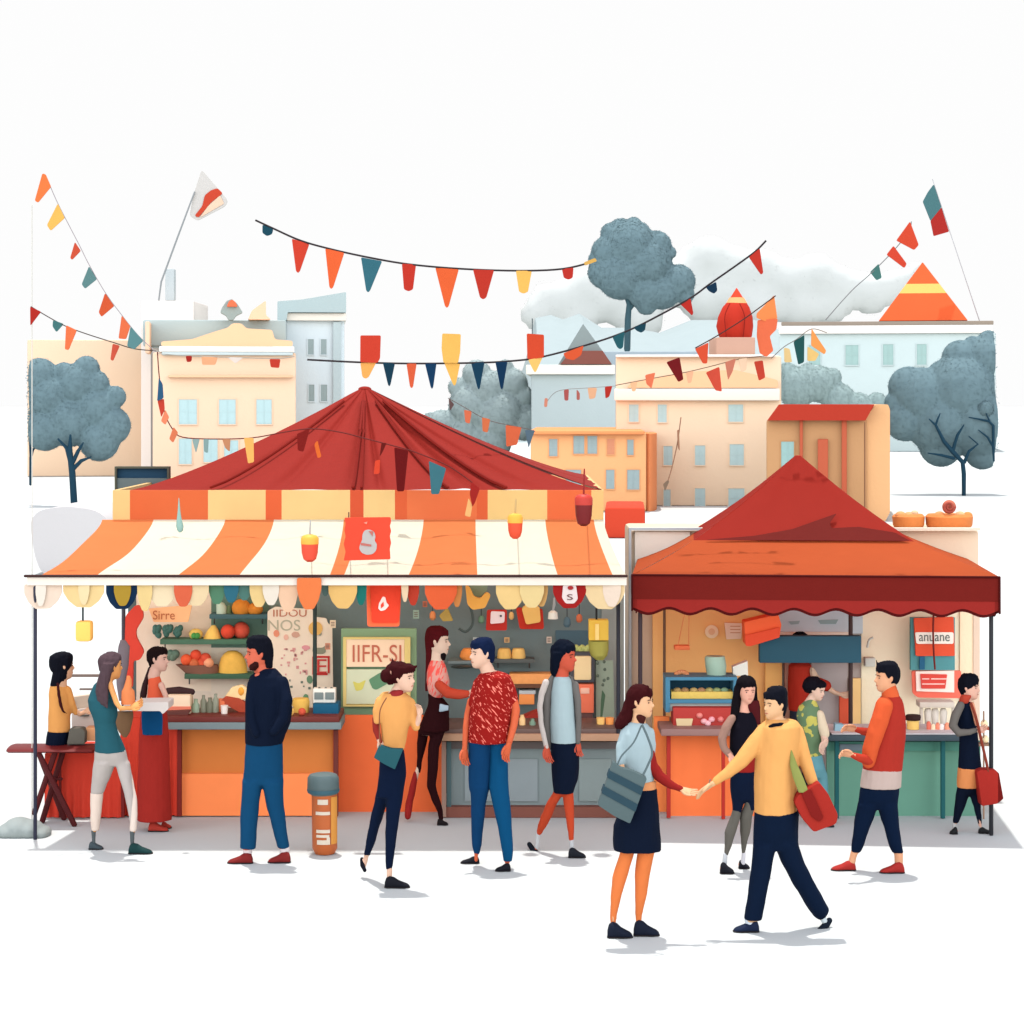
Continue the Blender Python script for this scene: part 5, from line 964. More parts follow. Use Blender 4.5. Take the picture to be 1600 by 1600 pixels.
link('border', prism([(1425, 1048), (1502, 1048), (1502, 1084), (1500, 1091), (1434, 1090), (1426, 1083)], 21.03, .03, rnd=3), mat((240, 112, 92), 'paint'), s, smooth=False)
link('sheet', prism([(1431, 1049), (1491, 1048), (1491, 1082), (1432, 1080)], 21.01, .03), mat((250, 230, 218), 'paint'), s, smooth=False)
k = link('text_block', prism([(1438, 1053), (1480, 1054), (1477, 1076), (1440, 1076)], 20.995, .02, rnd=1), mat((216, 74, 64), 'paint'), s, smooth=False)
link('line', join(boxpx(1441, 1060, 1452, 1061.6, 20.99, .01), boxpx(1455, 1060, 1480, 1061.6, 20.99, .01), boxpx(1441, 1068, 1476, 1069.6, 20.99, .01)), mat((252, 214, 204), 'paint'), k, smooth=False)
s = thing('coffee_jar', 'coffee jar with dark brown lid and yellow label behind the man in orange', 'jar', tuple(W(1426, 1147, 20.15)))
link('lid', rows_mesh([(1117, 1416, 1438), (1120, 1414, 1439), (1125, 1415, 1438)], 20.15), mat((48, 26, 24), 'paint'), s)
link('jar', rows_mesh([(1124, 1417, 1436), (1139, 1417, 1436)], 20.15), mat((236, 196, 110), 'paint'), s)
link('base', rows_mesh([(1138, 1419, 1436), (1148, 1419, 1436)], 20.15), mat((90, 38, 32), 'paint'), s)
for i, (x, w_, y, c) in enumerate(((1451, 3.4, 1130, (222, 112, 92)), (1458, 3.6, 1134, (248, 226, 190)), (1465, 3.2, 1132, (236, 142, 112)), (1471, 3.8, 1134, (250, 238, 230)), (1480, 4, 1132, (240, 156, 122)))):
    solo('condiment_bottle', ['coral bottle at the left of the condiment row', 'cream pot between the coral and salmon bottles', 'salmon bottle in the middle of the condiment row', 'white egg shaped pot right of the salmon bottle', 'peach bottle at the right of the condiment row'][i], 'bottle', rows_mesh([(y-3, x-w_*.5, x+w_*.5), (y, x-w_, x+w_), (1148, x-w_, x+w_)], 20.15), mat(c, 'paint', .5), 'condiments on the green counter')
s = thing('urn', 'pale grey cup rack standing behind the condiment row', 'rack', tuple(W(1463, 1146, 20.45)))
link('rack', boxpx(1437, 1097, 1492, 1106, 20.45, .2), mat((208, 198, 184), 'paint'), s, bevel=.01)
for x in (1438, 1488): link('upright', boxpx(x, 1106, x+4, 1148, 20.5, .04), mat((206, 196, 182), 'paint'), s, smooth=False)
for x in (1450, 1461, 1474): link('cup', rows_mesh([(1107, x-4, x+4), (1112, x-6, x+6), (1134, x-4.5, x+4.5)], 20.55), mat((222, 214, 202), 'paint'), s)
solo('blue_carton', 'pale blue carton on the dark top of the green counter', 'carton', prism([(1305, 1131), (1318, 1132), (1322, 1148), (1304, 1148)], 20.05, .1), mat((146, 182, 196), 'paint'))
s = thing('water_tap', 'pale grey tap and dispenser on the cream wall behind the man in orange', 'tap', tuple(W(1358, 1150, 21.5)))
link('pipe', cordline([(1364, 996), (1358, 1000), (1355, 1012)], 21.05, 1.8), mat((196, 202, 192), 'metal'), s)
link('dispenser', boxpx(1352, 1028, 1368, 1042, 21.05, .12), mat((206, 210, 200), 'paint'), s, bevel=.01)
link('downpipe', tubepx([(1354, 1042, 2), (1354, 1135, 2)], 21.5), mat((190, 180, 168), 'metal'), s)
s = solo('apron_hanging', 'dark red pointed apron hanging by the doorway behind the helpers', 'apron', prism([(1231, 1064), (1262, 1064), (1262, 1088), (1250, 1106), (1243, 1109), (1236, 1104)], 21., .03, rnd=3), mat((132, 28, 26), 'cloth'))
s = thing('side_stand', 'small tiered stand of cream rolls at the right outer post', 'stand', tuple(W(1538, 1283, 19.75)))
link('upright', tubepx([(1537, 1112, 1.4), (1537, 1280, 1.4)], 19.95), mat((150, 120, 100), 'metal'), s)
for y, c in ((1140, (160, 84, 66)), (1165, (140, 110, 90))): link('tier', boxpx(1526, y-2, 1549, y+1, 19.9, .14), mat(c, 'paint'), s, smooth=False)
for i, (x, y) in enumerate(((1538, 1131), (1539, 1155))): solo('roll', ['cream roll on the upper tier of the small stand by the right post', 'cream roll on the lower tier of the small stand by the right post'][i], 'bread', ballpx(x, y, 6, 6.5, 19.97), mat((250, 222, 178), 'food'), 'cream rolls on the stand')
KW = .54
# ================================================================ PEOPLE
NAVY, BLK, DBR = (12, 24, 46), (16, 18, 30), (62, 14, 18)
# --- woman seated on the bench, back turned
p = Person('black haired woman in a yellow top seated on the dark red bench', 1290, Y=19.8, skin=(250, 196, 158), x=92)
p.head(97, 1019, 1062, 120, neck=(94, 1074))
p.rows('hair', BLK, [(1019, 94, 107), (1022, 88, 111), (1030, 86, 113.5), (1040, 84.5, 112), (1050, 83, 108), (1060, 80, 104), (1072, 78, 97)], cap=.095, dy=-.015, core=False, kind='hair')
p.tube('braid', (70, 26, 28), [(90, 1068, 2.6, -.12), (92, 1085, 2.4, -.135), (95, 1102, 2.2, -.135), (99, 1112, 1.8, -.125), (105, 1115, 1.2, -.11)], core=False, kind='hair')
p.rows('blouse', (253, 178, 100), [(1066, 84, 100), (1072, 78, 104), (1085, 76, 109), (1105, 76, 111), (1125, 75.5, 110), (1143, 75, 110)], cap=.11)
p.tube('blouse', (253, 178, 100), [(105, 1078, 7, 0), (112, 1100, 6, 0), (118, 1114, 4, .03)])
p.tube('skin', 0, [(115, 1108, 4.5, .02), (124, 1116, 4, .05), (134, 1112, 3.4, .08)]); p.hand(133, 1112, 146, 1106, dy=.08, L=.15)
p.rows('skirt', NAVY, [(1142, 74, 108), (1152, 72, 107), (1164, 71, 105)], cap=.17)
p.tube('skirt', NAVY, [(82, 1156, 8, .05), (86, 1158, 8, .45)]); p.tube('skirt', NAVY, [(97, 1156, 8, .05), (100, 1158, 8, .45)])
for x in (87, 101): p.tube('skin', 0, [(x, 1160, 6, .45), (x, 1200, 4.6, .5), (x, 1240, 3.2, .48), (x, 1262, 3, .48)])
for i, x in enumerate((84, 98)): p.tube('shoe#%d' % i, BLK, [(x, 1265, 3.6, .45), (x+3, 1267, 3.4, .6)])
p.done()
solo('handbag', 'grey bag on the bench beside the woman with long black hair', 'bag', prism([(109, 1138), (128, 1138), (133, 1144), (132, 1163), (104, 1163)], 19.7, .14, rnd=3), mat((114, 110, 100), 'cloth'), bevel=.01)
solo('box', 'small peach box at the inner end of the bench', 'box', boxpx(134, 1137, 150, 1158, 19.8, .14), mat((253, 182, 128), 'paint'), bevel=.005)
s = thing('goods_stack', 'white paper stack with coloured wrappers behind the bench', 'stack', tuple(W(130, 1160, 20.2)))
link('paper', prism([(112, 1110), (138, 1106), (146, 1116), (148, 1137), (112, 1137)], 20.2, .2, rnd=2), mat((246, 232, 220), 'paint'), s, bevel=.004)
link('wrapper', prism([(108, 1090), (140, 1086), (138, 1108), (110, 1106)], 20.25, .1, rnd=2), mat((238, 218, 196), 'paint'), s)
link('wrapper', ballpx(112, 1098, 3.5, 3.5, 20.22, .03), mat((140, 190, 150), 'paint'), s); link('clip', boxpx(125, 1117, 139, 1119.5, 20.17, .02), mat((110, 110, 104), 'paint'), s)
solo('rail', 'thin grey brown rail behind the seated woman', 'rail', join(boxpx(104, 1054, 190, 1058, 20.6, .04), boxpx(124, 1076, 150, 1078.5, 20.6, .04)), mat((150, 134, 126), 'metal'))

# --- woman in teal
p = Person('long haired woman in a teal top and pale grey trousers striding', 1331, skin=(253, 176, 104), x=170)
p.head(173, 1020, 1062, 125, neck=(164, 1070))
p.rows('hair', (92, 72, 78), [(1018, 168, 180), (1022, 164, 185), (1034, 161, 184.5), (1044, 159, 179), (1052, 157, 173), (1060, 154, 172), (1070, 150, 171), (1082, 149, 167)], cap=.095, core=False, kind='hair')
p.rows('hair', (92, 72, 78), [(1036, 160, 180), (1050, 156, 175), (1064, 152, 172), (1080, 149, 170), (1094, 152, 168), (1104, 160, 168), (1110, 164, 167)], cap=.055, dy=-.085, core=False, kind='hair'); p.tube('hair', (92, 72, 78), [(163, 1072, 7, -.09), (165, 1092, 4, -.12), (167, 1106, 1.5, -.12)], core=False, kind='hair')
p.rows('top', (44, 98, 110), [(1062, 155, 168), (1070, 146, 172), (1082, 141, 175), (1094, 137.5, 178), (1107, 139, 183), (1118, 144, 184), (1129, 147, 181), (1142, 148.5, 184), (1158, 148.5, 191), (1174, 148, 197)], cap=.13)
p.tube('skin', 0, [(170, 1062, 5, -.06), (175, 1078, 4.4, -.1), (182, 1098, 4.2, -.14), (188, 1107, 4.2, -.16), (205, 1106, 3.8, -.14)]); p.hand(204, 1106, 219, 1100, dy=-.14, L=.15)
p.tube('top', (44, 98, 110), [(160, 1072, 8, -.04), (166, 1086, 6.5, -.08)])
g = (206, 196, 190)
p.rows('trousers', g, [(1170, 148, 196), (1182, 147, 199), (1196, 146, 202)], cap=.13)
p.rows('trousers', g, [(1190, 146, 182), (1210, 144, 174), (1225, 142, 168), (1240, 141.5, 162.5)], cap=.11, dy=(0, .1))
p.rows('skin', 0, [(1236, 143, 161), (1260, 142, 158), (1290, 145, 153)], cap=.07, dy=.1)
p.rows('stocking', (250, 228, 212), [(1238, 141, 162), (1260, 141, 159), (1280, 141.5, 157), (1298, 143, 155)], cap=.08, dy=.1)
p.rows('trousers', g, [(1190, 180, 203), (1210, 185, 206), (1240, 194, 210), (1270, 200, 209), (1296, 204, 208)], cap=.1, dy=(0, -.06))
p.rows('stocking#2', (251, 232, 218), [(1206, 200, 205.5), (1225, 202, 210), (1250, 203, 214), (1270, 203.5, 215), (1299, 203, 213)], cap=.07, dy=(0, -.06))
p.tube('sock', (96, 104, 106), [(146, 1298, 4, .1), (146.5, 1317, 3, .1)]); p.tube('sock#2', (96, 104, 106), [(207, 1299, 4, -.06), (206.5, 1321, 3, -.06)])
p.shoe((70, 84, 90), 139, 161, 1327, 11, name='shoe#1'); p.shoe((18, 62, 62), 201, 238, 1334, 15, name='shoe#2'); p.done()
solo('shoulder_bag', 'rounded brown bag hanging behind the woman in teal', 'bag', rows_mesh([(1112, 180, 208), (1120, 179, 208.5), (1132, 180, 206), (1144, 186, 203), (1152, 193, 198)], 18.95, .06), mat((148, 112, 82), 'cloth'))
solo('fruit_drink', 'orange and red drink tub held over the counter by the woman in teal', 'drink', rows_mesh([(1056, 198, 203), (1062, 197, 206), (1075, 193, 206), (1080, 190, 210), (1100, 189, 212)], 18.4, .05), mat((244, 142, 84), 'paint'))

# --- stall woman in red
p = Person('woman with a ponytail in a red dress carrying a white tray', 1298, skin=(236, 186, 166), x=242)
p.head(247, 1011, 1049, 75, neck=(240, 1058))
p.rows('hair', (26, 12, 14), [(1010.5, 240, 248), (1014, 234, 254), (1019, 231.5, 256), (1028, 230, 251), (1036, 231.5, 245), (1044, 234, 242)], cap=.085, core=False, kind='hair')
p.tube('ponytail', (60, 38, 40), [(234, 1044, 3, .03), (231, 1055, 4, .04), (226.5, 1070, 5, .04), (224, 1085, 5.4, .04), (223, 1098, 4, .04)], core=False, kind='hair')
p.rows('dress', (244, 106, 72), [(1040, 238, 245), (1048, 236, 247), (1060, 232, 251), (1075, 231, 256), (1090, 229.5, 260), (1100, 229, 263)], cap=.11)
p.rows('skirt', (186, 52, 44), [(1098, 224, 258), (1120, 219, 262), (1150, 217, 264), (1190, 216, 265), (1230, 215, 266), (1262, 214, 268), (1281, 214, 268)], cap=.2)
p.rows('apron', (16, 84, 136), [(1110, 221, 253), (1118, 221, 255), (1140, 221, 255), (1149, 222.5, 254)], cap=.02, dy=-.215, core=False)
p.tube('skin', 0, [(252, 1070, 5, -.06), (260, 1090, 4.4, -.12), (250, 1100, 4, -.2), (238, 1101, 3.6, -.24)]); p.hand(240, 1101, 228, 1103, dy=-.24, L=.14)
p.tube('sock', (28, 30, 32), [(236, 1278, 4.5, -.02), (238, 1287, 4.5, -.02)])
p.shoe((204, 66, 52), 232, 263, 1299, 14, name='shoe#1'); p.shoe((204, 66, 52), 252, 268, 1283, 9, dy=.12, name='shoe#2'); p.done()
solo('serving_tray', 'flat white serving tray held by the woman in the red dress', 'tray', prism([(186, 1107), (214, 1098), (263, 1097), (263, 1108), (254, 1116), (250, 1111), (188, 1111)], 18.8, .3, rnd=2), mat((250, 238, 230), 'paint'), smooth=False)

# --- bearded man in navy
p = Person('bearded man in a loose navy sweater and blue trousers', 1348, skin=(232, 112, 82), x=415)
p.head(404, 999, 1045, -72, neck=(409, 1056))
p.rows('hair', BLK, [(992.5, 397, 413), (996, 388, 421), (1004, 384, 425), (1008, 390, 426), (1015, 402, 427), (1024, 406, 427.5), (1034, 410, 427), (1044, 414, 426)], cap=.085, core=False, kind='hair')
p.rows('beard', (58, 22, 22), [(1027, 400, 409), (1033, 393, 409), (1040, 388.5, 407), (1047, 390, 403)], cap=.1, ratio=1.9, core=False, kind='hair')
p.rows('sweater', NAVY, [(1044, 411, 430), (1050, 399, 436), (1056, 391, 441), (1070, 386, 449), (1090, 383.5, 455), (1110, 383, 457), (1130, 383, 453.5), (1145, 383, 447), (1162, 382.5, 441.5)], cap=.15)
p.tube('sweater', NAVY, [(440, 1066, 11, -.06), (447, 1095, 10.5, -.12), (443, 1122, 9.5, -.15), (428, 1142, 8, -.17)]); p.tube('sweater', NAVY, [(396, 1068, 10, -.05), (392, 1095, 9, -.1), (393, 1125, 8, -.13), (400, 1146, 7, -.15)])
p.tube('skin', 0, [(403, 1056, 6, -.07), (408, 1060, 4, -.09)])
p.rows('trousers', (18, 76, 116), [(1158, 383.5, 442), (1200, 381.5, 442.5), (1226, 379, 443)], cap=.14)
p.rows('trousers', (18, 76, 116), [(1218, 379, 411), (1260, 376, 404.6), (1300, 375, 401.6), (1326, 375, 400)], cap=.1, dy=(0, 0))
p.rows('trousers', (18, 76, 116), [(1218, 408, 443), (1260, 416.5, 443.2), (1300, 427.5, 449), (1325, 433, 453)], cap=.1, dy=(0, .03))
p.rows('sock', (246, 232, 232), [(1322, 379, 395), (1338, 380, 393)], cap=.05); p.rows('sock#2', (246, 232, 232), [(1322, 436, 453), (1337, 437, 452)], cap=.05, dy=.03)
p.shoe((140, 36, 34), 395, 356, 1349, 15, name='shoe#1'); p.shoe((140, 36, 34), 454, 419, 1348, 16, name='shoe#2'); p.done()

# --- girl in yellow top
p = Person('woman in a yellow blouse with pinned up hair and a teal bag', 1385, skin=(253, 206, 178), x=607)
p.head(630, 1037, 1081, 62, neck=(616, 1090))
p.rows('hair', DBR, [(1034, 612, 630), (1038, 607, 637), (1042, 603, 646), (1047, 601, 650), (1052, 600, 643), (1058, 600, 630), (1064, 603, 618), (1070, 606, 614)], cap=.09, core=False, kind='hair')
p.rows('hair', DBR, [(1056, 616, 628), (1066, 618, 629), (1078, 620, 627)], cap=.06, dy=.02, core=False, kind='hair'); p.add('hair', DBR, ballpx(603, 1056, 9, 11, p.Y-.06, .05), 'hair'); p.tube('hair', DBR, [(636, 1044, 6, -.05), (646, 1044, 4, -.05), (652, 1040, 1.5, -.05)], core=False, kind='hair'); p.tube('hair', DBR, [(616, 1040, 4), (612, 1027, 1)], core=False, kind='hair')
p.add('hairpin', (206, 150, 130), tubepx([(610, 1048, 1.6, -.09), (611, 1053, 1.6, -.09)], p.Y))
p.rows('scarf', (164, 50, 50), [(1078, 613, 630), (1086, 604, 630), (1094, 603, 625), (1102, 608, 620)], cap=.075, dy=-.04, core=False)
p.rows('blouse', (253, 180, 104), [(1082, 598, 632), (1088, 592, 641), (1096, 589, 646), (1110, 588, 648), (1122, 592, 646), (1135, 595, 640), (1150, 596, 636), (1171, 596, 632)], cap=.12)
p.tube('blouse', (253, 180, 104), [(595, 1096, 9, -.04), (589, 1112, 8, -.06), (589, 1126, 6, -.06)]); p.tube('blouse', (253, 180, 104), [(640, 1098, 9, 0), (646, 1118, 9, -.02), (650, 1136, 7, -.03)])
p.tube('glove', (162, 52, 46), [(586, 1122, 5, -.03), (588, 1140, 6, -.03), (594, 1160, 4, -.06)])
p.tube('skin', 0, [(649, 1136, 5, -.03), (655, 1124, 4, -.06), (655, 1114, 3.6, -.08)]); p.hand(655, 1118, 655, 1106, dy=-.08, L=.11); p.hand(593, 1158, 599, 1170, dy=-.06, L=.13)
p.rows('trousers', (10, 26, 54), [(1168, 597, 631), (1190, 593, 634), (1210, 592, 635), (1228, 589, 632), (1246, 586, 629)], cap=.12)
p.rows('trousers', (10, 26, 54), [(1225, 590, 612), (1255, 584, 606), (1290, 576, 594), (1313, 572, 588), (1337, 568, 578.5)], cap=.1, dy=(0, .3)); p.rows('trousers', (10, 26, 54), [(1225, 604, 632), (1255, 603, 628), (1300, 602, 621), (1330, 602, 617), (1359, 603, 613.5)], cap=.1, dy=(0, 0))
p.rows('skin', 0, [(1355, 604, 613), (1380, 604, 613)], cap=.045); p.tube('skin', 0, [(573, 1332, 4, .3), (571, 1346, 3.6, .32), (568, 1357, 3, .3)])
p.tube('shoe#1', BLK, [(565.5, 1342, 3.2, .34), (566.5, 1352, 4, .3), (570, 1360, 3.2, .22)]); p.shoe(BLK, 601, 640, 1387, 16, name='shoe#2'); p.done()
s = thing('shoulder_bag', 'flat teal shoulder bag on the hip of the woman in the yellow blouse', 'bag', tuple(W(605, 1200, 17.0)))
link('bag', prism([(592.5, 1164), (612, 1170), (630, 1170.6), (617, 1202.5), (600, 1194), (584, 1184)], 16.98, .06, rnd=2), mat((46, 98, 106), 'cloth'), s, bevel=.008)
link('strap', cordline([(594, 1166), (593, 1140), (594, 1110), (604, 1090)], 16.95, .9), mat((150, 92, 60), 'weave'), s)

# --- woman in dark dress with pink blouse
p = Person('maroon haired woman in a pink patterned blouse and dark dress', 1276, Y=19.75, skin=(253, 220, 196), x=678)
p.head(684, 981, 1024, 80, neck=(682, 1034))
p.rows('hair', (88, 18, 24), [(978, 672, 690), (982, 667, 697), (988, 665, 696), (994, 664, 690), (1005, 664, 684), (1015, 665, 681), (1025, 666, 680), (1036, 665, 676), (1055, 664, 670), (1080, 664, 669)], cap=.085, core=False, kind='hair')
p.rows('scarf', (24, 16, 20), [(1014, 689, 697), (1020, 686, 697), (1028, 686, 696.5), (1032, 690, 695)], cap=.05, dy=-.02, core=False)
p.rows('blouse', (250, 178, 164), [(1026, 675, 690), (1032, 671, 693), (1048, 667, 699), (1064, 666, 703), (1078, 668, 702), (1090, 673, 692)], cap=.12, kind='print')
p.tube('sleeve', (214, 80, 56), [(686, 1070, 8, -.1), (700, 1083, 9, -.12), (718, 1085, 8, -.12), (730, 1084, 6, -.12)]); p.hand(730, 1084, 742, 1080, dy=-.12, L=.14)
p.rows('dress', (48, 12, 16), [(1084, 668, 684), (1092, 669, 694), (1102, 668, 702), (1118, 662, 702), (1132, 656, 702), (1142, 654, 702)], cap=.13)
p.rows('tights', (46, 14, 18), [(1136, 654, 700), (1148, 652, 692)], cap=.1)
p.tube('tights', (46, 14, 18), [(662, 1140, 9, .04), (658, 1170, 7, .06), (655, 1190, 4.6, .08), (654, 1206, 3.6, .08)]); p.tube('skin', 0, [(655, 1195, 3.4, .08), (648, 1220, 4.2, .08), (640, 1250, 4, .08)])
p.tube('boot', (172, 34, 30), [(650, 1208, 4.2, .08), (645, 1230, 5.4, .08), (639, 1256, 5.8, .08), (637, 1276, 5.2, .04)], kind='paint')
p.tube('tights', (30, 20, 22), [(684, 1142, 11, -.02), (678, 1165, 9.4, -.04), (676, 1200, 8.4, -.06), (674, 1228, 7.4, -.06), (681, 1250, 6.2, -.06), (688, 1268, 5.2, -.06), (689, 1282, 4, -.06)])
p.shoe((26, 18, 20), 683, 700, 1277, 9, dy=-.08, name='shoe#2'); p.add('badge', (186, 206, 220), prism([(687, 1100), (702, 1102), (701, 1111), (686, 1113)], 19.58, .02)); p.done()

# --- man in red t shirt
p = Person('man in a red streaked T-shirt and two tone blue jeans', 1356, skin=(240, 110, 66), x=766)
p.head(753, 999, 1044, -62, neck=(765, 1056), tilt=0)
p.rows('hair', (16, 32, 66), [(996, 748, 765), (999, 742, 769), (1005, 741, 772), (1012, 746, 773.5), (1022, 758, 773.5), (1030, 762, 773), (1037, 765, 770)], cap=.085, core=False, kind='hair')
p.skin2 = ((254, 208, 180), 1063)  # pale lit skin for the head; the arms' orange carries painted shade
sh = (168, 32, 28)
p.rows('t_shirt', sh, [(1048, 762, 777), (1052, 751, 791), (1056, 746, 798), (1070, 741, 803), (1085, 738, 806), (1100, 736, 804), (1115, 733, 800), (1130, 732, 798), (1160, 731, 796)], cap=.13, kind='streak')
p.tube('t_shirt', sh, [(793, 1066, 9, 0), (799, 1084, 9, -.01), (803, 1096, 7.5, -.02)], kind='streak'); p.tube('t_shirt', sh, [(748, 1066, 8, 0), (741, 1086, 7.5, 0), (738, 1100, 6, 0)], kind='streak')
p.tube('skin', 0, [(803, 1092, 6.6, -.02), (806, 1110, 7, -.03), (803, 1132, 6.2, -.05), (798, 1152, 5.2, -.08), (794, 1166, 4.6, -.1)]); p.hand(795, 1164, 788, 1186, dy=-.12, L=.16)
p.tube('skin', 0, [(736, 1095, 6, .02), (731, 1115, 5.6, .03), (728, 1135, 5, .0), (726.5, 1160, 4.4, -.03), (726, 1172, 4, -.04)]); p.hand(726, 1170, 726, 1193, dy=-.04, L=.16)
p.rows('jeans', (14, 66, 112), [(1156, 732, 770), (1190, 731.5, 768), (1220, 732, 766), (1236, 733, 765)], cap=.13)
p.rows('jeans', (14, 66, 112), [(1228, 734, 765), (1260, 735.5, 759), (1290, 736.5, 756), (1320, 737, 753), (1335, 740, 749)], cap=.1, dy=(0, .08)); p.rows('jeans#2', (10, 84, 130), [(1158, 764, 793.2), (1190, 764, 793.6), (1228, 763, 794.6), (1250, 768, 797), (1280, 775, 799.5), (1310, 781, 801.5), (1330, 784, 802), (1346, 786, 800)], cap=.138, dy=(0, -.03))
p.tube('skin', 0, [(744, 1332, 3, .08), (744, 1344, 3, .08)]); p.tube('skin', 0, [(793, 1340, 3.6, -.03), (792, 1356, 3.4, -.03)])
p.shoe(BLK, 749, 720, 1349, 10, name='shoe#1'); p.shoe(BLK, 798, 774, 1361, 11, name='shoe#2'); p.done()

# --- woman in cardigan
p = Person('woman with a dark bob and grey cardigan walking in a navy skirt', 1338, skin=(222, 92, 64), x=880)
p.head(881, 1003, 1049, 62, neck=(877, 1062))
p.rows('hair', (8, 18, 36), [(999, 872, 887), (1003, 868, 893), (1010, 865, 897.5), (1018, 863, 899), (1026, 861.5, 890), (1034, 860.5, 880), (1042, 860, 873), (1052, 862, 870)], cap=.09, core=False, kind='hair')
p.rows('hair', (8, 18, 36), [(1018, 861, 890), (1032, 859, 880), (1044, 859, 875), (1053, 861, 873), (1058, 864, 870)], cap=.1, ratio=1.5, core=False, kind='hair')
p.rows('top', (188, 210, 214), [(1056, 866, 889), (1062, 864, 893), (1080, 861, 895), (1100, 860, 897), (1130, 859, 900), (1160, 861, 904), (1165, 866, 902)], cap=.125)
p.rows('top_collar', (110, 164, 140), [(1059, 869, 886), (1064, 871, 884), (1071, 876, 880)], cap=.13, dy=-.006, core=False)
cg = (122, 118, 114)
for r in ([(1054, 861, 868), (1062, 856, 866), (1075, 851, 864), (1090, 848, 862), (1130, 848, 860.5), (1160, 853, 861.5), (1172, 857, 862)], [(1056, 889, 895), (1075, 894, 899), (1100, 897, 903), (1130, 899, 906), (1165, 903, 906)]): p.rows('cardigan', cg, r, cap=.115, core=False)
p.rows('cardigan', cg, [(1055, 862, 892), (1065, 855, 896), (1090, 849, 902), (1130, 848, 905), (1166, 856, 906)], cap=.07, dy=.075)
p.tube('sleeve', (226, 214, 206), [(853, 1066, 6, -.02), (846.5, 1085, 5, -.03), (843.5, 1105, 4.6, -.04), (845.5, 1130, 4.4, -.05), (851, 1155, 4.4, -.07), (854, 1168, 4, -.08)])
p.hands = []; p.hand(854, 1168, 857, 1190, dy=-.08, L=.155)
p.tube('cardigan', cg, [(898, 1070, 6, 0), (903, 1095, 5.6, -.03), (904, 1130, 5, -.04), (903, 1160, 4.4, -.06)]); p.hand(903, 1160, 904, 1180, dy=-.04, L=.14)
p.rows('skirt', NAVY, [(1158, 861, 904), (1180, 860, 905), (1200, 861, 905), (1220, 863, 902), (1239, 865, 896)], cap=.14)
p.rows('tights', (218, 82, 50), [(1232, 865, 884), (1240, 863, 881), (1255, 853.5, 871), (1275, 845, 862), (1290, 840, 854), (1304, 838, 846)], cap=.08, dy=(0, .2)); p.rows('tights', (218, 82, 50), [(1232, 878, 896), (1255, 880.5, 897), (1275, 883, 897), (1300, 887, 897), (1316, 889, 897)], cap=.08, dy=(0, 0))
p.tube('sock', (222, 224, 226), [(841, 1302, 3.6, .2), (839, 1324, 3.6, .22)]); p.tube('sock#2', (222, 224, 226), [(893, 1312, 4, 0), (894, 1331, 4.4, 0)])
p.tube('shoe#1', (26, 32, 42), [(827, 1319, 4, .26), (833, 1328, 4.4, .24), (843, 1335, 3.4, .2)]); p.shoe((26, 32, 42), 888, 915, 1340, 14, name='shoe#2'); p.done()

# --- front woman with tote
p = Person('foreground woman with wavy maroon hair, pale blue top and striped tote bag', 1463, skin=(253, 196, 150), x=995)
p.head(1001, 1073, 1121, 65, neck=(997, 1134))
p.rows('hair', DBR, [(1069, 993, 1006), (1072, 986, 1012), (1078, 981, 1016), (1085, 978, 1014), (1093, 976, 1000), (1104, 973, 992), (1114, 968, 990), (1124, 963, 988), (1132, 959.5, 984), (1139, 962, 974)], cap=.085, core=False, kind='hair')
p.tube('hair', DBR, [(1011, 1074, 4, -.05), (1016, 1084, 2.6, -.05), (1016, 1093, 1.2, -.05)], core=False, kind='hair')
p.rows('scarf', (78, 34, 30), [(1115, 995, 1004), (1120, 993, 1010), (1128, 995, 1008), (1137, 1001, 1005)], cap=.06, dy=-.03, core=False)
tp = (188, 210, 216)
p.rows('top', tp, [(1128, 981, 1008), (1133, 975, 1013), (1145, 970, 1018), (1160, 968, 1022), (1180, 968, 1022), (1200, 974, 1021), (1222, 978, 1022)], cap=.115)
p.tube('top', tp, [(977, 1146, 9, -.03), (970, 1168, 8.4, -.05), (970, 1192, 7, -.07)]); p.tube('top', tp, [(1014, 1144, 8, 0), (1018, 1164, 7.4, 0), (1017, 1178, 7, 0)])
p.rows('waistband', (250, 168, 112), [(1219, 981, 1025), (1234, 980, 1026)], cap=.12)
p.tube('skin', 0, [(970, 1190, 5.4, -.07), (972, 1204, 5, -.09), (976, 1214, 4.4, -.07)]); p.hand(974, 1211, 984, 1226, dy=-.06, L=.13)
p.tube('sleeve', (160, 38, 36), [(1014, 1176, 9.5, -.02), (1019, 1196, 9.4, -.03), (1030, 1213, 8.8, -.04), (1046, 1225, 7, -.05), (1064, 1233, 5, -.06)]); p.hand(1064, 1233, 1086, 1240, dy=-.06, L=.135, roll=.9, curl=.3)
p.rows('skirt', NAVY, [(1231, 980, 1026.5), (1250, 973, 1028), (1270, 965, 1030), (1290, 958.5, 1031), (1310, 957.5, 1033), (1328, 958, 1034)], cap=.15)
lg = (250, 138, 76)
p.rows('tights', lg, [(1320, 970, 994), (1330, 968.5, 992), (1345, 964, 988), (1370, 957, 979.5), (1400, 953.5, 971.5), (1430, 953, 964), (1446, 953.5, 962)], cap=.09, dy=(0, .0)); p.rows('tights', lg, [(1320, 997, 1025), (1330, 996, 1023.5), (1360, 992, 1017), (1400, 991.5, 1010), (1430, 992.5, 1004), (1444, 993.5, 1002.5)], cap=.09, dy=(0, .04))
p.shoe(NAVY, 949, 988, 1465, 22, name='shoe#1'); p.shoe(NAVY, 990, 1030, 1462, 22, name='shoe#2'); p.done()
YB9 = G(1463)-.27
s = thing('tote_bag', 'grey green tote bag with two dark stripes hung from the shoulder of the foreground woman', 'bag', tuple(W(970, 1285, YB9)))
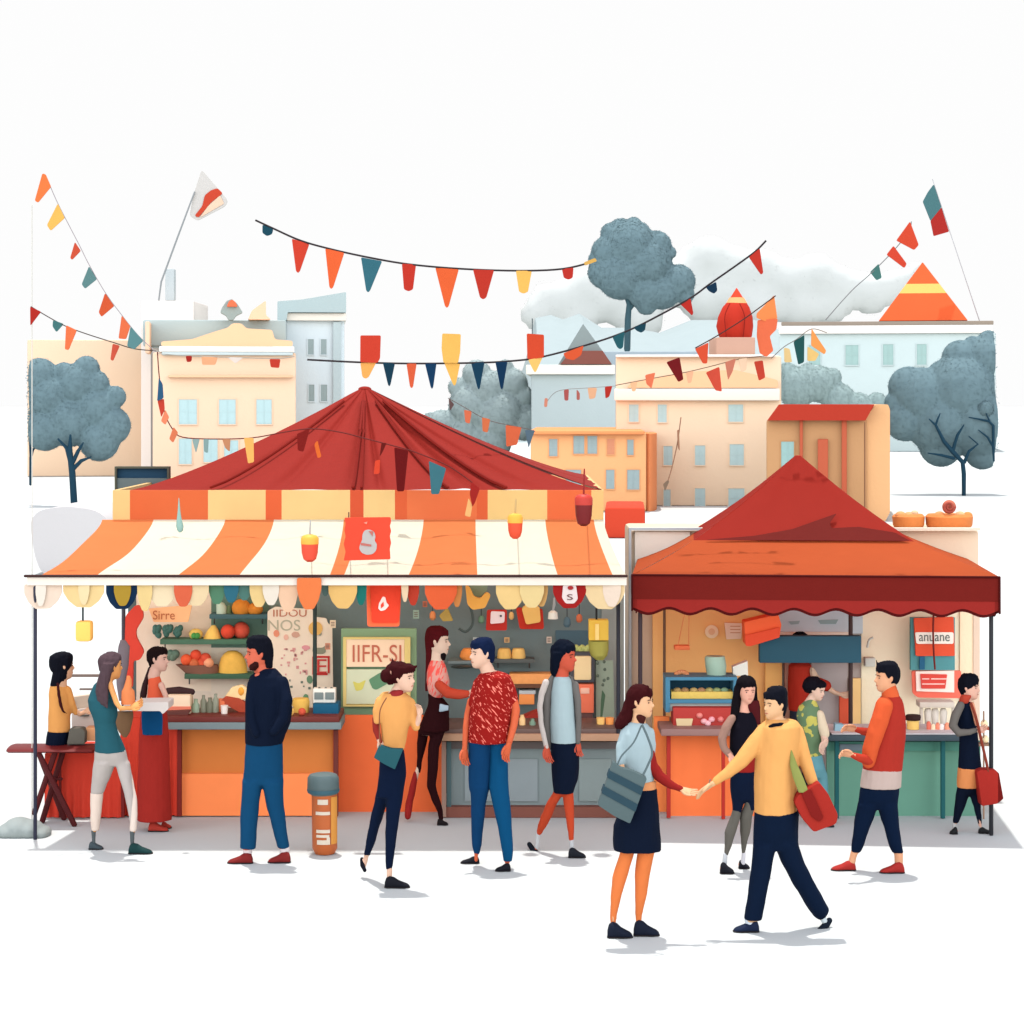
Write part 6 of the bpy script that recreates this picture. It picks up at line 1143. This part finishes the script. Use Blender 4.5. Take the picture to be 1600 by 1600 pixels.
def tq(u, v): # bag corner interpolation
    a = Vector((958, 1190)); b = Vector((1011, 1216)); c = Vector((986, 1288)); d = Vector((934, 1258)); q = (a.lerp(b, u)).lerp(d.lerp(c, u), v); return (q.x, q.y)
link('bag', prism([tq(0, 0), tq(.25, .06), tq(.6, 0), tq(1, 0), tq(1.0, .5), tq(.97, 1), tq(.5, 1.03), tq(0, 1), tq(0.02, .5)], YB9, .10, rnd=3), mat((98, 116, 118), 'cloth'), s, bevel=.015)
for v in (.3, .66): link('stripe', prism([tq(-.01, v-.09), tq(1.0, v-.09), tq(1.0, v+.07), tq(-.01, v+.07)], YB9-.006, .112, rnd=1), mat((54, 80, 92), 'cloth'), s)
link('strap', cordline([(1003, 1132), (1012, 1152), (1019, 1176), (1012, 1196), (1001, 1218)], YB9+.02, 1.8), mat((104, 122, 126), 'weave'), s); link('strap', cordline([(965, 1194), (972, 1180), (990, 1160), (1002, 1134)], YB9+.03, 1.4), mat((104, 122, 126), 'weave'), s)

# --- woman in black behind the handshake
p = Person('woman with straight black hair, black top and grey stockings', 1362, skin=(253, 186, 160), x=1160)
p.head(1167.5, 1062, 1099, 12, neck=(1163, 1112))
p.rows('hair', (20, 14, 20), [(1055, 1160, 1170), (1058, 1155, 1176), (1063, 1151, 1180), (1068, 1149, 1182)], cap=.085, core=False, kind='hair')
p.rows('hair', (20, 14, 20), [(1062, 1151, 1160), (1075, 1147, 1158), (1090, 1144, 1157.5), (1105, 1142, 1157), (1118, 1141, 1157), (1128, 1142, 1154)], cap=.085, core=False, kind='hair')
p.rows('hair', (20, 14, 20), [(1062, 1176, 1181), (1075, 1178, 1183), (1088, 1178, 1184), (1096, 1176, 1185)], cap=.07, core=False, kind='hair')
p.rows('scarf', (88, 26, 30), [(1094, 1164, 1186), (1105, 1165, 1188), (1118, 1171, 1189), (1132, 1176, 1189)], cap=.09, core=False)
p.rows('top', (20, 18, 30), [(1112, 1152, 1178), (1124, 1146, 1182), (1135, 1142, 1184), (1150, 1140, 1182), (1170, 1140, 1180), (1185, 1140, 1180)], cap=.12)
p.rows('belt', (168, 40, 36), [(1183, 1140, 1181), (1205, 1142, 1180)], cap=.125)
p.tube('sleeve', (176, 136, 120), [(1144, 1122, 6.6, -.04), (1134, 1138, 7.4, -.06), (1128, 1154, 7, -.07), (1131, 1168, 6.4, -.08), (1141, 1180, 5.6, -.1)]); p.hand(1141, 1180, 1149, 1194, dy=-.12, L=.13)
p.rows('strap', (202, 168, 156), [(1121, 1141, 1149), (1128, 1146, 1162), (1135, 1160, 1170)], cap=.125, dy=-.008, core=False)
p.rows('shorts', (12, 26, 52), [(1203, 1142, 1180), (1220, 1140, 1181), (1236, 1141, 1181), (1250, 1143, 1181)], cap=.13); p.rows('shorts', (12, 26, 52), [(1246, 1143, 1165), (1272, 1144.5, 1158)], cap=.1); p.rows('shorts', (12, 26, 52), [(1246, 1163, 1181), (1266, 1170, 1181)], cap=.1)
sg = (112, 108, 100)
p.rows('stocking', sg, [(1248, 1146, 1162), (1262, 1145, 1160), (1275, 1142, 1157), (1300, 1132, 1150), (1320, 1132, 1144), (1337, 1131.5, 1137)], cap=.08, dy=(0, 0)); p.rows('stocking#2', sg, [(1246, 1164, 1180), (1258, 1163, 1180), (1275, 1156, 1176), (1300, 1156, 1172), (1320, 1157.5, 1167), (1334, 1159, 1164)], cap=.08, dy=(0, .1))
p.tube('sock', (226, 230, 234), [(1133.5, 1334, 3.4, 0), (1131.5, 1352, 4, 0)]); p.tube('sock#2', (236, 234, 240), [(1162, 1332, 3.2, .1), (1161, 1349, 3.6, .1)])
p.shoe(BLK, 1125, 1147, 1365, 16, name='shoe#1'); p.shoe(BLK, 1154, 1171, 1357, 12, name='shoe#2'); p.done()

# --- walking man in yellow
p = Person('man in a yellow sweater striding left with his hand stretched out', 1456, skin=(253, 200, 150), x=1215)
p.head(1211, 1079, 1124, -58, neck=(1214, 1136))
p.rows('hair', BLK, [(1072, 1206, 1224), (1075, 1200, 1228), (1080, 1197, 1230), (1086, 1197, 1230.5), (1093, 1211, 1230), (1102, 1219, 1230), (1112, 1220, 1229), (1119, 1221, 1227)], cap=.085, core=False, kind='hair')
p.tube('collar', BLK, [(1202, 1137, 3.4, -.09), (1208, 1133, 3.4, -.12), (1220, 1132, 3.8, -.12), (1227, 1131, 3, -.08)], core=False)
sw = (253, 184, 108)
p.rows('sweater', sw, [(1123, 1202, 1230), (1127, 1194, 1246), (1134, 1187, 1251), (1150, 1183, 1252), (1180, 1180, 1248), (1220, 1178.5, 1246), (1250, 1178.5, 1245.5), (1270, 1178.5, 1245)], cap=.15)
p.tube('sweater', sw, [(1193, 1142, 12, -.02), (1180, 1162, 14, -.03), (1160, 1187, 12.5, -.05), (1138, 1207, 9, -.07), (1118, 1221, 6, -.08)]); p.tube('sweater', sw, [(1244, 1142, 11.5, 0), (1253, 1170, 11, -.02), (1262, 1200, 10, -.04), (1270, 1222, 9, -.06)])
p.hand(1114, 1224, 1082, 1246, dy=-.08, L=.175, roll=1.1, curl=.25); p.tube('skin', 0, [(1124, 1217, 4.5, -.08), (1112, 1226, 4.5, -.08)]); p.tube('watch_band', (152, 128, 116), [(1110, 1218, 1.6, -.11), (1106, 1228, 1.6, -.11)], core=False)
p.hand(1270, 1224, 1278, 1246, dy=-.04, L=.16)
nv = (10, 28, 54)
p.rows('trousers', nv, [(1266, 1178.5, 1249), (1300, 1177, 1247.6), (1328, 1176, 1247)], cap=.15)
p.rows('trousers', nv, [(1318, 1176, 1214), (1360, 1173, 1205), (1400, 1167.5, 1198), (1438, 1162.5, 1190)], cap=.11, dy=(0, 0)); p.rows('trousers', nv, [(1316, 1208, 1247), (1350, 1222, 1258), (1380, 1238, 1274), (1410, 1256, 1290), (1421, 1263, 1296), (1431, 1271, 1292), (1437, 1278, 1286)], cap=.11, dy=(0, .12))
p.rows('sock', (226, 236, 246), [(1433, 1163, 1178), (1447, 1165, 1180)], cap=.05); p.tube('sock#2', (222, 234, 238), [(1284, 1432, 5, .12), (1289, 1440, 5, .12)])
p.shoe((18, 34, 66), 1186, 1146, 1456, 17, name='shoe#1'); p.tube('shoe#2', (24, 34, 48), [(1296, 1438, 5, .14), (1291, 1445, 6, .12), (1281, 1453, 4.4, .1), (1275, 1457, 2.6, .08)]); p.done()
YB11 = G(1456)-.12
s = thing('shoulder_bag', 'red shoulder bag with green strap on the arm of the man in the yellow sweater', 'bag', tuple(W(1275, 1300, YB11)))
link('bag', prism([(1280, 1222), (1294, 1240), (1310, 1274), (1307, 1288), (1290, 1294), (1272, 1301), (1254, 1280), (1241, 1254), (1246, 1243)], YB11-.06, .13, rnd=5), mat((182, 50, 40), 'cloth'), s, bevel=.012)
link('flap', prism([(1252, 1240), (1267, 1232), (1287, 1278), (1280, 1285), (1268, 1276)], YB11-.075, .02, rnd=4), mat((140, 32, 28), 'cloth'), s, bevel=.004)
link('strap', loft([(W(x, y, YB11+d), Vector((M(w, YB11), 0, 0)), Vector((0, .012, 0))) for x, y, w, d in ((1236, 1172, 1, .0), (1240, 1195, 6, -.03), (1247, 1215, 8, -.05), (1256, 1238, 8, -.06))], 10), mat((156, 162, 88), 'cloth'), s)

# --- helper in green shirt
p = Person('stall helper in a green patterned shirt beside the green counter', 1290, skin=(253, 210, 186), x=1270)
p.head(1273, 1061, 1093, 50, tilt=14, neck=(1262, 1102))
p.rows('hair', (20, 16, 26), [(1057, 1264, 1277), (1060, 1259, 1281), (1066, 1255, 1283.5), (1073, 1253, 1283), (1079, 1256, 1276), (1083, 1260, 1268)], cap=.085, core=False, kind='hair')
gr = (118, 148, 110)
p.rows('shirt', gr, [(1090, 1262, 1274), (1096, 1256, 1276), (1104, 1248, 1280), (1118, 1244, 1283), (1132, 1247, 1285), (1150, 1252, 1284), (1168, 1256, 1284), (1182, 1258, 1284)], cap=.12, kind='camo')
p.tube('sleeve', (250, 228, 196), [(1281, 1116, 7, -.06), (1286, 1136, 8.4, -.08), (1289, 1148, 7.6, -.08)]); p.tube('skin', 0, [(1287, 1146, 5.4, -.08), (1289, 1158, 5.8, -.1), (1288, 1164, 5, -.12)]); p.hand(1289, 1158, 1282, 1174, dy=-.14, L=.14)
p.rows('jeans', (112, 170, 180), [(1178, 1258, 1284), (1200, 1259, 1290), (1215, 1260, 1293)], cap=.12); p.rows('jeans', (112, 170, 180), [(1208, 1262, 1278), (1250, 1264, 1277), (1283, 1265, 1275)], cap=.08); p.rows('jeans', (112, 170, 180), [(1208, 1275, 1293), (1250, 1283, 1295), (1283, 1287, 1296)], cap=.08)
p.shoe((40, 50, 60), 1266, 1284, 1289, 10, name='shoe#1'); p.shoe((40, 50, 60), 1286, 1303, 1292, 10, name='shoe#2'); p.done()
# --- helper in red whose head is behind the teal board
p = Person('helper in a red T-shirt with head hidden behind the teal board', 1252, Y=20.98, skin=(253, 214, 184), x=1255)
p.head(1250, 990, 1028, 40, neck=(1250, 1040))
p.rows('hair', BLK, [(987, 1244, 1256), (992, 1238, 1262), (1005, 1236, 1258), (1015, 1238, 1250)], cap=.085, core=False, kind='hair')
p.rows('t_shirt', (204, 60, 44), [(1034, 1238, 1262), (1040, 1232, 1268), (1064, 1231, 1268), (1088, 1231, 1268), (1110, 1232, 1267)], cap=.11)
p.tube('skin', 0, [(1262, 1044, 6.5, -.02), (1270, 1052, 6.2, -.04), (1274, 1060, 5, -.05)]); p.hand(1270, 1046, 1276, 1060, dy=-.08, L=.12)
p.tube('t_shirt', (204, 54, 46), [(1266, 1066, 8, -.02), (1280, 1068, 9.5, -.05), (1291, 1072, 9, -.08)]); p.tube('skin', 0, [(1292, 1074, 4.6, -.08), (1304, 1082, 4, -.1), (1314, 1085, 3.2, -.12)]); p.hand(1313, 1085, 1328, 1085, dy=-.12, L=.13)
p.rows('trousers', (60, 66, 84), [(1106, 1233, 1267), (1140, 1234, 1266)], cap=.11)
for a, b in ((1235, 1249), (1251, 1265)): p.rows('trousers', (60, 66, 84), [(1134, a, b), (1180, a+1, b-2), (1230, a+2, b-3)], cap=.07)
p.shoe(BLK, 1237, 1252, 1237, 8, dy=0, name='shoe#1'); p.shoe(BLK, 1253, 1268, 1237, 8, dy=-.05, name='shoe#2'); p.done()

# --- man in orange jumper
p = Person('man in an orange and red high neck jumper at the green counter', 1362, skin=(253, 184, 140), x=1378)
p.head(1386, 1037, 1081, -80, neck=(1389, 1088))
p.rows('hair', BLK, [(1033, 1380, 1398), (1037, 1370, 1402), (1043, 1369, 1404), (1050, 1371, 1404.6), (1056, 1381, 1404.6), (1063, 1392, 1404), (1070, 1393, 1401)], cap=.085, core=False, kind='hair')
p.tube('hair', BLK, [(1372, 1040, 2.6), (1369, 1032, .9)], core=False, kind='hair')
p.rows('collar', (240, 108, 62), [(1070, 1378, 1399), (1078, 1378, 1402), (1090, 1377, 1406)], cap=.085)
p.rows('jumper', (190, 56, 44), [(1087, 1378, 1405), (1092, 1374, 1409), (1100, 1369, 1412), (1120, 1364, 1415), (1145, 1358, 1415), (1170, 1351, 1413), (1190, 1348, 1411), (1204, 1348, 1410)], cap=.145)
oj = (238, 100, 56)
p.tube('sleeve', oj, [(1382, 1102, 14, -.09), (1375, 1125, 14, -.12), (1367, 1148, 13.5, -.13), (1360, 1170, 12.5, -.12), (1357, 1190, 11, -.1)], core=False)
p.tube('cuff', (206, 66, 46), [(1358, 1188, 8.5, -.12), (1344, 1184, 6.5, -.2), (1332, 1180, 4.6, -.24)]); p.hand(1332, 1180, 1316, 1176, dy=-.24, L=.15, curl=.9)
p.tube('cuff#2', (192, 62, 44), [(1366, 1146, 8, .05), (1350, 1143, 6, .1), (1338, 1140, 4.4, .12)]); p.hand(1338, 1140, 1322, 1137, dy=.12, L=.15)
p.rows('shirt_hem', (214, 190, 180), [(1200, 1347.5, 1409.5), (1215, 1345.5, 1409), (1230, 1344, 1408)], cap=.148)
p.rows('trousers', (8, 28, 56), [(1228, 1345, 1405), (1248, 1341, 1404), (1264, 1338, 1403)], cap=.14)
p.rows('trousers', (8, 28, 56), [(1256, 1339, 1373), (1290, 1334, 1360), (1320, 1330, 1350), (1332, 1330, 1344)], cap=.1, dy=(0, .05)); p.rows('trousers', (8, 28, 56), [(1256, 1369, 1403), (1290, 1380, 1405), (1320, 1388.5, 1410), (1333, 1394, 1412)], cap=.1, dy=(0, 0))
p.rows('skin', 0, [(1328, 1330, 1343), (1340, 1327, 1338), (1352, 1324, 1336)], cap=.05, dy=.05); p.rows('skin', 0, [(1330, 1397, 1411), (1356, 1398, 1411)], cap=.05)
p.shoe((186, 48, 42), 1337, 1299, 1360, 14, name='shoe#1'); p.shoe((186, 48, 42), 1413, 1375, 1364, 15, name='shoe#2'); p.done()

# --- small figure at the right
p = Person('short haired person in a navy coat by the right tent post', 1302, skin=(253, 196, 172), x=1513)
p.head(1514, 1056, 1093, 62, neck=(1508, 1102))
p.rows('hair', (14, 16, 28), [(1052.5, 1505, 1522), (1056, 1501, 1528), (1062, 1499, 1530), (1070, 1499, 1528), (1077, 1499.5, 1520), (1083, 1500, 1512), (1087, 1502, 1508)], cap=.085, core=False, kind='hair')
p.rows('scarf', (206, 78, 58), [(1085, 1502, 1520), (1092, 1499, 1516), (1099, 1498, 1513)], cap=.08, dy=-.03, core=False)
p.rows('coat', NAVY, [(1094, 1499, 1517), (1102, 1494, 1521), (1120, 1491, 1525), (1140, 1496, 1528), (1150, 1499, 1528), (1175, 1498, 1530), (1201, 1497, 1534)], cap=.125)
p.tube('sleeve', (120, 114, 108), [(1501, 1102, 6.4, -.1), (1493, 1118, 7.2, -.13), (1489, 1134, 7, -.14), (1498, 1145, 6.4, -.16), (1514, 1144, 5, -.17), (1525, 1141, 4, -.16)]); p.hand(1525, 1141, 1537, 1138, dy=-.16, L=.12)
p.tube('sleeve#2', (253, 176, 138), [(1519, 1100, 4, -.08), (1523, 1116, 3.6, -.1), (1526, 1132, 3, -.12)])
p.rows('hem', (253, 162, 98), [(1199, 1496.5, 1534), (1215, 1495.5, 1532), (1230, 1495.5, 1530)], cap=.13)
p.rows('trousers', (14, 24, 44), [(1228, 1496, 1530), (1240, 1494, 1530)], cap=.12); p.rows('trousers', (14, 24, 44), [(1236, 1494, 1516), (1260, 1491, 1508), (1286, 1488, 1498)], cap=.08, dy=(0, .05)); p.rows('trousers', (28, 28, 34), [(1236, 1512, 1530), (1260, 1521, 1533), (1290, 1528, 1535)], cap=.08, dy=(0, 0))
p.tube('sock', (214, 214, 212), [(1492, 1284, 3.2, .05), (1490, 1296, 3.2, .05)]); p.tube('sock#2', (214, 214, 212), [(1532, 1288, 3, 0), (1532, 1297, 3, 0)])
p.shoe((34, 36, 38), 1496, 1484, 1303, 10, name='shoe#1'); p.shoe((34, 36, 38), 1529, 1549, 1302, 9, name='shoe#2'); p.done()
YB15 = G(1302)-.2
s = thing('shoulder_bag', 'boxy red bag on a long strap beside the person in the navy coat', 'bag', tuple(W(1545, 1260, YB15)))
link('bag', prism([(1526, 1206), (1532, 1203), (1556, 1203), (1560, 1208), (1560, 1256), (1534, 1260)], YB15, .16, rnd=3), mat((184, 50, 42), 'cloth'), s, bevel=.012)
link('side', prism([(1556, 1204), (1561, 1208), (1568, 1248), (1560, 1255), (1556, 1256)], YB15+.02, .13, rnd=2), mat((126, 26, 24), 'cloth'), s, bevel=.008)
link('strap', cordline([(1517, 1098), (1526, 1125), (1534, 1160), (1541, 1190), (1544, 1206)], YB15+.01, 2.2), mat((150, 66, 50), 'cloth'), s)

# ================================================================ CAMERA, LIGHT
cam = bpy.data.objects.new('camera', bpy.data.cameras.new('camera')); COL.objects.link(cam); SC.camera = cam
cam.location = (0, 0, CH); cam.rotation_euler = (R(90), 0, 0); cam.data.sensor_width = 36; cam.data.sensor_fit = 'HORIZONTAL'; cam.data.lens = F/1600*36
cam.data.shift_y = -(800-HOR)/1600; cam.data.clip_end = 4000; cam.data.clip_start = .1
SE, SR = 79, 196   # elevation; the sun stands high behind the stalls, a little to the left
w = bpy.data.worlds.new('World'); SC.world = w; w.use_nodes = True; nt = w.node_tree; N = nt.nodes; L = nt.links
bgn = N['Background']; sky = N.new('ShaderNodeTexSky'); sky.sky_type = 'NISHITA'; sky.sun_disc = False; sky.sun_elevation = R(SE); sky.sun_rotation = R(-14); sky.air_density = 1; sky.dust_density = 4
tc = N.new('ShaderNodeTexCoord'); sp = N.new('ShaderNodeSeparateXYZ'); L.new(tc.outputs['Generated'], sp.inputs[0])
rp = N.new('ShaderNodeValToRGB'); L.new(sp.outputs['Z'], rp.inputs[0]); e = rp.color_ramp.elements
e[0].position = .28; e[0].color = (1, 1, 1, 1); e[1].position = .75; e[1].color = (.25, .25, .25, 1)
mx = N.new('ShaderNodeMix'); mx.data_type = 'RGBA'; L.new(rp.outputs[0], mx.inputs[0])
L.new(sky.outputs[0], mx.inputs[6]); mx.inputs[7].default_value = (SKYW, SKYW, SKYW*1.0, 1)   # milky overcast veil, thickest low down
mr = N.new('ShaderNodeMapRange'); L.new(sp.outputs['Y'], mr.inputs[0]); mr.inputs[1].default_value = .15; mr.inputs[2].default_value = -.75; mr.inputs[3].default_value = 1; mr.inputs[4].default_value = FRONT_FILL; mr.interpolation_type = 'SMOOTHSTEP'
vm = N.new('ShaderNodeVectorMath'); vm.operation = 'SCALE'; L.new(mx.outputs[2], vm.inputs[0]); L.new(mr.outputs[0], vm.inputs['Scale'])   # sky brightened behind the camera, added as fill for the stall interiors
L.new(vm.outputs[0], bgn.inputs['Color']); bgn.inputs['Strength'].default_value = .11
sl = bpy.data.lights.new('sun', 'SUN'); so = bpy.data.objects.new('sun', sl); COL.objects.link(so); sl.energy = SUNE; sl.angle = R(1.0); sl.color = (1, .97, .92)
az = R(-14); d = Vector((math.sin(az)*math.cos(R(SE)), math.cos(az)*math.cos(R(SE)), math.sin(R(SE)))); so.rotation_euler = d.to_track_quat('Z', 'Y').to_euler()
SC.render.engine = 'CYCLES'; SC.view_settings.view_transform = 'Standard'; SC.view_settings.look = 'None'; SC.view_settings.exposure = EXPO; SC.view_settings.gamma = 1
SC.cycles.max_bounces = 8; SC.cycles.diffuse_bounces = 5
SC.render.resolution_x = SC.render.resolution_y = 1024
